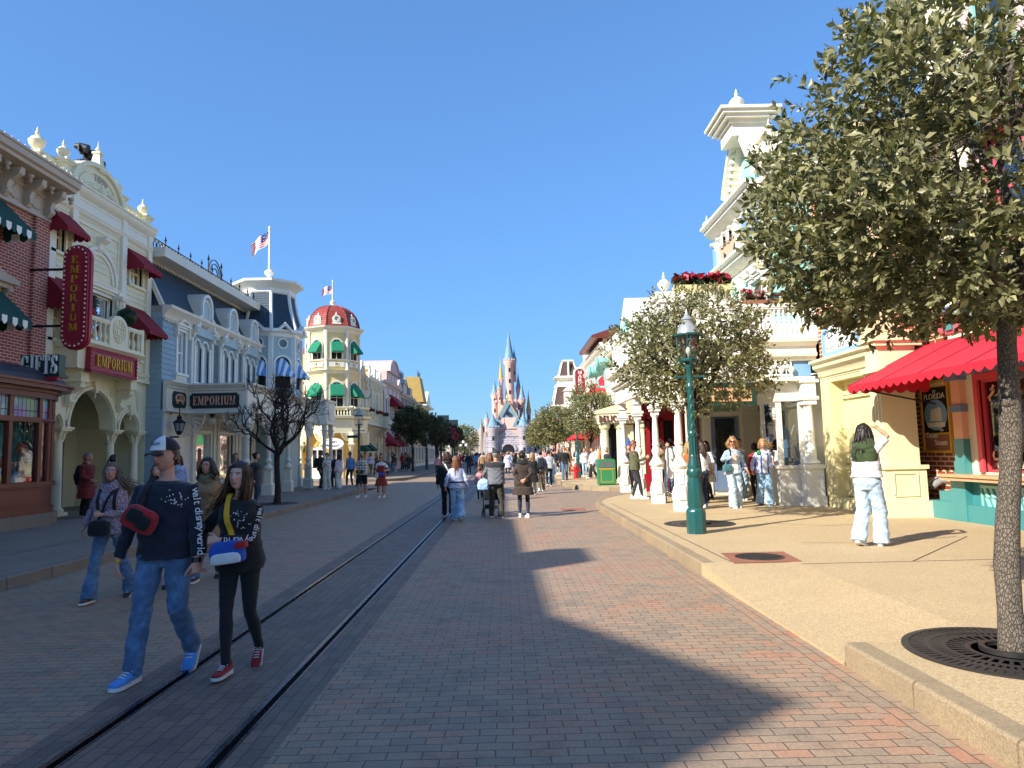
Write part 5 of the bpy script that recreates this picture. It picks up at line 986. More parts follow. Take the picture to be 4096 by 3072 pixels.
for a in (4.,7.55,11.1):
    m=MB(fC); m.box(a-.1,a+2.3,.06,.1,.42,.9); o=m.build('grille_back','teal',t); m=MB(fC)
    m.strip([(a,.46),(a+2.2,.46),(a+2.2,.86),(a,.86),(a,.46)],.08,.14,.05)
    for k in range(13): u=a+.14+k*.16; m.strip([(u-.05,.48),(u+.02,.66),(u-.02,.66),(u+.06,.85)],.1,.13,.06)
    m.build('vent_grille','teal_light',o)
for q in HW[3:]: window(t,fC,*q,'teal_light' if q[2]>8 else 'coral',hood=False,curtain='curtain')
for q in HW[3:]: m=MB(fC); m.box(q[0]-.35,q[0]-.12,-.01,.05,q[2],q[3]); m.build('shutter','pink_wall',t); m=MB(fC); m.box(q[1]+.12,q[1]+.35,-.01,.05,q[2],q[3]); m.build('shutter','pink_wall',t)
m=MB(fC); u0,u1=3.2,14.72; zt,zb,dep=3.74,2.9,1.72; n=46; k=24; V=[];F=[]
for i in range(k+1):
    u=u0+(u1-u0)*i/k; sag=.03*abs(sin(pi*i/3)); V+=[(u,.08,zt),(u,.08+dep*.5,(zt+zb)/2-sag),(u,.08+dep,zb)]
for i in range(k):
    for j in (0,1): a=3*i+j; F.append((a,a+3,a+4,a+1))
m.add(V,F); q=6; V=[];F=[]
for i in range(n*q+1): t_=i/(n*q); u=u0+(u1-u0)*t_; V+=[(u,.08+dep,zb),(u,.083+dep,zb-.09-.07*abs(sin(pi*i/q)))]
m.add(V,[(2*i,2*i+1,2*i+3,2*i+2) for i in range(n*q)])
for u in (u1,u0):
    m.add([(u,.08,zt),(u,.08+dep,zb),(u,.08,zb)],[(0,1,2)]); V=[]
    for i in range(7*q+1): V+=[(u,.08+dep*i/(7*q),zb),(u+.003,.08+dep*i/(7*q),zb-.09-.07*abs(sin(pi*i/q)))]
    m.add(V,[(2*i,2*i+1,2*i+3,2*i+2) for i in range(7*q)])
o=m.build('awning','awn_bright',t,recalc=False); m=MB(fC)
for u in np.linspace(u0+.05,u1-.05,3): m.tube([(u,.02,2.5),(u,dep,zb-.03)],.018,5); m.tube([(u,.1,zt-.03),(u,dep+.06,zb-.02)],.014,5)
m.build('awning_arms','black',o); m=MB(fC)
for u in np.linspace(u0,u1,10): m.tube([(u,.1,zt+.002),(u,.08+dep*.5,(zt+zb)/2+.004),(u,.09+dep,zb+.003)],.009,5)
m.build('awning_seams','awn_red',o)
s=thing('delicious_sign','white signboard with red script above the sweet shop awning','sign',(XC-.2,11.6,4.5)); m=MB(fC); m.box(9.6,13.3,.12,.2,4.42,5.0); m.build('board','white',s); m=MB(Fr((0,-1,0),(-1,0,0),(XC,0,0))); text(m,'Delicious',-12.25,4.58,.26,.2,.015,shear=.35); text(m,'Sweets',-10.6,4.58,.26,.2,.015,shear=.35)
m.strip([(-11.9+i*.14,4.7+.06*sin(i*1.2)) for i in range(6)],.2,.212,.02); m.build('lettering','coral_red',s)
# brick recess with poster and pipes
t=thing('brick_recess','orange brick wall between the yellow pilaster and the sweet shop','wall',(9.2,14.8,ZS)); m=MB(FF(14.9)); m.add([(8.35,0,ZS),(9.3,0,ZS),(9.3,0,11),(8.35,0,11)],[(0,1,2,3)]) if 0 else None
fK=FRt(9.2); m=MB(fK); wall(m,13.95,16.2,ZS,9.,(),th=6); m.fr=FF(14.93); m.box(8.2,9.25,-.4,0,ZS,.45); m.fr=WORLD; m.box(8.28,8.9,14.93,15.25,3.96,8.8); m.build('wall','brick_orange',t); m=MB(FF(14.92)); m.box(8.3,9.2,-.05,.06,ZS,.46); m.build('plinth','yellow_light',t)
for i in range(2): m=MB(FRt(9.2)); q=14.98+i*.3; m.tube([(q,-.1,.9),(q,.12,.9),(q,.3,.78)],.075,10,cap=False); m.build('drain_pipe','lampgrey',t,recalc=False,smooth=60)
s=thing('poster','framed vintage steamship poster, Savannah to Florida','poster',(9.15,15.1,1.6)); f=FRt(9.2).off(0,.05,0)
m=MB(f); m.box(14.54,15.5,-.03,.02,1.5,3.0); m.strip([(14.54,1.5),(15.5,1.5),(15.5,3.),(14.54,3.),(14.54,1.5)],-.01,.05,.05); m.build('frame','gold_paint',s); m=MB(f); m.box(14.58,15.46,.02,.026,1.9,2.86); m.build('dark_sheet','dark_in',s); m=MB(f); m.prism([(15.02+.4*cos(a),2.28+.33*sin(a)) for a in np.linspace(0,2*pi,21)[:-1]],.026,.03); m.build('blue_sky','sky_trim',s)
m=MB(f); m.box(14.58,15.46,.02,.025,1.54,1.86); m.build('orange_base','terracotta',s); m=MB(Fr((0,-1,0),(-1,0,0),(9.15,0,0))); text(m,'SAVANNAH',-15.02,2.89,.07,.02,.012,fw=.7); text(m,'TO',-15.02,2.75,.06,.027,.006); text(m,'FLORIDA',-15.02,2.62,.12,.027,.006,fw=.72); text(m,'The',-14.85,1.93,.06,.027,.006,shear=.2); text(m,'Ocean',-15.2,1.8,.12,.027,.006,fw=.4); text(m,'Steam',-14.9,1.64,.12,.027,.006,fw=.42); m.fr=f
for k in range(3): m.prism([(14.8+.13*k,2.15),(14.95+.13*k,2.15),(14.92+.13*k,2.45-.04*k),(14.82+.13*k,2.42)],.03,.034)
m.prism([(14.72,2.02),(15.3,2.02),(15.34,2.12),(14.7,2.12)],.03,.034); m.build('print','cream_pale',s)
# ---- yellow panelled corner
XY=8.05; fY=FRt(XY); t=thing('yellow_shop','yellow panelled shop corner with brick upper floor and cream pilaster','shop',(XY,16.3,ZS)); y0,y1=14.75,17.9
m=MB(fY); m.box(15.35,17.75,-.6,-.32,ZS,3.25); m.box(15.3,y1,-.6,.02,ZS,.42)
for a,b,c,d in ((15.5,17.5,1.3,2.85),(15.5,17.5,.5,1.15),(15.5,17.5,2.95,3.2)): m.strip([(a,c),(b,c),(b,d),(a,d),(a,c)],-.33,-.26,.09); m.box(a+.22,b-.22,-.33,-.3,c+.14 if d-c>.4 else c+.05,d-.14 if d-c>.4 else d-.05)
m.box(17.45,17.95,-.6,.03,.42,3.3); m.box(15.3,y1,-.6,.0,3.25,3.4); m.build('panelled_wall','yellow_wall',t)
m=MB(fY); cornice(m,15.2,17.95,3.38,[(.0,0),(.06,.03),(.1,.16),(.2,.24),(.22,.34),(.3,.38),(.3,.44)]); m.box(15.2,17.9,-.5,.02,3.36,3.84); m.build('entablature','yellow_light',t,smooth=35)
m=MB(); m.box(7.78,8.75,14.72,15.32,ZS,.5); m.box(7.83,8.7,14.78,15.3,.5,1.22); m.box(7.79,8.74,14.74,15.31,1.16,1.24); m.box(7.9,8.62,14.85,15.3,1.24,3.1); m.box(7.8,8.72,14.76,15.31,3.1,3.2); m.box(7.74,8.78,14.7,15.31,3.2,3.3); m.box(7.85,8.66,14.8,15.3,3.3,3.75); m.box(7.76,8.76,14.7,15.31,3.75,3.85); m.box(7.7,8.82,14.64,15.31,3.85,3.95)
for k in range(3): m.box(7.875,7.905,14.93+k*.12,14.99+k*.12,1.4,3.)
m.strip([(8.,.62),(8.5,.62),(8.5,1.08),(8.,1.08),(8.,.62)],14.76,14.8,.05); m.build('pilaster','yellow_light',t)
m=MB(); m.box(7.75,8.26,14.9,15.3,3.95,8.75); m.box(7.69,8.32,14.82,15.31,6.9,7.2); m.build('upper_pilaster','sandpink',t)
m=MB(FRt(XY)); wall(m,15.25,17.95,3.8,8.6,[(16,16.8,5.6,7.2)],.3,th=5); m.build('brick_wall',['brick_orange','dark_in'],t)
for q in ((16,16.8,5.6,7.2),): window(t,fY,*q,'cream_pale',hood=True)
m=MB(fY); cornice(m,15.2,17.95,8.2,cyma(1.0)); m.build('cornice','cream_pale',t)
s=thing('clothiers_board','white wall sign with pale blue frame reading CLOTHIERS LTD','sign',(XY-.1,16.6,4)); f=fY.off(0,.03,0); m=MB(f); m.box(15.75,17.4,-.02,.06,3.92,4.66); m.build('board','white',s); m=MB(f); m.strip([(15.72,3.9),(17.42,3.9),(17.42,4.45),(17.25,4.52),(17.25,4.7),(15.9,4.7),(15.9,4.52),(15.72,4.45),(15.72,3.9)],-.02,.13,.09); m.build('frame','sky_trim',s)
m=MB(f); m.fr=Fr((0,-1,0),(-1,0,0),(XY-.03,0,0)); text(m,'CLOTHIERS',-16.57,4.26,.22,.06,.012,fw=1.35,arc=.1); text(m,'LTD',-16.57,4.02,.12,.06,.012,fw=.3); m.fr=f; m.strip([(15.88+.07*i,4.06+.03*sin(i*1.4)) for i in range(7)],.06,.068,.015); m.strip([(16.9+.08*i,4.06+.03*sin(i*1.4)) for i in range(7)],.06,.068,.015)
m.build('lettering','navy_green',s)
# ---- balcony arcade and mint gabled store
t=thing('mint_store','mint green gabled store over a white balconied arcade','shop',(6.5,22.,ZS)); MS=t
XM=8.3; fM=FRt(XM); y0,y1=18.2,27.
m=MB(fM); wall(m,y0,y1,ZS,3.6,[(18.9,20.3,.9,2.9),(20.9,22.,ZS,2.75),(22.6,24.6,.9,2.9)],.4,th=6); m.build('shopfront',['offwhite','dark_in'],t)
for q in ((18.9,20.3),(22.6,24.6)): window(t,fM,q[0],q[1],.9,2.9,'bluegrey',bars=(1,1),curtain=None,hood=False,name='display_window',pm='pane_clear')
# angled shop front that faces the viewer, under the arcade
f=FF(23.2).off(.55,0,0); m=MB(f); wall(m,5.35,7.75,ZS,3.6,[(5.45,5.85,.9,2.7),(6.15,7.0,ZS+.12,2.7)],.3,mi=(0,1)); m.box(5.9,6.1,0,.06,ZS,3.3); m.box(7.05,7.2,0,.05,ZS,3.3); m.strip([(6.2,2.85),(7.,2.85),(7.,3.3),(6.2,3.3),(6.2,2.85)],0,.04,.05); m.box(5.35,6.1,-.01,.05,ZS,.45); m.box(7.05,7.75,-.01,.05,ZS,.45); m.box(5.35,7.75,-.01,.06,2.76,2.84); m.build('porch_front',['offwhite','warm_in'],t)
m=MB(f); m.box(6.24,6.96,.005,.02,2.88,3.27); m.build('green_panel','sagegreen',t)
d=MB(f); d.strip([(6.2,ZS+.15),(6.2,2.66),(6.96,2.66),(6.96,ZS+.15)],-.02,.05,.1); d.box(6.2,6.96,-.02,.04,ZS+.12,.95); o=d.build('door','bluegrey',t); d=MB(f)
for k in range(1,4): d.box(6.25+.17*k-.008,6.25+.17*k+.008,-.01,.02,.95,2.2)
for z in (1.3,1.7,2.1): d.box(6.25,6.92,-.01,.02,z-.008,z+.008)
d.build('muntins','iron',o); d=MB(f); d.prism([(6.26,2.6),(6.9,2.6)]+[(6.58+.32*cos(a),2.6-.36*sin(a)) for a in np.linspace(0,pi,9)],.0,.03); d.build('swag','navy_green',o); d=MB(f); d.quad((6.25,-.02,.95),(6.92,-.02,.95),(6.92,-.02,2.62),(6.25,-.02,2.62)); d.build('door_glass','pane',o,recalc=False)
m=MB(); m.box(7.7,8.35,18.35,19.55,ZS,3.5); m.build('bay_back','offwhite',t)
# corner bay window under the arcade
m=MB(); m.box(7.0,7.75,18.3,19.6,ZS,1.15); m.box(6.95,7.8,18.25,19.65,1.12,1.2); m.box(7.0,7.12,18.3,18.42,1.2,2.9); m.box(7.,7.12,19.4,19.52,1.2,2.9); m.box(7.55,7.7,18.3,18.42,1.2,2.9); m.box(6.97,7.75,18.27,19.6,2.85,3.5); m.build('bay_window_frame','offwhite',t); m=MB(); m.quad((7.1,18.34,1.2),(7.6,18.34,1.2),(7.6,18.34,2.86),(7.1,18.34,2.86)); m.quad((7.04,18.4,1.2),(7.04,19.5,1.2),(7.04,19.5,2.86),(7.04,18.4,2.86)); m.build('bay_glass','pane',t,recalc=False)
m=MB(); m.box(7.15,7.7,18.6,19.4,1.2,1.4); m.box(7.2,7.6,18.7,19.3,1.4,1.65); m.lathe([(.15,0),(.2,.2),(.1,.45),(.02,.6)],(7.4,18.9,1.65),10); m.build('folded_clothes','sky_trim',t)
# arcade
ZA=3.42; m=MB(); m.box(4.05,7.95,18.0,18.26,3.98,4.3); m.fr=FF(18.05); cornice(m,4.,7.98,3.86,[(.0,0),(.04,.03),(.05,.1),(.12,.12),(.14,.2),(.08,.22),(.08,.38),(.14,.42),(.24,.48),(.26,.56)]); m.fr=FRt(4.05); cornice(m,17.95,26.6,3.86,[(.0,0),(.04,.03),(.05,.1),(.12,.12),(.14,.2),(.08,.22),(.08,.38),(.14,.42),(.24,.48),(.26,.56)])
m.fr=WORLD; m.box(4.07,4.3,18.,26.5,3.88,4.3); m.box(4.1,8.,18.1,26.5,4.3,4.42); m.box(4.1,7.4,18.2,26.5,3.84,3.9); m.box(4.1,7.9,18.,18.12,3.36,3.46); m.box(4.08,4.2,18.2,26.5,3.36,3.46)
m.box(7.6,7.95,18.,18.3,ZS,3.9) if 0 else None; m.build('balcony_deck','cream_pale',t,smooth=35)
m=MB(); 
def bead(m,x,y,k):
    z=3.46; p=[(.02,0),(.06,.03),(.025,.08),(.09,.16),(.09,.22),(.02,.3),(.02,.4)] if k%2 else [(.02,0),(.02,.12),(.025,.18),(.09,.24),(.09,.3),(.03,.36),(.06,.4)]; m.lathe(p,(x,y,z),9)
for k in range(24): bead(m,4.35+k*.13,18.06,k)
for k in range(50): bead(m,4.14,18.4+k*.16,k)
m.build('spindle_frieze','white',t,smooth=40)
m=MB(FF(18.12)); m.prism([(7.32,3.36),(7.32,3.46),(7.95,3.46),(7.95,2.9)]+[(7.32+.52*sin(a),2.86+.5*cos(a)) for a in np.linspace(pi/2,0,8)],-.06,.06); m.build('arch_spandrel','white',t); m=MB(FF(18.1)); m.box(7.4,7.86,-.02,.0,3.46,3.86); m.build('sunburst_panel','sky_trim',t)
def arcpost(x,y,zt=3.4):
    m=MB(); b=ZS; m.box(x-.23,x+.23,y-.23,y+.23,b,b+.28); m.lathe([(.3,.28),(.3,.4),(.24,.58),(.2,.62)],(x,y,b),8,pi/8,1,1); m.box(x-.17,x+.17,y-.17,y+.17,b+.6,b+1.0); m.box(x-.2,x+.2,y-.2,y+.2,b+.96,b+1.02)
    m.prism([(x-.09,b+.68),(x,b+.64),(x+.09,b+.68),(x+.09,b+.92),(x,b+.96),(x-.09,b+.92)],-y+.17,-y+.2) if 0 else m.box(x-.09,x+.09,y-.2,y-.16,b+.66,b+.92)
    m.lathe([(.2,1.02),(.27,1.06),(.3,1.1),(.27,1.15),(.18,1.24),(.12,1.32),(.12,1.34),(.17,1.42),(.18,1.48),(.13,1.58),(.12,1.6),(.15,1.64),(.13,1.74),(.13,1.9),(.12,2.1),(.095,2.4),(.1,2.42),(.16,2.48),(.17,2.5),(.12,2.52)],(x,y,b),16)
    m.box(x-.14,x+.14,y-.14,y+.14,b+2.5,b+2.62); m.box(x-.2,x+.2,y-.2,y+.2,b+2.6,b+2.68); m.box(x-.24,x+.24,y-.24,y+.24,b+2.68,b+2.76); m.box(x-.16,x+.16,y-.16,y+.16,b+2.76,zt); m.box(x-.22,x+.22,y-.22,y+.22,b+2.98,b+3.04); m.V=[v*[.72,.72,1]+[x*.28,y*.28,0] for v in m.V]; return m
for y in (17.6,20.3,23.0,25.9): arcpost(4.25,y,3.9 if y<18 else 3.4).build('arcade_post','white',t,smooth=35)
m=MB(); m.box(7.5,8.0,17.92,18.32,ZS,.42); m.box(7.53,7.97,17.95,18.3,.42,1.12); m.box(7.49,8.01,17.9,18.33,1.12,1.22); m.lathe([(.2,0),(.24,.04),(.15,.12),(.15,.3),(.13,.5),(.1,1.5),(.14,1.54)],(7.72,18.1,1.22),14); m.box(7.56,7.9,17.96,18.28,2.74,2.86); m.box(7.5,7.95,17.92,18.3,2.86,2.94); m.box(7.58,7.9,17.97,18.27,2.94,3.3); m.box(7.52,7.97,17.93,18.3,3.3,3.38); m.build('corner_post','white',t,smooth=35)
m=MB(FF(18.12)); balustrade(m,4.3,7.85,0,4.42,.95,.13,.14); m.fr=FRt(4.2); balustrade(m,18.3,26.4,0,4.42,.95,.15,.14); m.fr=WORLD
for x,y in ((4.2,18.12),(7.9,18.12),(4.2,26.4),(4.2,22.3)): m.box(x-.15,x+.15,y-.15,y+.15,4.4,5.45); m.box(x-.2,x+.2,y-.2,y+.2,5.45,5.53)
m.build('balcony_balustrade','white',t,smooth=35)
# upper mint storeys: side facing the viewer and street side
m=MB(FRt(7.2)); HW=[(19.3,20.2,4.9,6.4),(21.8,22.7,4.9,6.4),(24.2,25.1,4.9,6.4),(19.4,20.0,8.,9.0,True)]; wall(m,18.9,23.1,4.42,8.9,HW[:2]+HW[3:],.3,th=6); wall(m,23.1,26.6,4.42,7.2,HW[2:3],.3,th=6); siding(m,18.9,23.,4.5,8.4,.2,HW); siding(m,23.1,26.5,4.5,6.7,.2,HW); m.fr=FF(18.9); siding(m,7.2,10.2,4.42,8.9,.2); m.prism([(7.2,9.3),(10.2,9.3),(8.7,11.2)],-7,-.02) if 0 else None; m.build('mint_wall',['aqua','dark_in'],t)
for q in HW: window(t,FRt(7.2),*q[:4],'white',arch=len(q)>4,hood=len(q)<5)
P=[(0,0),(.1,.04),(.14,.16),(.3,.26),(.42,.36),(.44,.46),(.56,.5),(.56,.58)]
m=MB(FRt(7.2)); cornice(m,18.8,26.8,6.75,P); cornice(m,18.8,23.2,8.42,P); m.box(18.85,23.1,-.01,.08,8.22,8.45); 
for q in (18.95,20.9,23.0): m.box(q-.16,q+.16,-.01,.12,4.42,8.45)
m.box(26.2,26.5,-.01,.12,4.42,6.9); 
for q in np.arange(19.2,26.3,.62):
    scroll(m,q,.08,6.75,.2,.1)
    if q<23: scroll(m,q,.1,8.42,.22,.1)
# street gable (rake seen edge-on)
g=[(18.7,9.1),(20.9,9.75),(18.75,12.0)]
m.prism([(18.7,8.95),(20.7,8.95),(20.7,9.3),(19.95,10.5),(19.3,10.5),(18.7,9.6)],-.4,.12)
m.strip([(20.95,9.2),(20.75,9.55),(20.0,10.55)],.0,.5,.16); m.strip([(20.85,9.1),(20.62,9.5),(19.92,10.5)],-.1,.3,.1); m.strip([(18.6,9.55),(19.25,10.5)],.0,.5,.14)
for k in range(7): m.box(20.62-.11*k,20.7-.11*k,.1,.42,9.36+.17*k,9.46+.17*k)
m.fr=WORLD; m.box(6.5,7.5,19.1,20.1,10.4,10.75); m.box(6.42,7.58,19.02,20.18,10.75,10.85); m.box(6.3,7.68,18.9,20.3,10.85,10.95); m.box(6.2,7.75,18.82,20.36,10.95,11.05); m.box(6.12,7.82,18.75,20.42,11.05,11.13); urn(m,6.75,19.3,11.13,.72)
m.box(7.1,10.2,18.5,18.9,8.9,9.2); m.box(6.9,10.4,18.4,18.9,9.2,9.35); m.box(7.1,7.6,18.4,18.9,9.35,10.); m.box(7.0,7.9,18.3,18.95,10.,10.12); urn(m,7.35,18.6,10.12,.5); urn(m,6.95,23.4,8.98,.55); urn(m,6.9,25.4,7.3,.6)
m.build('cornice_and_gable','cream_pale',t,smooth=35)
m=MB(FRt(7.2)); m.prism([(18.8,9.0),(20.5,9.05),(19.8,10.3),(19.4,10.3)],.12,.15); m.build('gable_clapboards','aqua',t)
m=MB(FRt(7.2)); m.strip([(19.3+.28*cos(a),8.35+.75*sin(a)) for a in np.linspace(0,2*pi,19)],.0,.16,.09); m.box(22.9,23.1,.1,.2,7.,8.5); m.box(20.,20.2,.1,.2,7.,8.5); 
m.build('blue_mouldings','sky_trim',t)
s=thing('legg_sign','small pink painted sign between the upper cornices of the mint store','sign',(7.,21.9,7.4)); f=FRt(7.2).off(0,.02,0); m=MB(f); m.box(20.6,22.7,-.02,.06,7.35,8.45); m.build('board','peach_panel',s); m=MB(f); m.fr=Fr((0,-1,0),(-1,0,0),(7.18,0,0)); text(m,'LEGG AND SONS',-21.65,8.1,.2,.06,.015,fw=1.8); m.fr=f; m.prism([(21.0,7.5),(21.3,7.5),(21.35,7.8),(21.25,7.95),(21.1,7.95),(20.95,7.7)],.06,.07); m.prism([(22.,7.5),(22.3,7.5),(22.3,7.95),(22.05,7.8)],.06,.07); m.build('lettering','navy_green',s)
flowerbox('red_planter','wide planter of red poinsettias on the white balcony corner',FF(19.3),5.5,0,5.95,1.5,170,'planter',None,'yellow_wall',.24)
m=MB(); m.box(4.75,6.25,19.1,19.5,4.42,5.95); o=m.build('pedestal','cream_pale',bpy.data.objects['red_planter'])
flowerbox('balcony_planter','terracotta planter of dark and red flowers on the balcony by the mint wall',FF(18.9),7.1,0,5.4,1.2,70,'planter',None,'terracotta',.16)
# upper-left end block of the arcade store
m=MB(); m.box(5.9,7.3,26.6,27.6,4.4,7.4); m.box(5.75,7.4,26.45,27.75,7.4,7.65); m.box(5.85,7.3,26.55,27.7,7.2,7.3); urn(m,6.2,26.9,7.65,.85); urn(m,6.9,26.7,7.65,.75); m.build('end_block','cream_pale',t)
s=thing('hanging_sign','long dark green hanging sign reading CLOTHIERS under the arcade','sign',(4.9,17.9,2.6)); f=FF(17.9); m=MB(f); m.box(4.3,6.35,-.06,.0,2.75,3.33); m.build('board','dkgreen',s); m=MB(f); m.box(4.42,6.23,0,.015,2.85,3.2); m.build('panel','marble',s); m=MB(f); serif(m,'CLOTHIERS',5.3,2.92,.2,.015,.02,fw=1.5); m.build('lettering','navy_green',s)
m=MB(f); 
for x in (4.6,5.95): m.box(x-.01,x+.01,-.04,-.02,3.3,3.85)
for a in (5.0,5.6): m.strip([(a+.15*cos(q)*(1-q/9),3.42+.1*sin(q)*(1-q/9)) for q in np.linspace(0,7,16)],-.04,-.02,.025)
m.build('hangers','iron',s)
# ---- dark red shop beyond the arcade and far east houses
t=thing('red_shop','dark red shop front behind the white arcade posts','shop',(7.2,24,ZS)); m=MB(); 
f=FF(26.2).off(.4,0,0); m.fr=f
for a in (4.75,5.25,5.75): m.box(a,a+.13,-.1,.05,ZS,3.0)
m.box(4.6,5.9,-.15,.05,2.75,3.1); m.box(4.6,5.9,-.15,.04,ZS,.8); m.build('frame','shop_red',t); m=MB(f); m.add([(4.7,-.08,.8),(5.8,-.08,.8),(5.8,-.08,2.8),(4.7,-.08,2.8)],[(0,1,2,3)]); m.build('glass','dark_in',t,recalc=False)
m=MB(FRt(6.5)); m.box(26.2,28.4,-.1,.0,ZS,3.3); m.build('side_wall','shop_red',t); awning(t,FF(26.1),4.9,5.9,3.4,2.95,.5,'awn_red')
# ---- far east houses
t,fr=plain_house('deli_house','cream delicatessen house with columned front facing the side street',6.6,1,34,45,7.6,'cream_pale','cream',[(1,2.7),(4.6,6.4)],cols=3,arch=True)
m=MB(FF(33.9)); m.box(4.4,8.,-.4,.0,2.95,3.45); m.box(4.3,8,-.5,.12,3.45,3.6); m.prism([(4.3,3.6),(8.,3.6),(8,4.6)],-.4,.1); m.box(5.7,6.1,-.3,-.25,ZS,2.9); m.box(6.9,7.8,-.4,-.3,ZS,2.95); m.build('porch','yellow_light',t)
for x in (4.7,5.45,6.5): m=MB(); m.lathe([(.24,0),(.26,.1),(.2,.2),(.18,2.5),(.26,2.6),(.28,2.8)],(x,34.1,ZS),14); m.build('column','yellow_light',t,smooth=30)
m=MB(FF(34.6)); m.box(4.6,8,-.1,0,ZS,3); m.build('shopfront','dark_in',t)
s=thing('deli_sign','cut out DELICATESSEN sign on the cream columned house','sign',(5.3,33.8,3.1)); f=FF(33.75); m=MB(f); serif(m,'DELICATESSEN',5.45,3.05,.3,.0,.05,fw=2.1); m.build('lettering','redbrown',s); m=MB(f); m.box(4.3,6.6,-.02,.0,3.0,3.4); m.build('board','cream',s)
m=MB(FRt(6.6)); m.prism([(34,7.6),(39,7.6),(36.5,9.6)],-2,.3); m.box(39.5,44.5,-1.5,.2,7.6,8.4); m.build('gable','cream_pale',t)
m=MB(FRt(6.6))
for k in range(5): m.box(34.6+k*.8,35.1+k*.8,.3,.36,7.75,8.0+.3*(2-abs(k-2)))
m.build('gable_ornament','teal_light',t)
t,fr=plain_house('market_house','tall pale market house with brown eaves and red awnings',6.5,1,45.05,58,7.6,'pink_wall','cream_pale',[(1,2.6),(4.5,6.3)],cols=4,arch=True)
m=MB(fr); cornice(m,45,58,8.0,cyma(1.4)); m.box(45,58,-3,.1,7.6,8.1); m.box(53.5,56,-2,.3,8.5,9.6); m.build('parapet','cream_pale',t); m=MB(fr); m.prism([(.9,8.9),(.9,9.1),(-1,9.7),(-4,9.7),(-4,8.9)],45,53,'u'); m.build('eaves','redbrown',t); m=MB(fr); m.box(45.2,52.8,-.1,.15,8.55,8.92); m.build('frieze','peach_panel',t)
awning(t,fr,45.8,49.3,6.7,5.5,1.1,'awn_bright',arch=True); awning(t,fr,50.,58,3.7,2.7,1.6,'awn_bright')
s=thing('market_sign','tall arched dark red sign spelling MARKET downwards','sign',(5.9,56,6.4)); f=FF(55.9); m=MB(f); capsule(m,5.9,6.0,8.35,.52,-.2,0); m.build('board','cream_pale',s); m=MB(f); capsule(m,5.9,6.1,8.22,.38,0,.04); m.build('panel','awn_red',s); m=MB(f)
for i,c in enumerate('MARKET'): serif(m,c,5.9,7.78-i*.3,.24,.04,.03,fw=.32)
m.build('lettering','white',s)
t,fr=plain_house('green_roof_house','house with green shingled mansard and small iron rail',6.9,1,58.05,72,6.2,'ochre_wall','cream_pale',[(1,2.6),(4,5.4)],cols=4)
m=MB(fr); m.prism([(.2,6.2),(-.7,9.),(-5,9),(-5,6.2)],58.1,72,'u'); m.build('mansard_roof','tile_green',t); m=MB(fr); m.prism([(.28,6.2),(-.64,9.05),(-.8,9.05),(.1,6.2)],58.0,58.3,'u'); m.box(58,72,-1.2,-.5,8.95,9.25); m.build('roof_trim','cream_pale',t); m=MB(fr); finial_fence(m,58.2,66,-.8,9.25,.7,.4); m.build('cresting','black',t)
m=MB(fr); m.box(62,71,.0,2.,3.1,3.4); m.box(62,71,1.6,1.9,3.4,4.6); m.build('green_porch','can_green',t)
t,fr=plain_house('brown_tower_house','brick house with tall two stage brown slate tower',7.3,1,72.05,96,6.6,'brick_red','cream_pale',[(1,2.6),(4,5.6)],cols=6)
m=MB(); m.lathe([(2.75,7.2),(2.05,9.5)],(7.6,86,0),4,pi/4); m.lathe([(1.62,10.7),(.95,12.5)],(7.6,86,0),4,pi/4); m.build('tower_roof','tile_brown',t)
m=MB(); 
for r0,r1,z0,z1 in ((2.9,3.3,6.6,7.0),(3.35,3.3,7.,7.22),(2.2,2.3,9.4,9.7),(1.75,1.8,9.7,10.2),(1.85,2.4,10.2,10.5),(2.4,2.3,10.5,10.72),(1.05,1.2,12.45,12.6),(1.1,.9,12.6,12.75)): m.lathe([(r0,z0),(r1,z1)],(7.6,86,0),4,pi/4)
for r0,r1,z0,z1 in ((2.75,2.05,7.2,9.5),(1.62,.95,10.7,12.5)):
    for k in range(4): a=pi/4+k*pi/2; m.tube([(7.6+r0*cos(a),86+r0*sin(a),z0),(7.6+r1*cos(a),86+r1*sin(a),z1)],.1,5)
    m.box(7.5,7.7,86-r0*.72,86-r0*.6,z0,z1)
m.box(6.9,8.3,83.6,84.6,7.2,8.8); m.prism([(6.7,8.8),(8.5,8.8),(7.6,9.6)],83.5,84.6); m.build('tower_trim','cream_pale',t)
plain_house('end_house','low cream house with red door trim at the far east end',7.3,1,96.05,121,6.0,'cream_wall','coral_red',[(1,2.6),(4,5.2)],cols=6)
for i,(x,y,z) in enumerate(((5.4,42,6.35),(5.75,41.2,6.75))):
    s=thing('spotlight','%s of two aqua spotlights on the east house front'%('lower' if i==0 else 'upper'),'spotlight',(x,y,z),'aqua spotlights'); m=MB(); m.tube([(x-.4,y,z),(x-.3,y,z),(x+.2,y,z+.06),(x+.4,y,z+.08)],[.38,.36,.34,.2],12); m.tube([(x-.38,y,z),(x-.46,y,z)],[.42,.42],12); m.build('lamp_can','teal_light',s,smooth=40); m=MB(); m.strip([(x,z-.2),(x+.1,z-.9)],y-.1,y+.1,.12); m.box(x,6.6,y-.06,y+.06,z-.95,z-.83); m.build('yoke','teal_light',s)
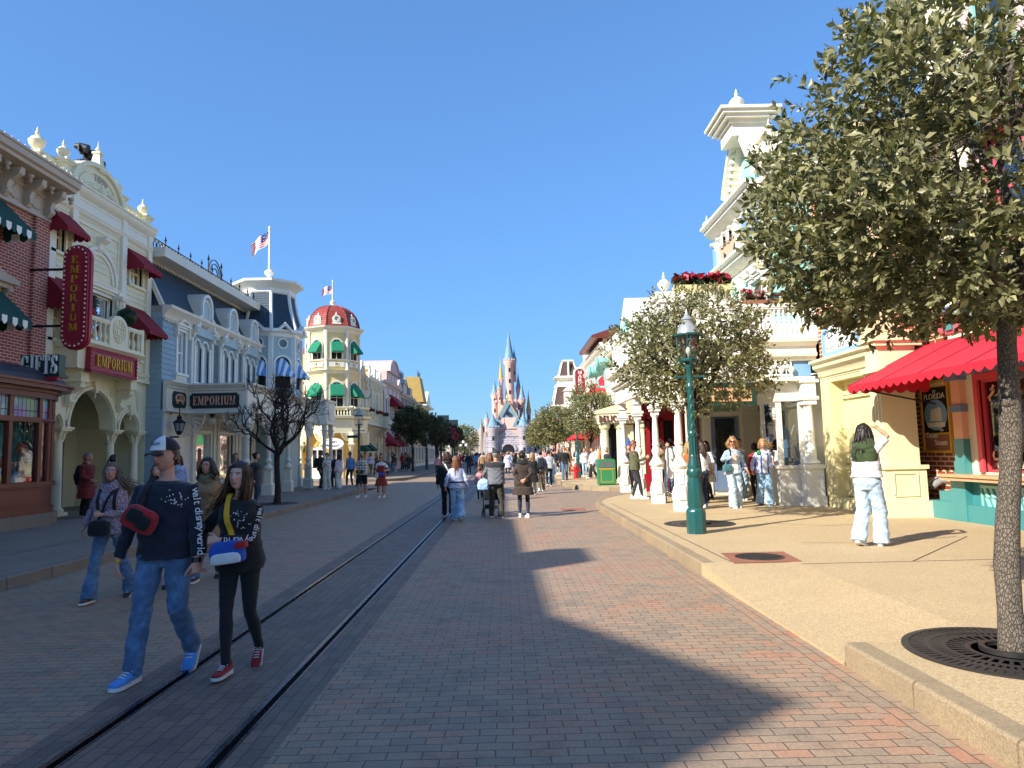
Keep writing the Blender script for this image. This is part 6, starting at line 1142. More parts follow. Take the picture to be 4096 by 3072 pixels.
# ================================================================ trees
leafmat('leaf_oak','484d2e','aca679',.28); leafmat('leaf_mid','4a502c','aaa473',.28); leafmat('leaf_dark','1e2618','4c5236',.18); bark('bark','5a5044','8a7d6c'); bark('bark_dark','231e1b','3d342e'); leafmat('leaf_conifer','1a2a1c','2f4429',.1)
from mathutils import noise as mnoise
def fastmesh(name,V,F4,mat,parent,col=None,org=(0,0,0)):
    me=bpy.data.meshes.new(name); V=np.asarray(V,np.float32)-np.array(org,np.float32); nf=len(F4)
    me.vertices.add(len(V)); me.vertices.foreach_set('co',V.ravel()); me.loops.add(nf*4); me.loops.foreach_set('vertex_index',np.asarray(F4,np.int32).ravel()); me.polygons.add(nf); me.polygons.foreach_set('loop_start',np.arange(nf,dtype=np.int32)*4)
    me.update(); me.validate()
    if col is not None: a=me.color_attributes.new('Col','FLOAT_COLOR','POINT'); a.data.foreach_set('color',np.repeat(col[:,None],4,1).astype(np.float32).ravel())
    me.materials.append(MATS[mat]); o=bpy.data.objects.new(name,me); COL.objects.link(o)
    if parent is not None: o.parent=parent
    ORG[o.name]=tuple(org); return o
def leaves(C,D,K,L,r,spread=.9):
    """K leaves per twig at C with direction D; returns verts, quads, per-vertex value"""
    n=len(C); t=np.tile((np.arange(K)+.5)/K,n); C=np.repeat(C,K,0); D=np.repeat(D,K,0); Ls=L*2.1
    rn=r.normal(size=D.shape); P=rn-D*(rn*D).sum(1)[:,None]; P/=np.linalg.norm(P,axis=1)[:,None]
    base=C+D*(t*Ls)[:,None]; ax=D*(.35+.6*t)[:,None]+P*spread*(1.15-.6*t)[:,None]+r.normal(size=D.shape)*.22; ax[:,2]-=.08; ax/=np.linalg.norm(ax,axis=1)[:,None]
    sd=np.cross(ax,D+r.normal(size=D.shape)*.5); sd/=np.linalg.norm(sd,axis=1)[:,None]; nm=np.cross(sd,ax); l=(L*(.65+.55*r.random(len(t))))[:,None]; w=l*.25
    V=np.stack([base,base+ax*l*.5+sd*w+nm*l*.07,base+ax*l*1.0-nm*l*.06,base+ax*l*.5-sd*w+nm*l*.07,base+ax*l*.5-nm*l*.02],1).reshape(-1,3)
    q=np.arange(len(t))[:,None]*5; F=np.concatenate([q+[[0,1,2,4]],q+[[0,4,2,3]]],0)
    return V,F,np.repeat(np.clip(.45+.34*r.normal(size=len(t)),0,1),5)
def limb(m,p,q,r0,r1,r,bend=.12,n=6):
    p=np.array(p);q=np.array(q); d=np.linalg.norm(q-p); o=r.normal(size=3)*bend*d; o2=r.normal(size=3)*bend*.5*d; pts=[p+(q-p)*s+o*sin(pi*s)+o2*sin(2*pi*s) for s in np.linspace(0,1,n)]; m.tube(pts,list(np.linspace(r0,r1,n)),7); return pts
def tree(name,label,x,y,h,tr,cz,rx,rz,ncl,L,lm,bm_,seed,K=11,gap=-.18,freq=1.5,group=None,zb=ZS,flat=.0,offx=0,offy=0,nl=7,shell=.45,twig=True,zmin=0,leanx=0.):
    r=np.random.default_rng(seed); t=thing(name,label,'tree',(x,y,zb),group); m=MB(); c=np.array([x+offx,y+offy,cz]); f=np.array([x,y,h])
    zz=np.linspace(zb-.02,h,9); tp=[(x+leanx*k/8+.03*sin(k*1.1+seed),y+.03*cos(k*.9+seed),z) for k,z in enumerate(zz)]; m.tube(tp,[tr*(1.25 if k==0 else 1-.03*k+.05*sin(k*2.1+seed)) for k in range(9)],14); f=np.array(tp[-1])
    if tr>.08: m.ball((x+leanx*.8+tr*.45,y-tr*.4,h-.55),tr*.6,9,6,(1,1,.7)); m.ball((x+leanx*.72-tr*.35,y-tr*.4,h-.75),tr*.65,9,6,(1,1,.8))
    tips=[]
    for k in range(nl):
        a=2*pi*(k+.3*r.random())/nl; e=r.uniform(-.25,.75) if k%3 else r.uniform(.8,1.3); d=np.array([cos(a)*cos(e),sin(a)*cos(e),sin(e)]); q=c+d*np.array([rx,rx,rz])*.55; pts=limb(m,f-[0,0,.03],q,tr*.55,tr*.22,r)
        for j in range(4):
            p0=pts[r.integers(2,6)]; d2=d+r.normal(size=3)*.65; d2/=np.linalg.norm(d2); q2=c+d2*np.array([rx,rx,rz])*r.uniform(.65,.92); q2[2]=max(q2[2],zmin+.15 if zmin else -9); pp=limb(m,p0,q2,tr*.22,tr*.07,r,.1,5); tips.append(pp)
    if twig:
        for pp in list(tips):
            for j in range(5):
                d2=r.normal(size=3); d2/=np.linalg.norm(d2); p0=pp[r.integers(1,5)]; limb(m,p0,p0+(d2*[1,1,.3])*rx*.25+(p0-c)*[.15,.15,0],tr*.07,tr*.02,r,.12,4)
    m.build('trunk',bm_,t,smooth=50,recalc=False)
    C=[];D=[]
    while len(C)<ncl:
        d=r.normal(size=3); d/=np.linalg.norm(d); s=r.uniform(shell**3,1)**(1/3.); p=d*s; 
        if p[2]<-.2 and flat>0: p[2]=-.2+(p[2]+.2)*(1-flat)
        w_=c+p*np.array([rx,rx,rz])*(1+.13*mnoise.noise(Vector(d*2.2)+Vector((seed,0,0)))*1.6)
        if mnoise.noise(Vector(w_)*freq+Vector((seed*3.1,0,0)))<gap: continue
        if w_[2]<zmin+.25*abs(mnoise.noise(Vector(w_)*2)): continue
        C.append(w_); dd=d*.75+np.array([0,0,.35])+r.normal(size=3)*.45; D.append(dd/np.linalg.norm(dd))
    V,F,col=leaves(np.array(C),np.array(D),K,L,r); fastmesh('crown',V,F,lm,t,col,(x,y,zb)); return t
tree('street_tree','large leafy evergreen oak in the right foreground, trunk cut off at the top',3.6,5.25,2.72,.085,3.55,1.78,1.75,4700,.078,'leaf_oak','bark',3,K=12,gap=-.15,freq=1.6,offx=.22,zmin=2.62,leanx=.2,flat=.5,nl=12,shell=.4)
tree('street_tree','thin crowned evergreen tree right behind the tall green lamp',3.85,14.5,2.5,  .092,3.6,1.65,1.28,1650,.09,'leaf_mid','bark_dark',11,K=10,gap=-.14,freq=1.5,flat=.15,shell=.35,nl=9)
tree('street_tree','slim sparse tree growing beside the green litter bin',4.78,40.7,2.15,.07,3.75,1.35,1.65,800,.14,'leaf_mid','bark_dark',5,K=10,gap=-.12,flat=.3)
t0=tree('street_tree','dense round tree on the far east pavement before the brown tower',4.2,62,2.4,.1,4.0,1.75,1.55,700,.2,'leaf_mid','bark_dark',6,K=10,gap=-.4)
for y,l in ((80,'second round tree along the far east pavement'),(97,'last round tree on the east pavement before the plaza')): o=copytree(t0,(4.3,y,ZS),y); o['label']=l
t1=tree('dark_tree','nearest round dark tree on the shaded west pavement',-8.85,67,2.7,.12,4.55,1.72,1.62,900,.19,'leaf_dark','bark_dark',8,K=11,gap=-.4)
for x,y,l in ((-8.9,79,'second round dark tree on the shaded west pavement'),(-8.9,90,'third dark tree of the west row, past the second'),(-8.6,112,'dark tree beyond the flowered arbours')): o=copytree(t1,(x,y,ZS),y*.7); o['label']=l; o['group']='west row of dark trees'
t1['group']='west row of dark trees'
r=np.random.default_rng(4)   # bare pollarded tree
t=thing('bare_tree','leafless dark pollarded tree on the left pavement before the porch','tree',(-7.7,24,ZS)); m=MB(); x,y=-7.7,24.
m.tube([(x+.02*sin(k),y,z) for k,z in enumerate(np.linspace(ZS,1.95,7))],[.13,.1,.095,.09,.09,.095,.1],10)
def grow(p,d,l,rr,depth):
    q=p+d*l; pts=limb(m,p,q,rr,rr*.66,r,.07,5)
    if depth==0: return
    for k in range(3 if depth>1 else 4):
        e=d+r.normal(size=3)*(.55 if depth>2 else .75); e[2]+=.34; e/=np.linalg.norm(e); grow(pts[-1] if k<2 else pts[3],e,l*r.uniform(.56,.8),rr*.6,depth-1)
for k in range(7):
    a=2*pi*k/7; e=.6+.55*(k%2)+.2*r.random(); grow(np.array([x,y,1.8+.1*(k%2)]),np.array([cos(a)*cos(e),sin(a)*cos(e),sin(e)]),.92,.055,5)
m.build('branches','bark_dark',t,recalc=False)
for i,(x,y,h,s,l) in enumerate(((-9,150,7.5,2.7,'round green tree in front of the pale rocks'),(-24,178,9.5,3,'tall dark conifer at the far left of the plaza'),(-17,170,7.,2.6,'bushy tree behind the floodlight masts'),(12,165,8,3.2,'round tree right of the castle gate'),(19,175,9,3.6,'big tree at the far right of the plaza'))):
    tree('park_tree',l,x,y,h*.35,.2,h*.62,s,h*.36,420,.42,'leaf_conifer' if i in (1,2) else 'leaf_mid','bark_dark',20+i,K=9,gap=-.5,zb=0,twig=False)
m=MB(); V=[];F=[]
C=np.array([[rng.uniform(-120,120),rng.uniform(225,245),0] for _ in range(900)]); C[:,2]=rng.uniform(0,1,900)*(4+3*np.sin(C[:,0]*.13)+2*np.sin(C[:,0]*.41)); D=rng.normal(size=C.shape); D/=np.linalg.norm(D,axis=1)[:,None]; V,F,col=leaves(C,D,9,1.1,rng); o=fastmesh('treeline',V,F,'leaf_conifer',None,col); tag(o,'distant dark green woods behind the castle','woods',None,'stuff')
# ================================================================ street furniture
def lamp(x,y,label,h=3.97,group='green street lamps',mat='lamp_green'):
    t=thing('street_lamp',label,'street lamp',(x,y,ZS),group); m=MB(); p=(x,y,ZS); k=h/3.97
    P8=[(.2,0),(.2,.38),(.19,.42),(.15,.46),(.17,.5),(.13,.95),(.11,1.02),(.13,1.05)]; m.lathe([(a,b*k) for a,b in P8],p,8,pi/8)
    m.lathe([(.12,1.0),(.15,1.05),(.15,1.12),(.12,1.16),(.13,1.2),(.11,1.24),(.115,1.28),(.095,1.32),(.1,1.36),(.085,1.4)],p,18)
    m.lathe([(.078,1.38),(.07,1.75)],p,20,rf=lambda a,z:1+.1*cos(10*a)); m.lathe([(.075,1.72),(.095,1.76),(.095,1.8),(.07,1.84)],p,16)
    zs=np.linspace(1.82,2.62,34); m.lathe([(.066,z) for z in zs],p,24,rf=lambda a,z:1+.13*cos(4*(a-z*9)))
    m.lathe([(.07,2.58),(.085,2.62),(.085,2.66),(.06,2.7),(.06,2.95),(.08,2.98),(.08,3.03),(.055,3.06)],p,16,rf=None); m.lathe([(.06,2.7),(.056,2.96)],p,20,rf=lambda a,z:1+.12*cos(9*a)); m.lathe([(.055,3.04),(.06,3.06),(.13,3.12),(.13,3.15),(.05,3.16)],p,14)
    m.tube([(x-.3,y,ZS+2.82),(x+.3,y,ZS+2.82)],.018,8); m.ball((x-.31,y,ZS+2.82),.03,8,6); m.ball((x+.31,y,ZS+2.82),.03,8,6)
    m.V=[v*[.86,.86,1]+[x*.14,y*.14,0] for v in m.V]; m.build('post',mat,t,smooth=35); m=MB()
    for q in (0,pi/2,pi,3*pi/2):
        a=q+pi/4*0; m.tube([(x+rr*cos(a),y+rr*sin(a),ZS+z) for rr,z in ((.05,2.98),(.14,3.04),(.19,3.16),(.2,3.3),(.2,3.58))],.014,6)
    m.lathe([(.2,3.56),(.24,3.58),(.24,3.61),(.19,3.62)],p,24,rf=lambda a,z:1+.05*cos(14*a)); m.lathe([(.15,3.1),(.16,3.13),(.15,3.15)],p,14); m.build('lantern_frame',mat,t,smooth=35)
    m=MB(); m.lathe([(.09,3.15),(.13,3.2),(.155,3.32),(.165,3.57)],p,20,rf=lambda a,z:1+.012*cos(10*a)); m.build('lantern_glass','lamp_glass',t,smooth=60)
    m=MB(); m.ball((x,y,ZS+3.3),.05,8,6,(1,1,1.5)); m.tube([(x,y,ZS+3.13),(x,y,ZS+3.3)],.02); m.build('bulb','bulb',t,smooth=60)
    m=MB(); m.lathe([(.2,3.61),(.19,3.66),(.17,3.72),(.12,3.79),(.09,3.82),(.09,3.86),(.11,3.88),(.07,3.93),(.03,3.98),(.02,4.03),(.0,4.1)],p,18); m.build('lantern_cap','lampgrey',t,smooth=40); return t
glass('lamp_glass',(.97,.97,.95),.8,.97)
l0=lamp(3.37,12.9,'tall green street lamp with twisted shaft in front of the arcade')
for x,y,l in ((4.08,41.2,'green street lamp beside the slim tree and red hydrant'),(4.2,72,'far green street lamp on the east pavement'),(-7.58,36.6,'street lamp at the left corner before the dome restaurant'),(-8.3,74,'dark street lamp behind the round dark trees on the west pavement')): o=copytree(l0,(x,y,ZS)); o['label']=l
s=thing('street_sign','small dark street name plate on the left corner lamp','sign',(-7.9,36.55,2.6)); m=MB(FF(36.5)); m.box(-8.15,-7.62,0,.03,2.62,2.76); m.build('plate','dkgreen',s)
for i,(x,y,l) in enumerate(((-8.,132,'pair of white globe lamps left of the street end'),(9.5,140,'white globe lamps at the right end of the street'))):
    t=thing('globe_lamp',l,'lamp',(x,y,0),'plaza globe lamps'); m=MB(); m.tube([(x,y,0),(x,y,3.2)],.07); m.tube([(x-.5,y,3.),(x+.5,y,3.)],.05); m.build('post','lamp_green',t)
    for dx,z in ((-.5,3.3),(.5,3.3),(0,3.9)): m=MB(); m.ball((x+dx,y,z),.3,10,8); m.build('globe','globe',t,smooth=60)
t=thing('litter_bin','green litter bin with rounded top on the east pavement corner','litter bin',(4.36,31.6,ZS)); x,y=4.36,31.6; m=MB(FF(y-.3)); A=[(x-.38,ZS+.06),(x+.38,ZS+.06),(x+.38,ZS+.95)]+[(x+.28+.1*cos(a),ZS+1.05+.1*sin(a)) for a in np.linspace(0,pi/2,5)]+[(x-.28+.1*cos(a),ZS+1.05+.1*sin(a)) for a in np.linspace(pi/2,pi,5)]+[(x-.38,ZS+.95)]
m.prism(A,-.6,0); m.box(x-.34,x+.34,-.56,-.04,ZS,ZS+.07); m.build('body','can_green',t); m=MB(FF(y-.3)); m.box(x-.3,x+.3,-.02,.012,ZS+.78,ZS+1.05); m.build('flap','can_dark',t); m=MB(FF(y-.3)); m.strip([(x-.26,ZS+.15),(x+.26,ZS+.15),(x+.26,ZS+.68),(x-.26,ZS+.68),(x-.26,ZS+.15)],0,.008,.02); m.strip([(x-.35,ZS+.72),(x+.35,ZS+.72)],0,.02,.03); m.build('gilt_line','gold_paint',t)
t=thing('fire_hydrant','red fire hydrant on the pavement beside the green lamp','fire hydrant',(3.85,40.2,ZS)); x,y=3.85,40.2; m=MB(); m.lathe([(.17,0),(.17,.05),(.12,.07),(.12,.1),(.11,.55),(.15,.57),(.15,.62),(.12,.64),(.11,.72),(.06,.8),(.03,.81),(.03,.87)],(x,y,ZS),14); m.build('barrel','hydrant',t,smooth=40); m=MB(); m.tube([(x-.24,y,ZS+.45),(x+.24,y,ZS+.45)],.06,10); m.tube([(x-.27,y,ZS+.45),(x-.22,y,ZS+.45)],.08,8); m.tube([(x+.22,y,ZS+.45),(x+.27,y,ZS+.45)],.08,8); m.tube([(x,y-.2,ZS+.42),(x,y,ZS+.42)],.08,10); m.build('outlets','hydrant',t,smooth=40)
t=thing('shirt_rack','rail of white shirts hanging under the arcade','clothes rack',(5.0,20.6,ZS)); m=MB(); m.tube([(4.55,20.6,ZS),(4.55,20.6,1.75)],.02); m.tube([(5.65,20.6,ZS),(5.65,20.6,1.75)],.02); m.tube([(4.5,20.6,1.75),(5.7,20.6,1.75)],.02); m.build('rail','lampgrey',t)
for i in range(6):
    q=4.68+i*.17; m=MB(); m.prism([(20.35,1.68),(20.6,1.74),(20.85,1.68),(20.98,1.42),(20.88,1.36),(20.82,1.45),(20.82,.85),(20.38,.85),(20.38,1.45),(20.32,1.36),(20.22,1.42)],q-.03,q+.03,'u'); m.build('shirt','white',t)
# ================================================================ people
def skinmat():
    t=NT('skin'); a=t.n('Attribute',attribute_name='Col'); p=t.n('TexCoord'); n=t.noise((p,'Object'),40,3)
    c=t.mix(t.n('MapRange',{0:(n,0),1:.35,2:.7,3:0.,4:.14}),(a,'Color'),lin('a8553f')); t.set(col=c,rough=.5,sss=.08,normal=t.bump((n,0),.06,.003)); t.b.inputs['Subsurface Radius'].default_value=(.012,.005,.003); MATS['skin']=t.m
skinmat()
def hairmat(name,c1,c2):
    t=NT(name); p=t.n('TexCoord'); mp=t.n('Mapping',{'Vector':(p,'Object'),'Scale':(1,1,.12)}); n=t.noise(mp,95,4,.7); n2=t.noise((p,'Object'),10,2)
    t.set(col=t.mix(t.math('ADD',t.math('MULTIPLY',(n,0),.7),t.math('MULTIPLY',(n2,0),.3)),lin(c1),lin(c2)),rough=.45,normal=t.bump((n,0),.6,.006)); MATS[name]=t.m
for n_,a,b in (('hair_brown','1d120c','4a3022'),('hair_dark','0b0908','241a16'),('hair_blonde','6b4a26','c29a5c'),('hair_auburn','4a2412','8e5a34'),('hair_grey','56504c','9a948e'),('hair_ash','3a2a20','7d6450')): hairmat(n_,a,b)
for n_,c,k,c2 in (('c_black','0d0e12','',0),('c_navy','141a2b','',0),('c_white','d8d6d4','',0),('c_cream','cfc8b8','',0),('c_grey','6d6e72','',0),('c_lightgrey','a9abb0','',0),('c_charcoal','26272b','',0),('c_brown','3a2c24','',0),('c_olive','4d4c34','',0),('c_oliveg','55583a','',0),('c_tan','8a6f4c','',0),('c_khaki','6b6142','',0),('c_red','9c1420','',0),('c_brick','8f3226','',0),('c_maroon','3a1219','',0),('c_wine','5a1216','',0),('c_pink','c98f95','',0),('c_palepink','d3bcc0','',0),('c_lilac','b9c0de','',0),('c_blue','6f95c4','',0),('c_royal','1c4da8','',0),('c_sky','9dbbd6','',0),('c_teal','3b6a72','',0),('c_green','33421f','',0),('c_orange','c9602a','',0),('c_yellow','d6a01c','',0),
    ('d_mid','4a6684','denim',0),('d_dark','1d2a40','denim',0),('d_light','8fb0cc','denim',0),('d_pale','a9c0d2','denim',0),('k_knit','54303c','knit','b9a8b4'),('k_plaid','d8d2ca','plaid','4a4440'),('k_spots','d9d5dc','spots','6a5a72'),('k_camo','3d3a2e','camo','1f1e18'),('c_shoeblue','4a8ad0','',0),('c_rubber','d6d3cc','',0),('c_gum','33302c','',0),('c_shoered','8a1420','',0),('c_leather','2a1512','',0),('c_redleather','6a1713','',0)): cloth(n_,c,k,c2 or None)
paint('plastic_black','0a0a0b',.3,.05,bump=0,obj=True); paint('lens','0c0a0a',.12,.02,bump=0,obj=True); paint('print_white','dcdcdc',.7,.03,bump=0,obj=True); paint('tattoo','3a4a4a',.6,obj=True)
def remesh(mb,vox,name,sm=2,recalc=True):
    sm=int(sm*min(5,max(1,(.0105/vox)**1.7)))
    me=mb.mesh('tmp',recalc=recalc); o=bpy.data.objects.new('tmp',me); COL.objects.link(o)
    r=o.modifiers.new('r','REMESH'); r.mode='VOXEL'; r.voxel_size=vox; r.use_smooth_shade=True
    if sm: s=o.modifiers.new('s','SMOOTH'); s.factor=.5; s.iterations=sm
    dg=bpy.context.evaluated_depsgraph_get(); out=bpy.data.meshes.new_from_object(o.evaluated_get(dg)); bpy.data.objects.remove(o); bpy.data.meshes.remove(me); out.name=name; out.materials.clear(); return out
def wrinkle(me,amp,seed,joints=(),s=1.):
    n=len(me.vertices); V=np.empty(n*3); N=np.empty(n*3); me.vertices.foreach_get('co',V); me.vertices.foreach_get('normal',N); V=V.reshape(-1,3);N=N.reshape(-1,3); P=V/s
    q=seed*1.7; f=np.sin(P[:,2]*46+4*np.sin(P[:,0]*15+q)+3.*np.sin(P[:,1]*13+q))*.5+np.sin(P[:,0]*30+P[:,2]*24+3*np.sin(P[:,2]*9+q))*.5+.6*np.sin(P[:,2]*90+5*np.sin(P[:,0]*22+q*2))*.35
    w=np.full(n,.45)
    for j,r,k in joints: w+=k*np.exp(-((P-np.array(j))**2).sum(1)/(r*r))
    V+=N*(amp*f*np.minimum(w,1.6))[:,None]; me.vertices.foreach_set('co',V.ravel()); me.update()
def link(me,name,mat,parent,label=None):
    me.materials.append(MATS[mat]); o=bpy.data.objects.new(name,me); COL.objects.link(o); o.parent=parent
    if label: o['label']=label
    return o
def ik(a,t,l1,l2,pole):
    a=np.array(a,float); t=np.array(t,float); d=t-a; L=np.linalg.norm(d); u=d/L; L=min(max(L,abs(l1-l2)+.01),(l1+l2)*.998); ca=(l1*l1+L*L-l2*l2)/(2*l1*L); p=np.array(pole,float); p=p-u*(p@u); p/=np.linalg.norm(p)+1e-9
    return a+u*l1*ca+p*l1*math.sqrt(max(0,1-ca*ca)),a+u*L
def ell(c,rx,ry,n=20,ex=2.4):
    out=[]
    for k in range(n):
        a=2*pi*k/n; ca,sa=cos(a),sin(a); out.append((c[0]+rx*math.copysign(abs(ca)**(2/ex),ca),c[1]+ry*math.copysign(abs(sa)**(2/ex),sa),c[2]))
    return out
TM=[(.80,.14,.1,0),(.9,.165,.115,-.01),(1.0,.158,.108,0),(1.1,.155,.105,.0),(1.2,.168,.112,.0),(1.29,.178,.118,.0),(1.365,.172,.105,-.005),(1.415,.135,.082,-.012),(1.45,.078,.062,-.016)]
TF=[(.80,.145,.105,0),(.9,.172,.12,-.012),(1.0,.155,.104,0),(1.08,.135,.092,.0),(1.17,.138,.098,.0),(1.26,.15,.122,.014),(1.325,.148,.105,.008),(1.375,.132,.08,-.005),(1.41,.1,.064,-.012),(1.44,.064,.052,-.014)]
def headpt(phi,lam,o=0.):
    z=.118*sin(phi); c=cos(phi); t=max(0,-z/.118); 
    if z<0: c=(1-t**3.2)**.5
    x=(.076+o)*c*(1-.26*t**1.3)*sin(lam); yf=cos(lam); y=(.098+o)*c*yf*((1-.06*t) if yf>0 else (1-.42*t)); z=z*(1+o/.118)
    return x,y,z
def features(x,y,z):
    if y<.02: return 0
    g=lambda cx,cz,sx,sz,a: a*math.exp(-((abs(x)-cx)/sx)**2-((z-cz)/sz)**2)
    h=g(0,-.018,.0115,.014,.024)+g(0,.006,.009,.02,.013)+g(.012,-.022,.008,.007,.006)+g(.03,.036,.022,.008,.006)-g(.031,.014,.017,.012,.011)+g(.031,.014,.01,.006,.005)+g(0,-.05,.02,.005,.007)+g(0,-.061,.016,.005,.007)-g(0,-.0555,.022,.0025,.004)+g(0,-.094,.02,.014,.009)+g(.044,-.012,.018,.018,.005)-g(0,-.077,.02,.006,.004)
    return h*min(1,(y-.02)/.03)
def hand(m,w,d,up,side,curl=.35,s=1.,spread=.14):
    """palm and five fingers. w wrist, d pointing direction, up = back of the hand, side=+1 when the thumb lies towards cross(d,up)"""
    w=np.array(w,float); d=np.array(d,float); d/=np.linalg.norm(d); up=np.array(up,float); up-=d*(up@d); up/=np.linalg.norm(up); x=np.cross(d,up)*side
    R=[]
    for t,hw,hh in ((-.01,.024,.018),(.02,.029,.017),(.055,.038,.016),(.085,.041,.014),(.095,.036,.01)):
        c=w+d*t*s; R.append([c+x*hw*s*cos(a)+up*hh*s*sin(a) for a in np.linspace(0,2*pi,13)[:-1]])
    m.loft(R)
    for k,(o,L) in enumerate(((.030,.072),(.011,.08),(-.009,.075),(-.028,.06))):
        p=w+d*(.084-.004*abs(k-1))*s+x*o*s; dd=d+x*spread*(1.2-k)*.55; dd/=np.linalg.norm(dd); pts=[p-dd*.012]; c=curl*(1+.12*k); a=.15*c
        for seg in (.42,.32,.26):
            a+=c*.75; pts.append(pts[-1]+(dd*cos(a)-up*sin(a))*L*seg*s*1.05)
        m.tube(pts,[.0088*s,.0086*s,.0078*s,.0062*s],8)
    p=w+d*.028*s+x*.026*s; t1=p+(d*.7+x*.75-up*.25)*.036*s; t2=t1+(d*.93+x*.3-up*(.2+curl*.5))*.032*s; t3=t2+(d*.95+x*.05-up*(.25+curl*.6))*.024*s; m.tube([p-(d*.4+x*.3)*.02*s,t1,t2,t3],[.0135*s,.0105*s,.0095*s,.007*s],8)
def shoe(root,ankle,yaw,pitch,s,up,sole,high=False,low=False,sock=None):
    A=np.array(ankle); Rz=np.array([[cos(yaw),sin(yaw),0],[-sin(yaw),cos(yaw),0],[0,0,1]]).T; Rx=np.array([[1,0,0],[0,cos(pitch),-sin(pitch)],[0,sin(pitch),cos(pitch)]])
    def T(P): return [(A+Rz@(Rx@(np.array(p)-np.array([0,0,.085]))))*s for p in P]
    S=[(-.075,.024,.075),(-.055,.034,.1),(-.01,.038,.108),(.04,.04,.092),(.09,.045,.07),(.14,.048,.058),(.175,.042,.052),(.198,.026,.045)]
    def sec(y,hw,z0,z1,n=12): return [(hw*math.copysign(abs(cos(a))**.75,cos(a)),y,z0+(z1-z0)*(.5+.5*math.copysign(abs(sin(a))**.8,sin(a)))) for a in np.linspace(0,2*pi,n+1)[:-1]]
    m=MB(); m.loft([T(sec(y,hw,.018,h)) for y,hw,h in S]); 
    m.tube(T([(0,-.02,.07),(0,-.022,.12 if not high else .19)]),[.043*s,.042*s],12)
    o=m.build('shoe',up,root,smooth=60,org=(0,0,0)); m=MB(); P=[(hw*1.09*sg,y) for sg in (1,) for y,hw,h in S]; O=[(p[0],p[1]) for p in P]+[(0,.206)]+[(-p[0],p[1]) for p in reversed(P)]+[(0,-.082)]
    n=len(O); V=T([(a,b,0) for a,b in O]+[(a,b,.026+.008*(b<-.02)) for a,b in O]); m.add(V,[tuple(range(n)),tuple(range(2*n-1,n-1,-1))]+[(i,(i+1)%n,n+(i+1)%n,n+i) for i in range(n)]); m.build('sole',sole,o,org=(0,0,0))
    if not low:
        m=MB()
        for k in range(4): y=.035+.024*k; z=.098-.009*k; m.tube(T([(-.024,y,z-.004),(0,y+.008,z+.004),(.024,y,z-.004)]),.0045*s,5)
        m.tube(T([(-.005,.03,.105),(-.03,.02,.112),(-.035,.045,.09)]),.004*s,4); m.tube(T([(.005,.03,.105),(.03,.02,.112),(.035,.05,.088)]),.004*s,4); m.build('laces','c_white',o,org=(0,0,0))
    return o
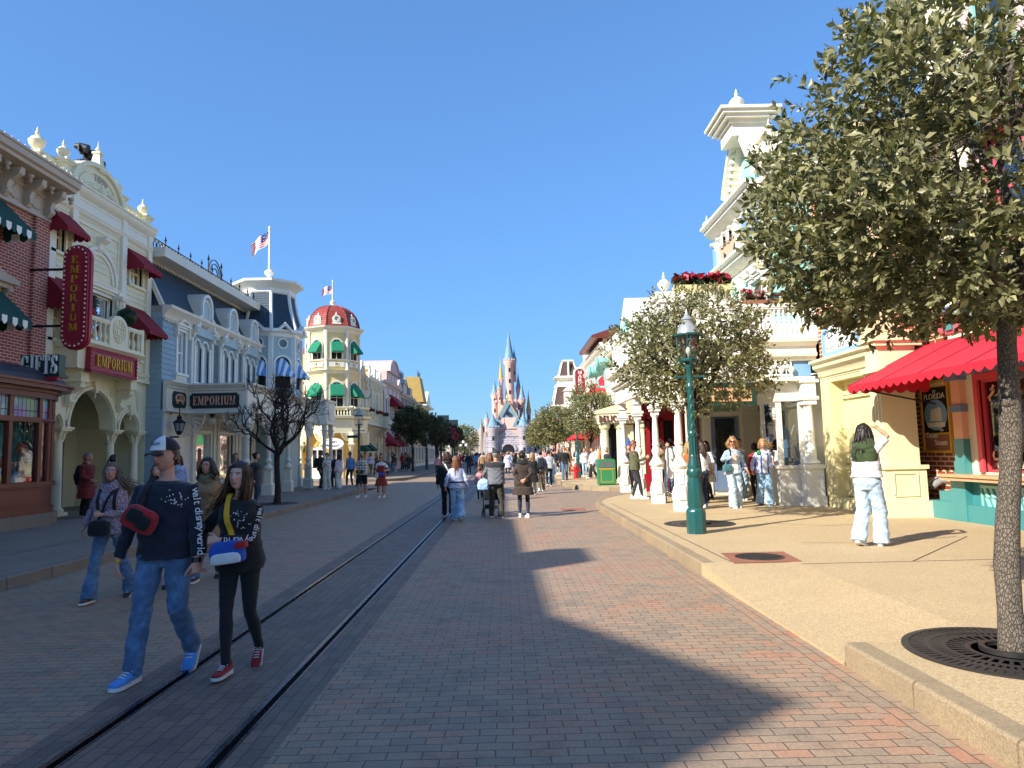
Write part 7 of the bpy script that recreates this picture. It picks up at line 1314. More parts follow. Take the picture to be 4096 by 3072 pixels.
def person(label,x,y,zb,face,H,sp,group='people walking and standing in the street'):
    """face = heading in radians (0 = away from the viewer, pi = towards)"""
    s=H/1.75; fem=sp.get('f',0); root=thing('person',label,'person',(x,y,zb),group,face); vox=sp.get('vox',.01); far=vox>.011; sd=sp.get('seed',int(abs(x*37+y*11))%97)
    lean=sp.get('lean',.03); bw=sp.get('bw',1.); piv=np.array([0,0,.95]); tw=sp.get('twist',0.)
    def B(p):
        p=np.array(p,float)-piv; k=min(1,max(0,p[2]/.4)); a=lean*k; b=tw*k; p=np.array([p[0]*cos(b)-p[1]*sin(b),p[0]*sin(b)+p[1]*cos(b),p[2]]); return np.array([p[0],p[1]*cos(a)+p[2]*sin(a),p[2]*cos(a)-p[1]*sin(a)])+piv
    TT=[(z,rx*bw,ry*bw,yo) for z,rx,ry,yo in (TF if fem else TM)]; sw=.152 if fem else .182; sz=1.352 if fem else 1.37; rf=.86 if fem else 1.
    hipx=.088; up=sp.get('up',.445); 
    # legs
    legs=[]
    for sg,key,dflt in ((1,'fr',(.09,.05,0,0,0)),(-1,'fl',(-.09,-.05,0,0,0))):
        fx,fy,fz,yaw,pit=sp.get(key,dflt); an=np.array([fx,fy,fz+.085]); kn,an2=ik((sg*hipx,0,.915),an,.43,.42,(sg*.06,1,0)); legs.append((sg,np.array([sg*hipx,0,.915]),kn,an2,yaw,pit))
    arms=[]
    for sg,key in ((1,'hr'),(-1,'hl')):
        sh=B((sg*sw,-.012,sz)); t=sp.get(key,(sg*.27,.05,.86)); pole=sp.get(key+'p',(sg*.35,-1,-.15)); el,wr=ik(sh,t,.285*(.97 if fem else 1.02),.25,pole); arms.append((sg,sh,el,wr))
    neck=B((0,-.015,1.46)); hc=B((0,.012,1.628 if not fem else 1.622)); hy,hp,hr_=sp.get('head',(0,0,0)); Rh=(Matrix.Rotation(hy,3,'Z')@Matrix.Rotation(hp,3,'X')@Matrix.Rotation(hr_,3,'Y')); Rh=np.array(Rh)
    hk=sp.get('hk',1.)
    def HT(p): return (hc+Rh@(np.array(p)*hk))*s
    # ---- skin: one continuous body
    m=MB(); m.loft([[B(q)*s for q in ell((0,yo,z),rx*.93,ry*.9,18)] for z,rx,ry,yo in TT]); m.tube([B((0,-.02,1.4))*s,neck*s,(hc+np.array([0,-.012,-.05]))*s],[.062*rf*s,.054*rf*s,.05*rf*s],14)
    nu,nv=(40,30) if not far else (18,14); V=[];F=[]
    for i in range(nv+1):
        ph=-pi/2+pi*i/nv*.999+.0005
        for j in range(nu):
            px,py,pz=headpt(ph,2*pi*j/nu); py+=features(px,py,pz); V.append(HT((px,py,pz)))
    for i in range(nv):
        for j in range(nu): F.append((i*nu+j,i*nu+(j+1)%nu,(i+1)*nu+(j+1)%nu,(i+1)*nu+j))
    F+=[tuple(range(nu-1,-1,-1)),tuple(nv*nu+j for j in range(nu))]; m.add(V,F)
    for sg in (1,-1): m.loft([[HT((sg*(.072+dx),-.012+ry*cos(a),.0+rz*sin(a)-.004)) for a in np.linspace(0,2*pi,9)[:-1]] for dx,ry,rz in ((-.006,.012,.02),(.008,.019,.031),(.014,.015,.027))])
    for (sg,sh,el,wr),key in zip(arms,('hr','hl')):
        m.tube([sh*s,(sh*.6+el*.4)*s,el*s,(el*.6+wr*.4)*s,wr*s],[.05*rf*s,.046*rf*s,.038*rf*s,.039*rf*s,.025*rf*s],12)
        d=sp.get(key+'d'); d=(wr-el) if d is None else np.array(d,float); upv=sp.get(key+'u',(sg*1.,.1,.1)); hand(m,wr*s,d,upv,sp.get(key+'s',-1 if sg>0 else 1)*1,sp.get(key+'c',.45),s*(.92 if fem else 1.04))
    lk=1. if sp.get('bottom',('x',))[0] in('shorts','dress') else .74
    for sg,hp_,kn,an,yaw,pit in legs: m.tube([hp_*s,(hp_*.5+kn*.5)*s,kn*s,(kn*.65+an*.35)*s,an*s],[.075*s*lk,.064*s*lk,.048*s*lk,.047*s*lk,.034*s*lk],12)
    me=remesh(m,vox*.8 if not far else vox,'body',2); n=len(me.vertices); V=np.empty(n*3); me.vertices.foreach_get('co',V); V=V.reshape(-1,3)
    L=((V/s-hc)@Rh)/hk; sk=np.array(lin(sp.get('skin','c99a80'))); C=np.tile(sk,(n,1)); X,Y,Z_=np.abs(L[:,0]),L[:,1],L[:,2]; hd=(np.abs(L)<.15).all(1)&(Y>.03)
    def mixc(mask,c,k): C[mask]=C[mask]*(1-k)+np.array(lin(c))*k
    mixc(hd&(np.abs(X-.04)<.022)&(np.abs(Z_+.015)<.022),'b8604e',.25); mixc(hd&(X<.018)&(np.abs(Z_+.02)<.014),'b8604e',.2)
    if sp.get('beard'): mixc(hd&(Z_<-.03)&~((X<.022)&(np.abs(Z_+.055)<.009)),sp['beard'],.75)
    elif not fem and not sp.get('child'): mixc(hd&(Z_<-.035),'6a5148',.22)
    mixc(hd&(X<.023)&(np.abs(Z_+.0555)<.0095),'a85a52' if fem else '9c5a50',.7); mixc(hd&(X<.02)&(np.abs(Z_+.0555)<.002),'3a1a18',.6)
    e=hd&(((X-.031)/.0145)**2+((Z_-.014)/.0062)**2<1); mixc(e,'d8d2cc',.8); mixc(e&(((X-.031)/.0062)**2+((Z_-.014)/.007)**2<1),'1a1412',.92); mixc(hd&(np.abs(((X-.031)/.0155)**2+((Z_-.0165)/.008)**2-1)<.3)&(Z_>.016),'2a1a14',.6)
    mixc(hd&(X>.01)&(X<.05)&(np.abs(Z_-.034+.25*np.maximum(0,X-.035))<.0055),sp.get('brow','2c1c14'),.75)
    a=me.color_attributes.new('Col','FLOAT_COLOR','POINT'); a.data.foreach_set('color',np.concatenate([C,np.ones((n,1))],1).astype(np.float32).ravel()); link(me,'body','skin',root)
    # ---- trousers / skirt
    bt,bm_=sp.get('bottom',('straight','d_mid')); rad_={'slim':(.1,.092,.08,.062,.062,.05,.047),'straight':(.102,.096,.085,.073,.073,.069,.068),'wide':(.103,.1,.096,.095,.098,.105,.112),'flare':(.1,.092,.078,.066,.07,.088,.1),'shorts':(.104,.104,.103,.1,.09,.09,.09),'tight':(.098,.088,.075,.056,.058,.043,.04)}
    jn=[]
    if bt!='dress':
        m=MB(); Z=[(z,rx+.012,ry+.014,yo) for z,rx,ry,yo in TT if z<1.06]; zt=.985; m.loft([[np.array(q)*s for q in ell((0,yo,z),rx,ry,20)] for z,rx,ry,yo in [(.80,.12*bw,.1*bw,0)]+Z[1:3]+[(zt+.03,Z[2][1],Z[2][2],0)]])
        for sg,hp_,kn,an,yaw,pit in legs:
            R=rad_[bt]; pts=[hp_+[0,0,.03],hp_*.72+kn*.28+[0,0,.0],hp_*.4+kn*.6,kn+[0,-.0,0],kn*.6+an*.4+[0,-.008,0],kn*.25+an*.75,an+[0,-.005,-.045 if bt in('wide','flare') else -.02]]
            if bt=='shorts': pts=pts[:3]+[kn*.92+hp_*.08]; R=R[:4]
            m.tube([p*s for p in pts],[r_*s*(bw*.5+.5)*(.95 if fem and bt!='wide' else 1) for r_ in R],16); jn+=[(kn,.14,1.),(an,.14,1.1),(hp_+np.array([0,.05,-.03]),.12,.6)]
        me=remesh(m,vox,'trousers',2); wrinkle(me,(.0075 if bt not in('tight',) else .002)*s,sd,jn,s); link(me,'shorts' if bt=='shorts' else 'trousers',bm_,root)
    # ---- top
    tk,tm=sp.get('top',('sweater','c_black')); g={'sweater':(.022,.86,.0),'tshirt':(.018,.88,0),'jacket':(.034,.84,0),'coat':(.045,.52,.05),'puffer':(.05,.8,0),'vest':(.012,.9,0),'dress':(.014,.48,.09),'crop':(.016,1.02,0),'longcoat':(.045,.4,.07)}[tk]; th,hem,fl=g; hem=sp.get('hem',hem)
    m=MB(); Z=[t for t in TT if t[0]>hem+.03]; z0=Z[0]; mo=sp.get('loose',0.)
    rings=[]
    if hem<.8: 
        n_=4
        for k in range(n_): q=k/n_; z=hem+(.86-hem)*q; rings.append((z,(.17+th+fl*(1-q))*bw,(.125+th+fl*(1-q)*.9)*bw,0))
    else: rings.append((hem,max(z0[1],TT[1][1])+th-.006+mo,z0[2]+th+.005+mo,0))
    rings+=[(z,rx+th+(mo if z<1.2 else mo*.4)+(.01 if fem and z<1.15 and tk!='dress' else 0),ry+th+(mo if z<1.2 else mo*.3),yo) for z,rx,ry,yo in Z[:-1]]
    zn=Z[-1]; rings.append((zn[0]-.012,zn[1]+.012 if tk!='vest' else .09,zn[2]+.012,zn[3]))
    if tk in('vest','dress'): rings=[r_ for r_ in rings if r_[0]<1.36]
    m.loft([[B(q)*s for q in ell((0,yo,z),rx,ry,24)] for z,rx,ry,yo in rings])
    if tk in('coat','longcoat','puffer') and not sp.get('nohood'): m.loft([[B(q)*s for q in ell((0,-.035-.02*k,1.43+.03*k),.1-.012*abs(k-1),.08-.012*abs(k-1),16)] for k in range(3)])
    sl={'tshirt':.55,'vest':0,'dress':0}.get(tk,1.); sl=sp.get('sleeve',sl); jn=[]
    if sl>0:
        for sg,sh,el,wr in arms:
            q=1.08 if tk in('coat','puffer','longcoat','jacket') else .96; q*=sp.get('armk',1.)*(.9 if fem else 1); sh0=sh*.62+B((0,-.01,sz-.015))*.38
            if sl<1: e2=sh+(el-sh)*sl*1.35; m.tube([sh0*s,sh*s,(sh*.5+e2*.5)*s,e2*s],[.052*q*s,.06*q*s,.066*q*s,.068*q*s],14)
            else: cf=wr+(el-wr)*.1; m.tube([sh0*s,sh*s,(sh*.5+el*.5)*s,el*s,(el*.5+cf*.5)*s,(el*.15+cf*.85)*s,cf*s],[.052*q*s,.06*q*s,.06*q*s,.055*q*s,.051*q*s,.046*q*s,.038*q*s],14); jn+=[(el,.11,1.),(wr,.1,.8),(sh+np.array([-sg*.05,0,-.08]),.1,.7)]
    me=remesh(m,vox,'top',2); wrinkle(me,sp.get('wr',.0085)*s,sd+3,jn+[((0,.1,.95),.14,.5),((0,-.1,.95),.14,.5)],s); top=link(me,{'dress':'dress','coat':'coat','longcoat':'coat','jacket':'jacket','puffer':'jacket','tshirt':'shirt'}.get(tk,'sweater'),tm,root)
    for sg,hp_,kn,an,yaw,pit in legs: shoe(root,an,-yaw,pit,s*(.92 if fem else 1.02),sp.get('shoes','c_black'),sp.get('sole','c_rubber'),low=far or sp.get('nolace'))
    # ---- hair
    hk_,hm=sp.get('hair',('short','hair_brown')); rr=np.random.default_rng(sd)
    if hk_ and hk_!='bald':
        nu,nv=(44,30) if not far else (20,14); V=[];F=[]; ht=sp.get('ht',.013 if hk_=='short' else .02)
        for i in range(nv+1):
            ph=-pi/2+pi*i/nv*.998+.001
            for j in range(nu):
                la=2*pi*j/nu; q=headpt(ph,la); f=cos(la)
                line=(.062 if f>.55 else (.03+.03*(f-.1)/.45 if f>.1 else (-.035 if f>-.25 else -.075)))
                if hk_!='short': line=(.078-.02*(1-f) if f>.6 else (.03 if f>.3 else -.09))
                k=1/(1+math.exp(-(q[2]-line)/.006)); nz=mnoise.noise(Vector((q[0]*38,q[1]*38,q[2]*16+sd)))*.006+mnoise.noise(Vector((q[0]*90,q[1]*90,q[2]*30+sd)))*.003; o=-.012+k*(ht+.012)+(nz*k*(2.4 if hk_ in('curly','bob') else 1)); V.append(HT(headpt(ph,la,o)))
        for i in range(nv):
            for j in range(nu): F.append((i*nu+j,i*nu+(j+1)%nu,(i+1)*nu+(j+1)%nu,(i+1)*nu+j))
        F+=[tuple(range(nu-1,-1,-1)),tuple(nv*nu+j for j in range(nu))]; m=MB(); m.add(V,F)
        wind=np.array(sp.get('wind',(0,-.02,0)))
        if hk_ in('long','curly','bob','pony'):
            N=70 if not far else 22; LL={'long':.36,'curly':.22,'bob':.14,'pony':.34}[hk_]*sp.get('hlen',1.)
            for k in range(N):
                la=rr.uniform(.95,2*pi-.95) if hk_!='pony' else pi+rr.normal()*.12; ph=rr.uniform(-.2,.55) if hk_!='pony' else .25; a=np.array(headpt(ph,la,.012)); l=LL*rr.uniform(.75,1.1); od=np.array([a[0],min(a[1],0.01)-.01,0]); od/=np.linalg.norm(od)+1e-6; wv=np.array([rr.normal(),rr.normal(),0])*(.028 if hk_ in('curly','bob') else .012)
                out=(.036 if hk_=='long' else .05 if hk_!='pony' else .09); pts=[a+od*(out*(1-(1-t)**2)*(.8 if t<.6 else .8-.5*(t-.6)))+wv*sin(t*(11 if hk_=='curly' else 4)+k)*t+wind*t*t*1.0+np.array([0,0,-l*t]) for t in np.linspace(0,1,7)]; w=.016 if hk_ in('curly','bob') else .012
                m.tube([HT(p) for p in pts],[w*s*q for q in (.9,1.1,1.1,1,.85,.6,.15)],6)
            if vox<.009:
                for k in range(90):
                    la=rr.uniform(.9,2*pi-.9); a=np.array(headpt(rr.uniform(-.1,1.),la,.026)); l=LL*rr.uniform(.8,1.2); od=np.array([a[0],min(a[1],.01)-.01,0]); od/=np.linalg.norm(od)+1e-6; wv=rr.normal(size=3)*.03; m.tube([HT(a+od*.05*t+wv*sin(t*4+k)*t+wind*t*t*1.3+np.array([0,0,-l*t])) for t in np.linspace(0,1,7)],.0022*s,4)
        if hk_=='bun': m.ball(HT((0,-.11,.05)),.045*s,12,9)
        m.build('hair',hm,root,smooth=70,recalc=False,org=(0,0,0))
    # ---- extras
    def fy(px,pz,off=.012):
        k=min(rings,key=lambda r_:abs(r_[0]-pz)); i=rings.index(k); i=min(max(i,0),len(rings)-2); a,b=(rings[i],rings[i+1]) if rings[i][0]<=pz else (rings[max(i-1,0)],rings[i]); t=(pz-a[0])/(b[0]-a[0]+1e-9); rx=a[1]+(b[1]-a[1])*t; ry=a[2]+(b[2]-a[2])*t; yo=a[3]+(b[3]-a[3])*t; v=max(0,1-abs(px/rx)**2.4); return yo+ry*v**(1/2.4)+off
    ctx=dict(root=root,s=s,B=B,HT=HT,fy=fy,arms=arms,hc=hc,Rh=Rh,legs=legs,top=top,rings=rings)
    for e in sp.get('ex',()): e(ctx)
    return root,ctx
def loose(c,o,label,cat):
    r=c['root']; o.parent=None; o.location=r.location; o.rotation_euler=r.rotation_euler; tag(o,label,cat); return o
# ---- accessories (each returns a builder that takes the person's context)
def band(c,P,wd,mat,name='strap',th=.006):
    """flat strap through local points P"""
    s=c['s']; P=[np.array(p) for p in P]; m=MB(); R=[]
    for i,p in enumerate(P):
        t=P[min(i+1,len(P)-1)]-P[max(i-1,0)]; t/=np.linalg.norm(t)+1e-9; n=np.array([p[0],p[1]*1.4,.15]) if abs(p[2]-1.45)>.03 else np.array([0,0,1.]); n-=t*(n@t); n/=np.linalg.norm(n)+1e-9; w=np.cross(t,n); R.append([(p+w*wd/2+n*th)*s,(p-w*wd/2+n*th)*s,(p-w*wd/2-n*th)*s,(p+w*wd/2-n*th)*s])
    m.loft(R); return m
def cross_strap(sgn,z1,x1,mat,wd=.03,on=None):
    def f(c):
        par=on or c['root']
        B,fy=c['B'],c['fy']; P=[]
        for t in np.linspace(0,1,12): z=1.445+(z1-1.445)*t; x=sgn*(-.085+(x1+.085)*t); P.append(B((x,fy(x,z,.012) if t>.04 else .02,z+(.02 if t<.05 else 0))))
        o=band(c,P,wd,mat).build('strap',mat,par,org=(0,0,0))
        Q=[]
        for t in np.linspace(0,1,10): z=1.46+(z1-1.46)*t; x=sgn*(-.085+(x1+.085)*t); Q.append(B((x,-fy(x,z,.012)-.01 if t>.04 else 0.,z+(.012 if t<.05 else 0))))
        band(c,Q,wd,mat).build('strap',mat,par,org=(0,0,0))
    return f
def rbox(m,c,T,hx,hy,hz,n=16,ex=4.,taper=.85):
    R=[]
    for t,k in ((-1,.72),(-.86,.95),(-.4,1.),(.3,.98),(.8,taper),(1,taper*.7)): R.append([T(q) for q in ell((c[0],c[1],c[2]+hz*t),hx*k,hy*k,n,ex)])
    m.loft(R)
def backpack(mat,sz=1.,strap='c_black',mat2=None,z=1.2,label=None):
    def f(c):
        B,s=c['B'],c['s']; d=c['rings'][3][2]; T=lambda q:B(q)*s; m=MB(); rbox(m,(0,-d-.075*sz-.0,z),T,.14*sz,.075*sz,.21*sz); me=remesh(m,.008,'backpack',2); wrinkle(me,.004,5,(),s); o=link(me,'backpack',mat,c['root'])
        if label: loose(c,o,label,'backpack')
        m=MB(); rbox(m,(0,-d-.15*sz,z-.07),T,.105*sz,.03*sz,.1*sz); m.build('pocket',mat2 or mat,o,smooth=50,org=(0,0,0))
        for sg in (1,-1):
            P=[B((sg*.1,-.1,1.4)),B((sg*.1,-.03,1.475)),B((sg*.1,.03,1.465))]+[B((sg*.1,c['fy'](.1,zz,.012),zz)) for zz in np.linspace(1.4,1.1,6)]+[B((sg*.15,.02,1.02)),B((sg*.14,-.1,1.02))]; band(c,P,.045*sz,strap).build('strap',strap,o,org=(0,0,0))
    return f
def cap(front,back,brim,word=None,flip=False):
    def f(c):
        HT,s=c['HT'],c['s']; g=-1 if flip else 1
        for nm,mt,l0,l1 in (('crown_front',front,-.95,.95),('crown_back',back,.95,2*pi-.95)):
            V=[];F=[]; nu,nv=16,9
            for i in range(nv+1):
                ph=.3+(pi/2-.3)*i/nv
                for j in range(nu+1):
                    la=l0+(l1-l0)*j/nu; q=headpt(ph,la,.021); bul=.012*max(0,cos(la))*(1-i/nv); V.append(HT((q[0],g*(q[1]+bul),q[2]+.004+.012*max(0,cos(la))*sin(ph))))
            for i in range(nv):
                for j in range(nu): a=i*(nu+1)+j; F.append((a,a+1,a+nu+2,a+nu+1))
            m=MB(); m.add(V,F); m.build(nm,mt,c['root'],smooth=180,recalc=False,org=(0,0,0))
        R=[]
        for y in np.linspace(0,1,7):
            w=.082*(1-.25*y**3); R.append([HT((w*math.sin(t)*1.0,g*(.085+.075*y*(.55+.45*cos(t))+.012),.034-.012*y-.022*(abs(math.sin(t))**2)+dz)) for dz in (0,.006) for t in (np.linspace(-1.45,1.45,9) if dz==0 else np.linspace(1.45,-1.45,9))])
        m=MB(); m.loft(R); m.build('brim',brim,c['root'],smooth=60,org=(0,0,0))
        if word:
            m=MB(); text(m,word,0,0,.026,0,.002,fw=.1); o=m; 
            for k in range(len(o.V)):
                W=o.V[k]; out=[]
                for p in W: la=-p[0]/.098; q=headpt(.62,la,.023); out.append(HT((q[0]*-1*-1,q[1]+.01+p[1],q[2]+.012+p[2]-.012)))
                o.V[k]=np.array(out)
            o.build('cap_lettering','c_navy',c['root'],recalc=False,org=(0,0,0))
    return f
def shades(mat='lens',thin=False):
    def f(c):
        HT=c['HT']; m=MB()
        for sg in (1,-1):
            if thin: m.tube([HT((sg*.032+.021*cos(a),.102,.012+.016*sin(a))) for a in np.linspace(0,2*pi,13)],.0022*c['s'],5)
            else: m.loft([[HT((sg*.032+.024*cos(a),y,.012+.018*sin(a))) for a in np.linspace(0,2*pi,11)[:-1]] for y in (.098,.106)])
            m.tube([HT((sg*.056,.098,.018)),HT((sg*.079,.02,.014))],.003*c['s'],5)
        m.tube([HT((-.012,.112,.018)),HT((.012,.112,.018))],.003*c['s'],5); m.build('glasses',mat,c['root'],smooth=50,org=(0,0,0))
    return f
def scarf(mat,r=.045,drop=0.):
    def f(c):
        B,s=c['B'],c['s']; m=MB()
        for k in range(3): m.tube([B(((.1-.012*k)*cos(a),-.02+(.095-.01*k)*sin(a)+.01*k,1.42+.032*k+.016*sin(a*2+k)-.03*max(0,sin(a))))*s for a in np.linspace(0,2*pi,19)],r*s,9)
        me=remesh(m,.009,'scarf',2); wrinkle(me,.006,9,(),s); link(me,'scarf',mat,c['root'])
    return f
def bag(pos,hx,hy,hz,mat,name='bag',strap=None,mat2=None,rz=0.,top=.85,label=None):
    def f(c):
        B,s=c['B'],c['s']; R=Matrix.Rotation(rz,3,'Y'); P=np.array(pos,float)
        def T(q): v=R@Vector(np.array(q)-P); return B(P+np.array(v))*s
        m=MB(); rbox(m,pos,T,hx,hy,hz,taper=top); me=remesh(m,.008,name,2); wrinkle(me,.003,4,(),s); o=link(me,name,mat,c['root'])
        if label: loose(c,o,label,'bag')
        if strap: cross_strap(*strap,on=o)(c)
        if mat2:
            for q,hh,mt in mat2: m=MB(); rbox(m,tuple(P+np.array(q)),T,*hh); m.build('pocket',mt,o,smooth=50,org=(0,0,0))
    return f
def headband(mat,bow=None):
    def f(c):
        HT,s=c['HT'],c['s']; m=MB(); m.tube([HT((.092*cos(a),-.01,.02+.105*sin(a))) for a in np.linspace(.0,pi,13)],.009*s,7); o=m.build('headband',mat,c['root'],smooth=60,org=(0,0,0))
        if bow:
            m=MB()
            for sg in (1,-1): m.loft([[HT((sg*x,-.01+.014*cos(a),.135+h*sin(a))) for a in np.linspace(0,2*pi,9)[:-1]] for x,h in ((.004,.012),(.03,.03),(.055,.034),(.062,.02))])
            m.ball(HT((0,-.005,.135)),.016*s,8,6); m.build('bow',bow,o,smooth=60,org=(0,0,0))
    return f
def bands_box(pts,wd,mat,name):
    def f(c): m=band(c,[c['B'](p) for p in pts],wd,mat,th=.01); m.build(name,mat,c['root'],org=(0,0,0))
    return f
def dots(n,seed,cx,cz,wx,wz):
    """little white star prints on the chest"""
    def f(c):
        r=np.random.default_rng(seed); m=MB(); s=c['s']
        for k in range(n):
            px=cx+r.normal()*wx; pz=cz+r.normal()*wz; p=c['B']((px,c['fy'](px,pz,.008),pz))*s; q=.0035+.0035*r.random(); m.ball(p,q,5,4,(1,.5,1))
        m.build('star_print','print_white',c['top'],recalc=False,org=(0,0,0))
    return f
def sleeve_text(word,side,size=.045,flip=1):
    def f(c):
        s=c['s']; sg,sh,el,wr=c['arms'][side]; path=resample3([sh+(el-sh)*.12,el+(sh-el)*.02,wr+(el-wr)*.2],len(word)); m=MB()
        for i,ch in enumerate(word):
            if ch==' ': continue
            p=path[i]; t=path[min(i+1,len(path)-1)]-path[max(i-1,0)]; t/=np.linalg.norm(t); out=np.array([sg*.75,.65,.0]); out-=t*(out@t); out/=np.linalg.norm(out); x=np.cross(t,out); m.fr=Fr(tuple(t),tuple(out),(0,0,0)); m.fr.A=np.array([t,out,x*flip]); m.fr.o=(p+out*.064)*s; text(m,ch,0,-size*.5*s,size*s,0,.004)
        m.build('sleeve_lettering','print_white',c['top'],recalc=False,org=(0,0,0))
    return f
def resample3(P,n):
    P=np.array(P); d=np.r_[0,np.cumsum(np.linalg.norm(np.diff(P,axis=0),axis=1))]; q=np.linspace(0,d[-1],n); return np.stack([np.interp(q,d,P[:,k]) for k in range(3)],1)
def cuff_band(side,mat,wd=.02,r=.034):
    def f(c):
        s=c['s']; sg,sh,el,wr=c['arms'][side]; t=(wr-el)/np.linalg.norm(wr-el); m=MB(); m.tube([(wr-t*wd/2)*s,(wr+t*wd/2)*s],r*s,14); m.build('wristband',mat,c['root'],smooth=40,org=(0,0,0))
    return f
def phone(side,mat='plastic_black',label=None):
    def f(c):
        s=c['s']; sg,sh,el,wr=c['arms'][side]; p=(wr+(wr-el)/np.linalg.norm(wr-el)*.1)*s; m=MB(); m.box(p[0]-.036,p[0]+.036,p[1]-.004,p[1]+.004,p[2]-.04,p[2]+.1); o=m.build('phone',mat,c['root'],org=(0,0,0))
        if label: loose(c,o,label,'phone')
    return f
AW=0.; TO=pi
# ---- the couple in front
person('man in white and black cap and navy sweatshirt walking hand in hand at lower left',-2.76,5.82,0,TO+.06,1.85,dict(vox=.0052,seed=3,skin='c99782',hair=('short','hair_brown'),top=('sweater','c_navy'),loose=.012,bottom=('straight','d_mid'),shoes='c_shoeblue',
  fr=(.13,.2,0,.22,0),fl=(-.14,-.2,.075,-.05,-.62),hr=(.33,.07,.80),hrd=(.05,.12,-1),hru=(.9,.35,0),hrc=.5,hl=(-.262,.08,.84),hld=(-.05,.1,-1),hlu=(-.85,.5,0),hlc=.75,hlp=(-1,-.4,0),head=(-.42,-.06,0),lean=.02,
  ex=[cap('c_white','c_black','c_black','OH BOY!'),dots(34,5,-.1,1.3,.045,.03),sleeve_text('walt disney world',1,.06,-1),cuff_band(0,'gold',.012,.032),cuff_band(1,'plastic_black',.035,.036),
   bag((.1,.2,1.17),.125,.06,.085,'c_red','waist_bag',strap=(-1,1.2,-.13,'c_black',.045),rz=-.5,mat2=[((.03,.055,.02),(.055,.03,.05),'c_black'),((-.05,.05,.0),(.05,.03,.05),'c_black')],label='red and black bag worn across the chest of the man in the cap')]))
person('woman in black sweatshirt with yellow bag strap, hand in hand with the capped man',-2.2,5.93,0,TO-.05,1.66,dict(f=1,vox=.005,seed=5,skin='d3a48d',hair=('long','hair_brown'),wind=(.14,-.06,.02),hlen=1.05,top=('sweater','c_black'),loose=.008,hem=.83,bottom=('tight','c_black'),shoes='c_shoered',
  fr=(.0,.26,0,.1,0),fl=(-.1,-.2,.05,-.2,-.5),hr=(.292,.1,.925),hrd=(.15,.1,-1),hru=(.9,.3,0),hrc=.7,hrp=(1,-.5,0),hl=(.1,.2,1.1),hld=(1,.25,.05),hlu=(.1,1,.2),hlc=.8,hlp=(-1,-.5,-.35),head=(-.12,.02,0),
  ex=[dots(30,8,-.05,1.27,.05,.035),sleeve_text('walt disney world',1,.05,-1),
   bag((.02,.205,1.0),.15,.06,.095,'c_royal','shoulder_bag',strap=(-1,1.08,.0,'c_yellow',.045),mat2=[((0,.052,-.045),(.13,.02,.045),'c_white'),((-.13,.02,.05),(.05,.05,.03),'c_red')],rz=.12,label='blue and white shoulder bag with yellow strap carried by the dark clothed woman')]))
# ---- people just behind them
person('blonde woman in purple flecked knit jumper with dark bag, left of the couple',-4.92,8.95,0,TO+.12,1.67,dict(f=1,vox=.0062,seed=7,bw=1.1,skin='c69179',hair=('long','hair_ash'),wind=(-.16,-.05,.06),top=('sweater','k_knit'),loose=.03,hem=.84,bottom=('flare','d_mid'),shoes='c_brown',
  fr=(.14,.25,0,.2,0),fl=(-.17,-.26,.04,0,-.45),hr=(.36,-.06,.92),hrc=.5,hl=(.02,.23,1.1),hld=(1,.3,0),hlu=(.2,1,.1),hlc=.8,hlp=(-1,-.3,-.4),head=(.22,.1,0),ex=[shades('lampgrey',True),scarf('k_knit',.05),backpack('c_black',.9,label='black rucksack on the back of the woman in the flecked jumper'),bag((.06,.2,.93),.13,.06,.1,'c_black','shoulder_bag',strap=(1,1.0,.1,'c_black',.03),label='black shoulder bag in front of the woman in the flecked jumper')]))
person('girl with red bow headband half hidden behind the man in the cap',-4.62,9.55,0,TO,1.66,dict(f=1,vox=.008,seed=9,skin='cf9f86',hair=('long','hair_auburn'),top=('jacket','c_black'),bottom=('wide','c_palepink'),shoes='c_black',fr=(.08,.2,0,0,0),fl=(-.1,-.15,.03,0,-.3),ex=[headband('c_black','c_red')]))
person('curly haired woman in long brown coat and glasses behind the couple',-4.27,10.25,0,TO,1.71,dict(f=1,vox=.0075,seed=11,skin='c08d74',hair=('curly','hair_dark'),top=('longcoat','c_tan'),bottom=('straight','d_mid'),shoes='c_brown',fr=(.1,.15,0,0,0),fl=(-.12,-.22,.05,0,-.45),head=(-.1,.05,0),ex=[shades('gold',True),scarf('c_khaki',.05)]))
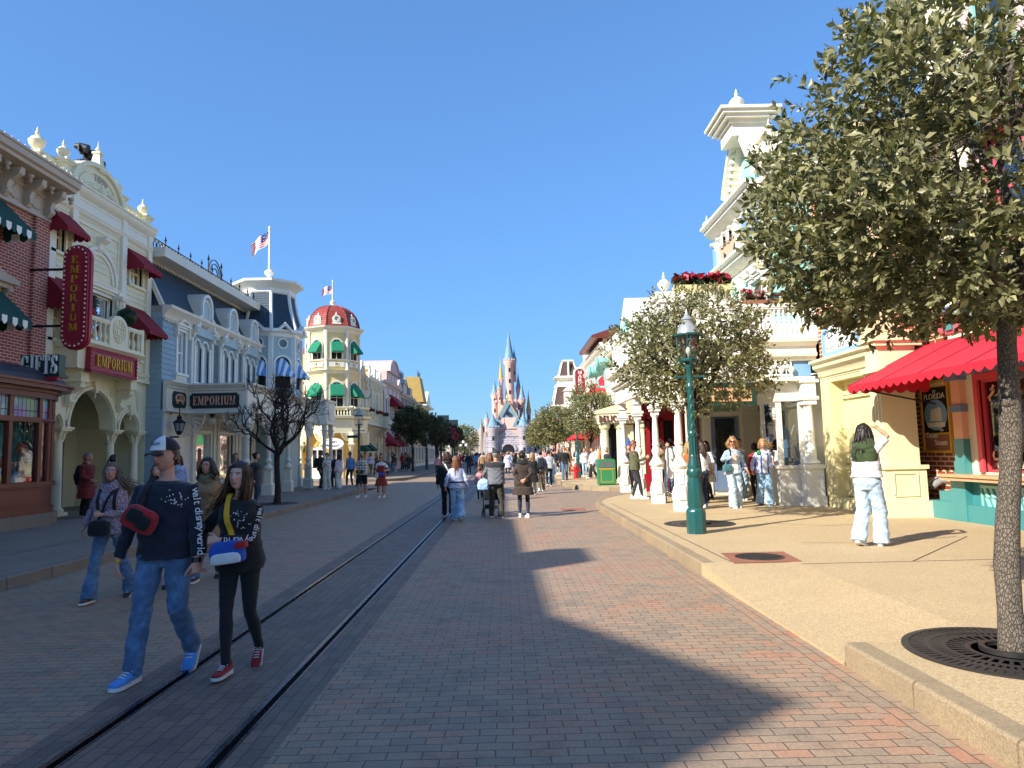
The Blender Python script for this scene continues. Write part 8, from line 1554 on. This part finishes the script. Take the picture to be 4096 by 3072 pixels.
# ---- west pavement
P_=[('bald man in black standing under the cream arches',-12.0,20.4,-pi/2-.3,1.78,dict(skin='a85f4c',hair=('bald','hair_grey'),top=('jacket','c_black'),bottom=('straight','c_black'))),
('grey haired man in long dark red leather coat by the cream columns',-11.7,20.0,-pi/2,1.78,dict(skin='b48670',hair=('short','hair_grey'),top=('coat','c_redleather'),bottom=('slim','c_black'),shoes='c_black',fr=(.1,.12,0,0,0),hr=(.2,.25,1.0))),
('woman with dark ponytail and white hoodie beside the red leather coat',-11.35,20.6,-.5,1.72,dict(f=1,hair=('pony','hair_dark'),top=('jacket','c_white'),bottom=('wide','c_grey'))),
('dark haired woman in pale top by the lantern under the porch',-10.6,23.2,TO,1.68,dict(f=1,hair=('long','hair_dark'),top=('sweater','c_lilac'),bottom=('straight','d_mid'))),
('woman with light brown hair looking sideways in front of the porch windows',-8.6,22.6,-pi/2-.4,1.7,dict(f=1,hair=('long','hair_ash'),top=('jacket','c_palepink'),bottom=('slim','c_black'))),
('woman with dark bun in profile next to the light brown haired one',-8.05,22.9,-pi/2-.1,1.72,dict(f=1,hair=('bun','hair_dark'),top=('jacket','c_charcoal'),bottom=('slim','d_dark'))),
('bearded man in plaid shirt, black shorts and sunglasses on the left road edge',-5.94,29.3,TO,1.84,dict(skin='c08a72',vox=.0095,hair=('bald','hair_brown'),beard='4a2a1c',top=('tshirt','k_plaid'),loose=.02,bottom=('shorts','c_black'),shoes='c_white',fr=(.12,.15,0,.2,0),fl=(-.12,-.12,0,0,0),hl=(-.02,.2,1.3),hr=(.1,.22,1.03),ex=[shades(),bag((.05,.2,1.02),.16,.06,.06,'c_brown','waist_bag')])),
('woman in white shirt under a rust red dress and sunglasses',-5.12,29.1,TO-.1,1.72,dict(f=1,vox=.0095,skin='cf9f86',hair=('pony','hair_blonde'),top=('dress','c_brick'),bottom=('dress','c_brick'),shoes='c_white',fr=(.03,.18,0,0,0),fl=(-.08,-.12,.02,0,-.2),hr=(.2,.2,1.05),hl=(-.25,.2,1.1),sleeve=0,ex=[shades(),lambda c:undershirt(c,'c_white'),bag((.16,.14,.92),.08,.06,.11,'c_cream','bag'),bag((-.06,.16,.95),.12,.05,.06,'c_royal','waist_bag')])),
('man in dark maroon tracksuit walking behind the plaid shirt',-5.5,31.2,.2,1.8,dict(skin='4a2c20',hair=('short','hair_dark'),top=('jacket','c_maroon'),bottom=('straight','c_maroon'),shoes='c_white',fr=(.1,-.2,.03,0,-.4),fl=(-.1,.2,0,0,0))),
('man in black jacket with backpack standing by the porch posts',-8.95,34.3,-pi/2,1.83,dict(skin='9c6a4e',hair=('short','hair_dark'),top=('jacket','c_black'),bottom=('slim','c_charcoal'),ex=[backpack('c_charcoal')])),
('woman in cream tracksuit looking at her phone by the porch',-8.45,33.6,TO,1.72,dict(f=1,skin='cf9f86',hair=('bun','hair_brown'),top=('jacket','c_cream'),bottom=('wide','c_cream'),shoes='c_white',hl=(-.05,.25,1.2),hr=(.1,.25,1.15),head=(0,-.35,0))),
('woman in pale pink hoodie and cream trousers beside the cream tracksuit',-7.95,33.9,.9,1.68,dict(f=1,skin='9c6a4e',hair=('long','hair_dark'),top=('jacket','c_palepink'),bottom=('wide','c_cream'),shoes='c_white',hr=(.1,.2,1.35))),
('man in light blue jumper and sunglasses on the left corner',-8.05,36.7,TO-.4,1.76,dict(skin='8a5a44',hair=('short','hair_dark'),top=('sweater','c_blue'),bottom=('slim','d_dark'),shoes='c_white',fr=(.12,.15,0,0,0),ex=[shades()])),
('woman in dark coat hidden behind the cream tracksuit group',-8.5,35.2,TO,1.66,dict(f=1,hair=('short','hair_brown'),top=('coat','c_navy'),bottom=('straight','c_navy'))),
# ---- centre of the road, walking away
('girl in pale blue hoodie and wide jeans with long brown hair, walking between the rails',-1.3,18.25,.06,1.64,dict(f=1,vox=.0085,hair=('long','hair_auburn'),hlen=1.25,top=('jacket','c_lilac'),nohood=0,loose=.02,hem=.88,bottom=('wide','d_light'),shoes='c_white',fr=(.12,-.22,.05,0,-.4),fl=(-.06,.18,0,0,0),hr=(.3,.05,.88),hl=(-.3,-.02,.9),ex=[headband('c_white'),lambda c:belt(c,'c_black',1.04)])),
('man in black jacket carrying a white strapped bag left of the pale blue hoodie',-1.62,19.3,.05,1.74,dict(hair=('curly','hair_brown'),hlen=.5,top=('puffer','c_black'),bottom=('straight','c_black'),fl=(-.1,.2,0,0,0),fr=(.1,-.2,.05,0,-.4),ex=[cross_strap(1,1.0,.16,'c_white',.04)])),
('man in grey and black fleece and camouflage trousers pushing a stroller',-.3,18.85,.12,1.77,dict(vox=.0085,bw=1.08,skin='c08a72',hair=('short','hair_grey'),top=('sweater','c_grey'),loose=.03,bottom=('straight','k_camo'),shoes='c_brown',hl=(-.28,.32,1.06),hr=(.05,.34,1.04),fr=(.12,-.1,0,-.1,0),fl=(-.12,.16,0,0,0),ex=[cap('c_charcoal','c_charcoal','c_charcoal'),lambda c:yoke(c,'c_charcoal')])),
('woman in long black parka with hands clasped behind her back',.4,18.7,-.05,1.73,dict(f=1,vox=.0085,bw=1.12,hair=('short','hair_dark'),top=('coat','c_brown'),hem=.6,bottom=('tight','d_dark'),shoes='c_white',hr=(.05,-.24,1.0),hrd=(-.9,-.1,-.4),hru=(0,-1,0),hl=(-.04,-.25,.98),hld=(.9,-.1,-.4),hlu=(0,-1,0),hrp=(1,-.2,-.2),hlp=(-1,-.2,-.2),fr=(.12,-.05,0,-.3,0),fl=(-.1,.12,0,.2,0),ex=[cap('c_black','c_black','c_black'),scarf('c_black',.055)])),
('child in pink puffer jacket and jeans walking before the stroller',-1.02,26.2,.05,1.2,dict(f=1,child=1,hk=1.25,vox=.011,hair=('bun','hair_auburn'),top=('puffer','c_pink'),bottom=('slim','d_dark'),shoes='c_black',fr=(.08,-.14,.03,0,-.4),fl=(-.08,.14,0,0,0))),
('woman with wavy auburn hair and spotted backpack ahead of the stroller',-.62,25.4,-.05,1.7,dict(f=1,hair=('curly','hair_auburn'),hlen=1.5,top=('jacket','c_charcoal'),bottom=('straight','c_lightgrey'),shoes='c_white',fr=(.1,-.24,.08,0,-.6),fl=(-.08,.18,0,0,0),ex=[backpack('k_spots',.85,label='spotted backpack on the auburn haired woman ahead of the stroller')])),
('man in charcoal hoodie and khaki cargo trousers with navy backpack',1.44,30.9,.05,1.76,dict(hair=('short','hair_dark'),top=('sweater','c_grey'),loose=.03,bottom=('straight','c_khaki'),shoes='c_white',fr=(.12,.16,0,0,0),fl=(-.1,-.16,.02,0,-.3),ex=[cap('c_charcoal','c_charcoal','c_charcoal'),backpack('c_navy',1.05,label='navy backpack on the man in khaki cargo trousers')])),
('man in loose pale grey shirt and black trousers walking away',2.05,35.2,0,1.78,dict(hair=('short','hair_dark'),top=('sweater','c_lightgrey'),loose=.03,bottom=('slim','c_black'),shoes='c_black',fr=(.1,.2,0,0,0),fl=(-.1,-.2,.05,0,-.4),ex=[cap('c_black','c_black','c_black')])),
('blonde woman in black coat just right of the parka woman, farther off',1.0,28.6,0,1.68,dict(f=1,hair=('long','hair_blonde'),top=('coat','c_black'),bottom=('straight','c_lightgrey'),shoes='c_black',fr=(.1,.2,0,0,0),fl=(-.1,-.2,.05,0,-.4))),
('man in white jumper walking away beside the khaki trousers',1.75,37.8,.1,1.8,dict(hair=('short','hair_brown'),top=('sweater','c_white'),bottom=('straight','d_mid'))),
('man in black polo and blue jeans walking towards the viewer on the right',3.05,38.,TO,1.8,dict(hair=('short','hair_dark'),top=('sweater','c_black'),bottom=('straight','d_mid'),shoes='c_brown',fr=(.1,.15,0,0,0),fl=(-.1,-.15,.02,0,-.3),ex=[shades()])),
('woman in white sweatshirt, pale jeans and cap walking towards the viewer',2.35,38.6,TO,1.68,dict(f=1,hair=('bob','hair_dark'),top=('sweater','c_white'),loose=.02,bottom=('wide','d_light'),shoes='c_white',fr=(.1,.15,0,0,0),ex=[shades()])),
('woman in white jacket and jeans smiling near the green lamp',4.6,42.5,TO,1.72,dict(f=1,hair=('bun','hair_dark'),top=('jacket','c_white'),bottom=('slim','d_light'),shoes='c_white')),
# ---- east pavement under the arcade
('young man in olive jumper leaning on a white post, looking at his phone',3.98,22.25,-pi/2-.15,1.82,dict(vox=.0085,skin='c98f78',hair=('short','hair_auburn'),top=('sweater','c_oliveg'),loose=.015,bottom=('tight','c_charcoal'),shoes='c_white',hr=(.04,.34,1.22),hrd=(0,.9,.3),hl=(-.05,.32,1.2),hld=(0,.9,.3),head=(0,-.4,0),fr=(.08,.18,0,0,0),fl=(-.07,-.1,.0,0,0),lean=-.06,ex=[shades(),phone(0,label='phone in the hands of the young man in the olive jumper')])),
('person in tan jacket with outstretched arm behind a white arcade post',4.95,22.9,pi/2+.2,1.8,dict(hair=('bob','hair_brown'),top=('jacket','c_tan'),bottom=('slim','d_dark'),hl=(-.1,.5,1.2),hr=(.1,.45,1.22))),
('woman in pale blue jacket with sunglasses and dark shoulder bag under the arcade',5.74,18.15,TO+.1,1.8,dict(f=1,vox=.008,skin='d09a80',hair=('bob','hair_blonde'),top=('jacket','c_sky'),bottom=('wide','d_pale'),shoes='c_white',hr=(.1,.24,1.25),hrp=(1,-.2,-.5),hl=(-.32,.08,.92),head=(-.3,-.15,0),fr=(.08,.1,0,0,0),fl=(-.1,-.05,0,0,0),ex=[shades(),headband('c_navy','c_navy'),lambda c:front_panel(c,'c_white'),bag((.2,.14,.98),.12,.06,.09,'c_teal','shoulder_bag',strap=(-1,1.05,-.17,'c_navy',.03),label='dark teal shoulder bag of the woman in the pale blue jacket')])),
('woman with windblown fair hair in blue and lilac jacket, looking down',6.68,18.6,TO-.1,1.74,dict(f=1,vox=.008,skin='cf9f86',hair=('curly','hair_blonde'),wind=(-.07,0,.09),top=('jacket','c_lilac'),bottom=('wide','d_light'),shoes='c_navy',hl=(-.13,.2,.98),hr=(.3,.05,.9),head=(-.1,-.4,0),fr=(.1,-.15,.03,0,-.3),fl=(-.08,.16,0,0,0),ex=[lambda c:front_panel(c,'c_white'),lambda c:front_trim(c,'c_royal'),bag((.13,.1,1.38),.05,.05,.06,'can_green','plush')])),
('woman in black leggings and white shirt with spotted backpack, seen from behind',5.42,19.9,-.1,1.76,dict(f=1,vox=.0095,bw=1.15,skin='b07a60',hair=('pony','hair_dark'),top=('tshirt','c_white'),loose=.02,bottom=('tight','c_black'),shoes='c_leather',fr=(.18,.2,0,0,-.1),fl=(-.12,-.12,0,0,0),ex=[backpack('k_spots',1.1,label='white spotted backpack on the woman in black leggings'),headband('can_green')])),
('woman in orange top and pale jeans half hidden by the green lamp post',4.95,19.4,.3,1.7,dict(f=1,hair=('long','hair_blonde'),top=('sweater','c_orange'),bottom=('slim','d_light'),shoes='c_white')),
('dark haired woman with sunglasses in black facing the viewer under the arcade',5.15,21.2,TO+.2,1.72,dict(f=1,hair=('long','hair_dark'),top=('jacket','c_black'),bottom=('slim','c_black'),ex=[shades()])),
('woman with long dark hair and sunglasses turned left in the arcade doorway',6.0,21.4,pi/2+.4,1.74,dict(f=1,hair=('long','hair_dark'),top=('coat','c_white'),bottom=('slim','d_dark'),ex=[shades()])),
('long haired blonde woman in black top and grey trousers behind the pale blue jacket',6.2,19.5,.5,1.76,dict(f=1,hair=('long','hair_blonde'),hlen=1.4,top=('sweater','c_black'),bottom=('wide','c_grey'),shoes='c_cream')),
('tall dark haired woman shading her eyes, white shirt, green scarf and pale jeans',5.43,10.78,-.86,1.83,dict(f=1,vox=.006,skin='c48c70',hair=('curly','hair_dark'),hlen=1.7,wind=(-.02,-.03,0),top=('crop','c_white'),sleeve=.62,loose=.035,hem=.98,bottom=('wide','d_pale'),shoes='c_white',hr=(.1,.19,1.7),hrd=(-.95,.25,.1),hru=(.2,-.1,1),hrc=.25,hrp=(1,-.1,.0),hl=(-.05,.26,1.12),hld=(.6,.6,.2),head=(-.25,.05,0),fr=(.1,.1,0,-.2,0),fl=(-.12,-.12,.03,.1,-.35),lean=-.02,ex=[scarf('c_green',.06),lambda c:shawl(c,'c_green'),cuff_band(0,'gold',.02,.03),bag((.02,.22,1.12),.1,.05,.09,'c_black','bag')])),
('woman in white top and grey jeans chatting left of the pale blue jacket',5.1,18.6,.5,1.7,dict(f=1,hair=('long','hair_brown'),top=('tshirt','c_white'),bottom=('straight','d_dark'),shoes='c_white')),
('man in white shirt and pale jeans deep under the arcade by the door',6.7,20.6,TO+.3,1.78,dict(hair=('short','hair_dark'),top=('tshirt','c_white'),bottom=('wide','d_light'),shoes='c_white')),
('girl in red jacket behind the woman with windblown hair',7.0,20.1,.2,1.64,dict(f=1,hair=('pony','hair_dark'),top=('jacket','c_red'),bottom=('slim','c_black'))),
('man in black hoodie in the shade behind the white arcade posts',5.5,24.4,TO,1.78,dict(hair=('short','hair_dark'),top=('jacket','c_black'),bottom=('straight','d_mid'))),
('person in blue pointed hat and dark jacket behind the first arcade post',4.6,26.9,TO,1.75,dict(hair=('short','hair_dark'),top=('jacket','c_navy'),bottom=('slim','c_black'),ex=[lambda c:cone_hat(c,'c_royal')])),
]
def undershirt(c,mat):
    s=c['s']; B=c['B']; m=MB()
    for sg,sh,el,wr in c['arms']: m.tube([(sh*.7+B((0,-.01,1.4))*.3)*s,sh*s,(sh*.45+el*.55)*s],[.07*s,.068*s,.066*s],12)
    m.loft([[B(q)*s for q in ell((0,0,z),rx,ry,20)] for z,rx,ry in ((1.2,.15,.115),(1.32,.165,.118),(1.4,.14,.085),(1.45,.085,.06))]); me=remesh(m,.011,'shirt',2); link(me,'shirt',mat,c['root'])
def belt(c,mat,z):
    s=c['s']; r=min(c['rings'],key=lambda q:abs(q[0]-z)); m=MB(); P=[np.array(q) for q in ell((0,r[3],z),r[1]+.012,r[2]+.012,24)]; m.loft([[c['B'](p+[0,0,d])*s for p in P] for d in (-.02,.02)]); m.build('belt',mat,c['root'],smooth=50,org=(0,0,0))
def yoke(c,mat):
    s=c['s']; m=MB(); R=[r for r in c['rings'] if r[0]>1.27]; m.loft([[c['B'](q)*s for q in ell((0,yo,z),rx+.008,ry+.008,24)] for z,rx,ry,yo in R])
    for sg,sh,el,wr in c['arms']: m.tube([(sh*.8)*s+c['B']((0,0,1.4))*.2*s,sh*s,(sh*.75+el*.25)*s],[.075*s,.076*s,.072*s],12)
    me=remesh(m,.01,'yoke',2); link(me,'yoke',mat,c['top'])
def front_panel(c,mat,w=.075):
    s=c['s']; m=MB(); Z=np.linspace(c['rings'][0][0]+.02,1.43,10); X=np.linspace(-w,w,7); V=[c['B']((x,c['fy'](x,z,.006),z))*s for z in Z for x in X]; m.add(V,[(i*7+j,i*7+j+1,i*7+j+8,i*7+j+7) for i in range(9) for j in range(6)]); m.build('shirt_front',mat,c['root'],smooth=180,recalc=False,org=(0,0,0))
def front_trim(c,mat):
    for sg in (1,-1): band(c,[c['B']((sg*.085,c['fy'](.085,z,.01),z)) for z in np.linspace(c['rings'][0][0],1.43,9)],.03,mat).build('jacket_trim',mat,c['root'],org=(0,0,0))
def shawl(c,mat):
    s=c['s']; m=MB(); B=c['B']; R=[]
    for z,rx,ry in ((1.2,.17,.125),(1.28,.185,.14),(1.36,.19,.13),(1.43,.15,.1),(1.5,.1,.085)): R.append([B((q[0],min(q[1],.03)-.012,q[2]))*s for q in ell((0,-.01,z),rx,ry,22)])
    m.loft(R); me=remesh(m,.008,'shawl',2); wrinkle(me,.009,7,(),s); link(me,'shawl',mat,c['root'])
def cone_hat(c,mat):
    m=MB(); m.lathe([(.1,0),(.09,.05),(.06,.16),(.02,.28),(.0,.3)],(0,0,0),14); V=m.V; m.V=[np.array([c['HT']((p[0],p[1]-.0,p[2]+.07)) for p in v]) for v in V]; m.build('hat',mat,c['root'],smooth=60,org=(0,0,0))
for lab,x,y,f,H,sp in P_:
    sp.setdefault('vox',.0105 if y<32 else .0125); zb=0 if -6.7<x<2.5 else ZS; person(lab,x,y,zb,f,H,sp)
# the stroller
t=thing('stroller','dark folding stroller with a pale carrier bag, pushed ahead of the camouflage trousers','stroller',(-.45,19.45,0)); x,y=-.45,19.5
m=MB(); 
for sx in (-.22,.22): m.tube([(x+sx,y+.35,.1),(x+sx*1.05,y+.02,.55),(x+sx*1.1,y-.3,1.08)],.014,7); m.tube([(x+sx,y-.25,.1),(x+sx*1.0,y+.1,.62)],.014,7); m.tube([(x+sx*1.1,y-.3,1.08),(x+sx*1.1,y-.36,1.04)],.02,7)
m.tube([(x-.22,y-.2,.2),(x+.22,y+.2,.22)],.012,6); m.tube([(x+.22,y-.2,.2),(x-.22,y+.2,.22)],.012,6); m.build('frame','plastic_black',t,smooth=40)
m=MB(); m.loft([[(x-.19,y-.05,.42),(x+.19,y-.05,.42),(x+.19,y+.28,.4),(x-.19,y+.28,.4)],[(x-.19,y-.12,.7),(x+.19,y-.12,.7),(x+.17,y+.0,.66),(x-.17,y+.0,.66)],[(x-.18,y-.16,.95),(x+.18,y-.16,.95),(x+.16,y-.08,.95),(x-.16,y-.08,.95)]]); m.build('seat','c_black',t); m=MB(); m.box(x-.18,x+.18,y-.2,y+.2,.2,.3); m.build('basket','c_charcoal',t)
for sx in (-.22,.22):
    for sy in (.35,-.25):
        m=MB(); 
        for d in (-.03,.03): m.tube([(x+sx+d-.012,y+sy,.085),(x+sx+d+.012,y+sy,.085)],.085,14)
        m.build('wheel','plastic_black',t,smooth=40)
m=MB(); T=lambda q:np.array(q); rbox(m,(x-.16,y-.42,.86),T,.2,.12,.15,taper=.7); me=remesh(m,.012,'carrier_bag',2); wrinkle(me,.012,3); o=link(me,'carrier_bag','c_sky',None); o.parent=None; tag(o,'pale blue carrier bag hanging from the stroller handle','bag')
m=MB(); rbox(m,(x+.3,y-.36,.66),T,.06,.1,.24,taper=.6); me=remesh(m,.012,'jacket',2); wrinkle(me,.012,4); o=link(me,'hanging_jacket','c_black',None); o.parent=None; tag(o,'black jacket hanging off the right side of the stroller','jacket')
# ---- the farther crowd: six built figures, then copies in other clothes
def spec(f,top,tm,bt,bm,hair,hm,sh,walk=1,ex=()): return dict(f=f,vox=.0165,top=(top,tm),bottom=(bt,bm),hair=(hair,hm),shoes=sh,fr=(.1,.2*walk,0,0,0),fl=(-.1,-.2*walk,.04*walk,0,-.4*walk),ex=list(ex))
ARCH=[('m',spec(0,'jacket','c_black','straight','d_dark','short','hair_dark','c_white')),('f',spec(1,'jacket','c_white','slim','d_mid','long','hair_brown','c_white')),('m',spec(0,'sweater','c_grey','straight','c_khaki','short','hair_brown','c_black',1,[backpack('c_navy')])),('f',spec(1,'coat','c_tan','slim','c_black','bob','hair_blonde','c_brown')),('m',spec(0,'tshirt','c_sky','shorts','c_navy','short','hair_auburn','c_white')),('f',spec(1,'puffer','c_pink','wide','d_light','pony','hair_dark','c_white',0))]
TOPS=[('c_black','black'),('c_white','white'),('c_navy','navy'),('c_grey','grey'),('c_red','red'),('c_blue','blue'),('c_tan','tan'),('c_pink','pink'),('c_oliveg','olive'),('c_cream','cream'),('c_charcoal','charcoal'),('c_lilac','lilac'),('c_maroon','maroon'),('c_orange','orange')]
BOTS=[('d_mid','blue jeans'),('c_black','black trousers'),('d_light','pale jeans'),('c_khaki','khaki trousers'),('c_charcoal','dark grey trousers'),('d_dark','dark jeans')]
HAIRS=[('hair_dark','dark'),('hair_brown','brown'),('hair_blonde','blonde'),('hair_auburn','auburn'),('hair_grey','grey')]
TN=['jacket','jacket','jumper and backpack','coat','t-shirt','puffer jacket']
rc=np.random.default_rng(12); SP=[]
for k in range(100):
    zone=k%8
    if zone in(0,1,2,3): x,y=rc.uniform(-4.6,2.3),44+68*rc.random()**.8
    elif zone==4: x,y=rc.uniform(-6,-4.6),rc.uniform(50,100)
    elif zone==5: x,y=rc.uniform(2.9,3.9),rc.uniform(43,70)
    elif zone==6: x,y=rc.uniform(4.6,5.8),rc.uniform(33,58)
    else: x,y=rc.uniform(-11.6,-9.6),rc.uniform(57,80)
    if any(abs(x-a)<.55 and abs(y-b)<.8 for a,b in SP): x+=.7
    SP.append((x,y))
SP=sorted(SP,key=lambda p:p[1]); protos=[]; used=set()
for i,(x,y) in enumerate(SP):
    a=i%6 if i>5 else i; zb=0 if -6.7<x<2.5 else ZS; where='on the east pavement' if x>2.5 else ('on the shaded west pavement' if x<-6.7 else ('in the middle of the street' if y<75 else 'far down the street')); f=rc.choice([0,0,0,pi]) if x<2.5 and x>-6.7 else rc.uniform(0,6.28); H=rc.uniform(1.62,1.86)
    for _ in range(60):
        tm,bm,hm=TOPS[rc.integers(len(TOPS))],BOTS[rc.integers(len(BOTS))],HAIRS[rc.integers(len(HAIRS))]; bn=bm[1].replace('trousers','shorts').replace('jeans','denim shorts') if a==4 else bm[1]
        lab='%s haired person, %s %s, %s, %s'%(hm[1],tm[1],TN[a],bn,where)
        if lab not in used: break
    used.add(lab)
    if i<6:
        o,_=person(lab,x,y,zb,f,1.75,ARCH[a][1],'crowd farther down the street'); protos.append(o)
    else: o=copytree(protos[a],(x,y,zb),f); o['label']=lab
    o.scale=(H/1.75,)*3
    for ch in o.children:
        n=ch.name.split('.')[0]; mm={'jacket':tm[0],'coat':tm[0],'sweater':tm[0],'shirt':tm[0],'trousers':bm[0],'shorts':bm[0],'hair':hm[0]}.get(n)
        if mm: ch.material_slots[0].link='OBJECT'; ch.material_slots[0].material=MATS[mm]
# the mass of people at the street end
m=MB(); r=np.random.default_rng(5); 
for k in range(150):
    x,y=r.uniform(-9,9),r.uniform(124,175); h=r.uniform(1.55,1.8); m.mi=int(r.integers(5)); c=(x,y,0)
    for sx in (-.09,.09): m.lathe([(.07,0),(.08,.4),(.1,h*.5)],(x+sx,y+sx*r.uniform(-2,2),0),6)
    m.mi=int(r.integers(5)); m.lathe([(.17,h*.46),(.2,h*.6),(.23,h*.78),(.1,h*.85)],c,8,0,1,.65); m.mi=5; m.lathe([(.05,h*.84),(.1,h*.89),(.1,h*.95),(.03,h)],c,7)
o=m.build('crowd',['c_black','c_navy','c_white','c_brick','c_lightgrey','hair_brown'],None,smooth=50); tag(o,'dense far crowd at the end of the street before the castle','crowd',None,'stuff')
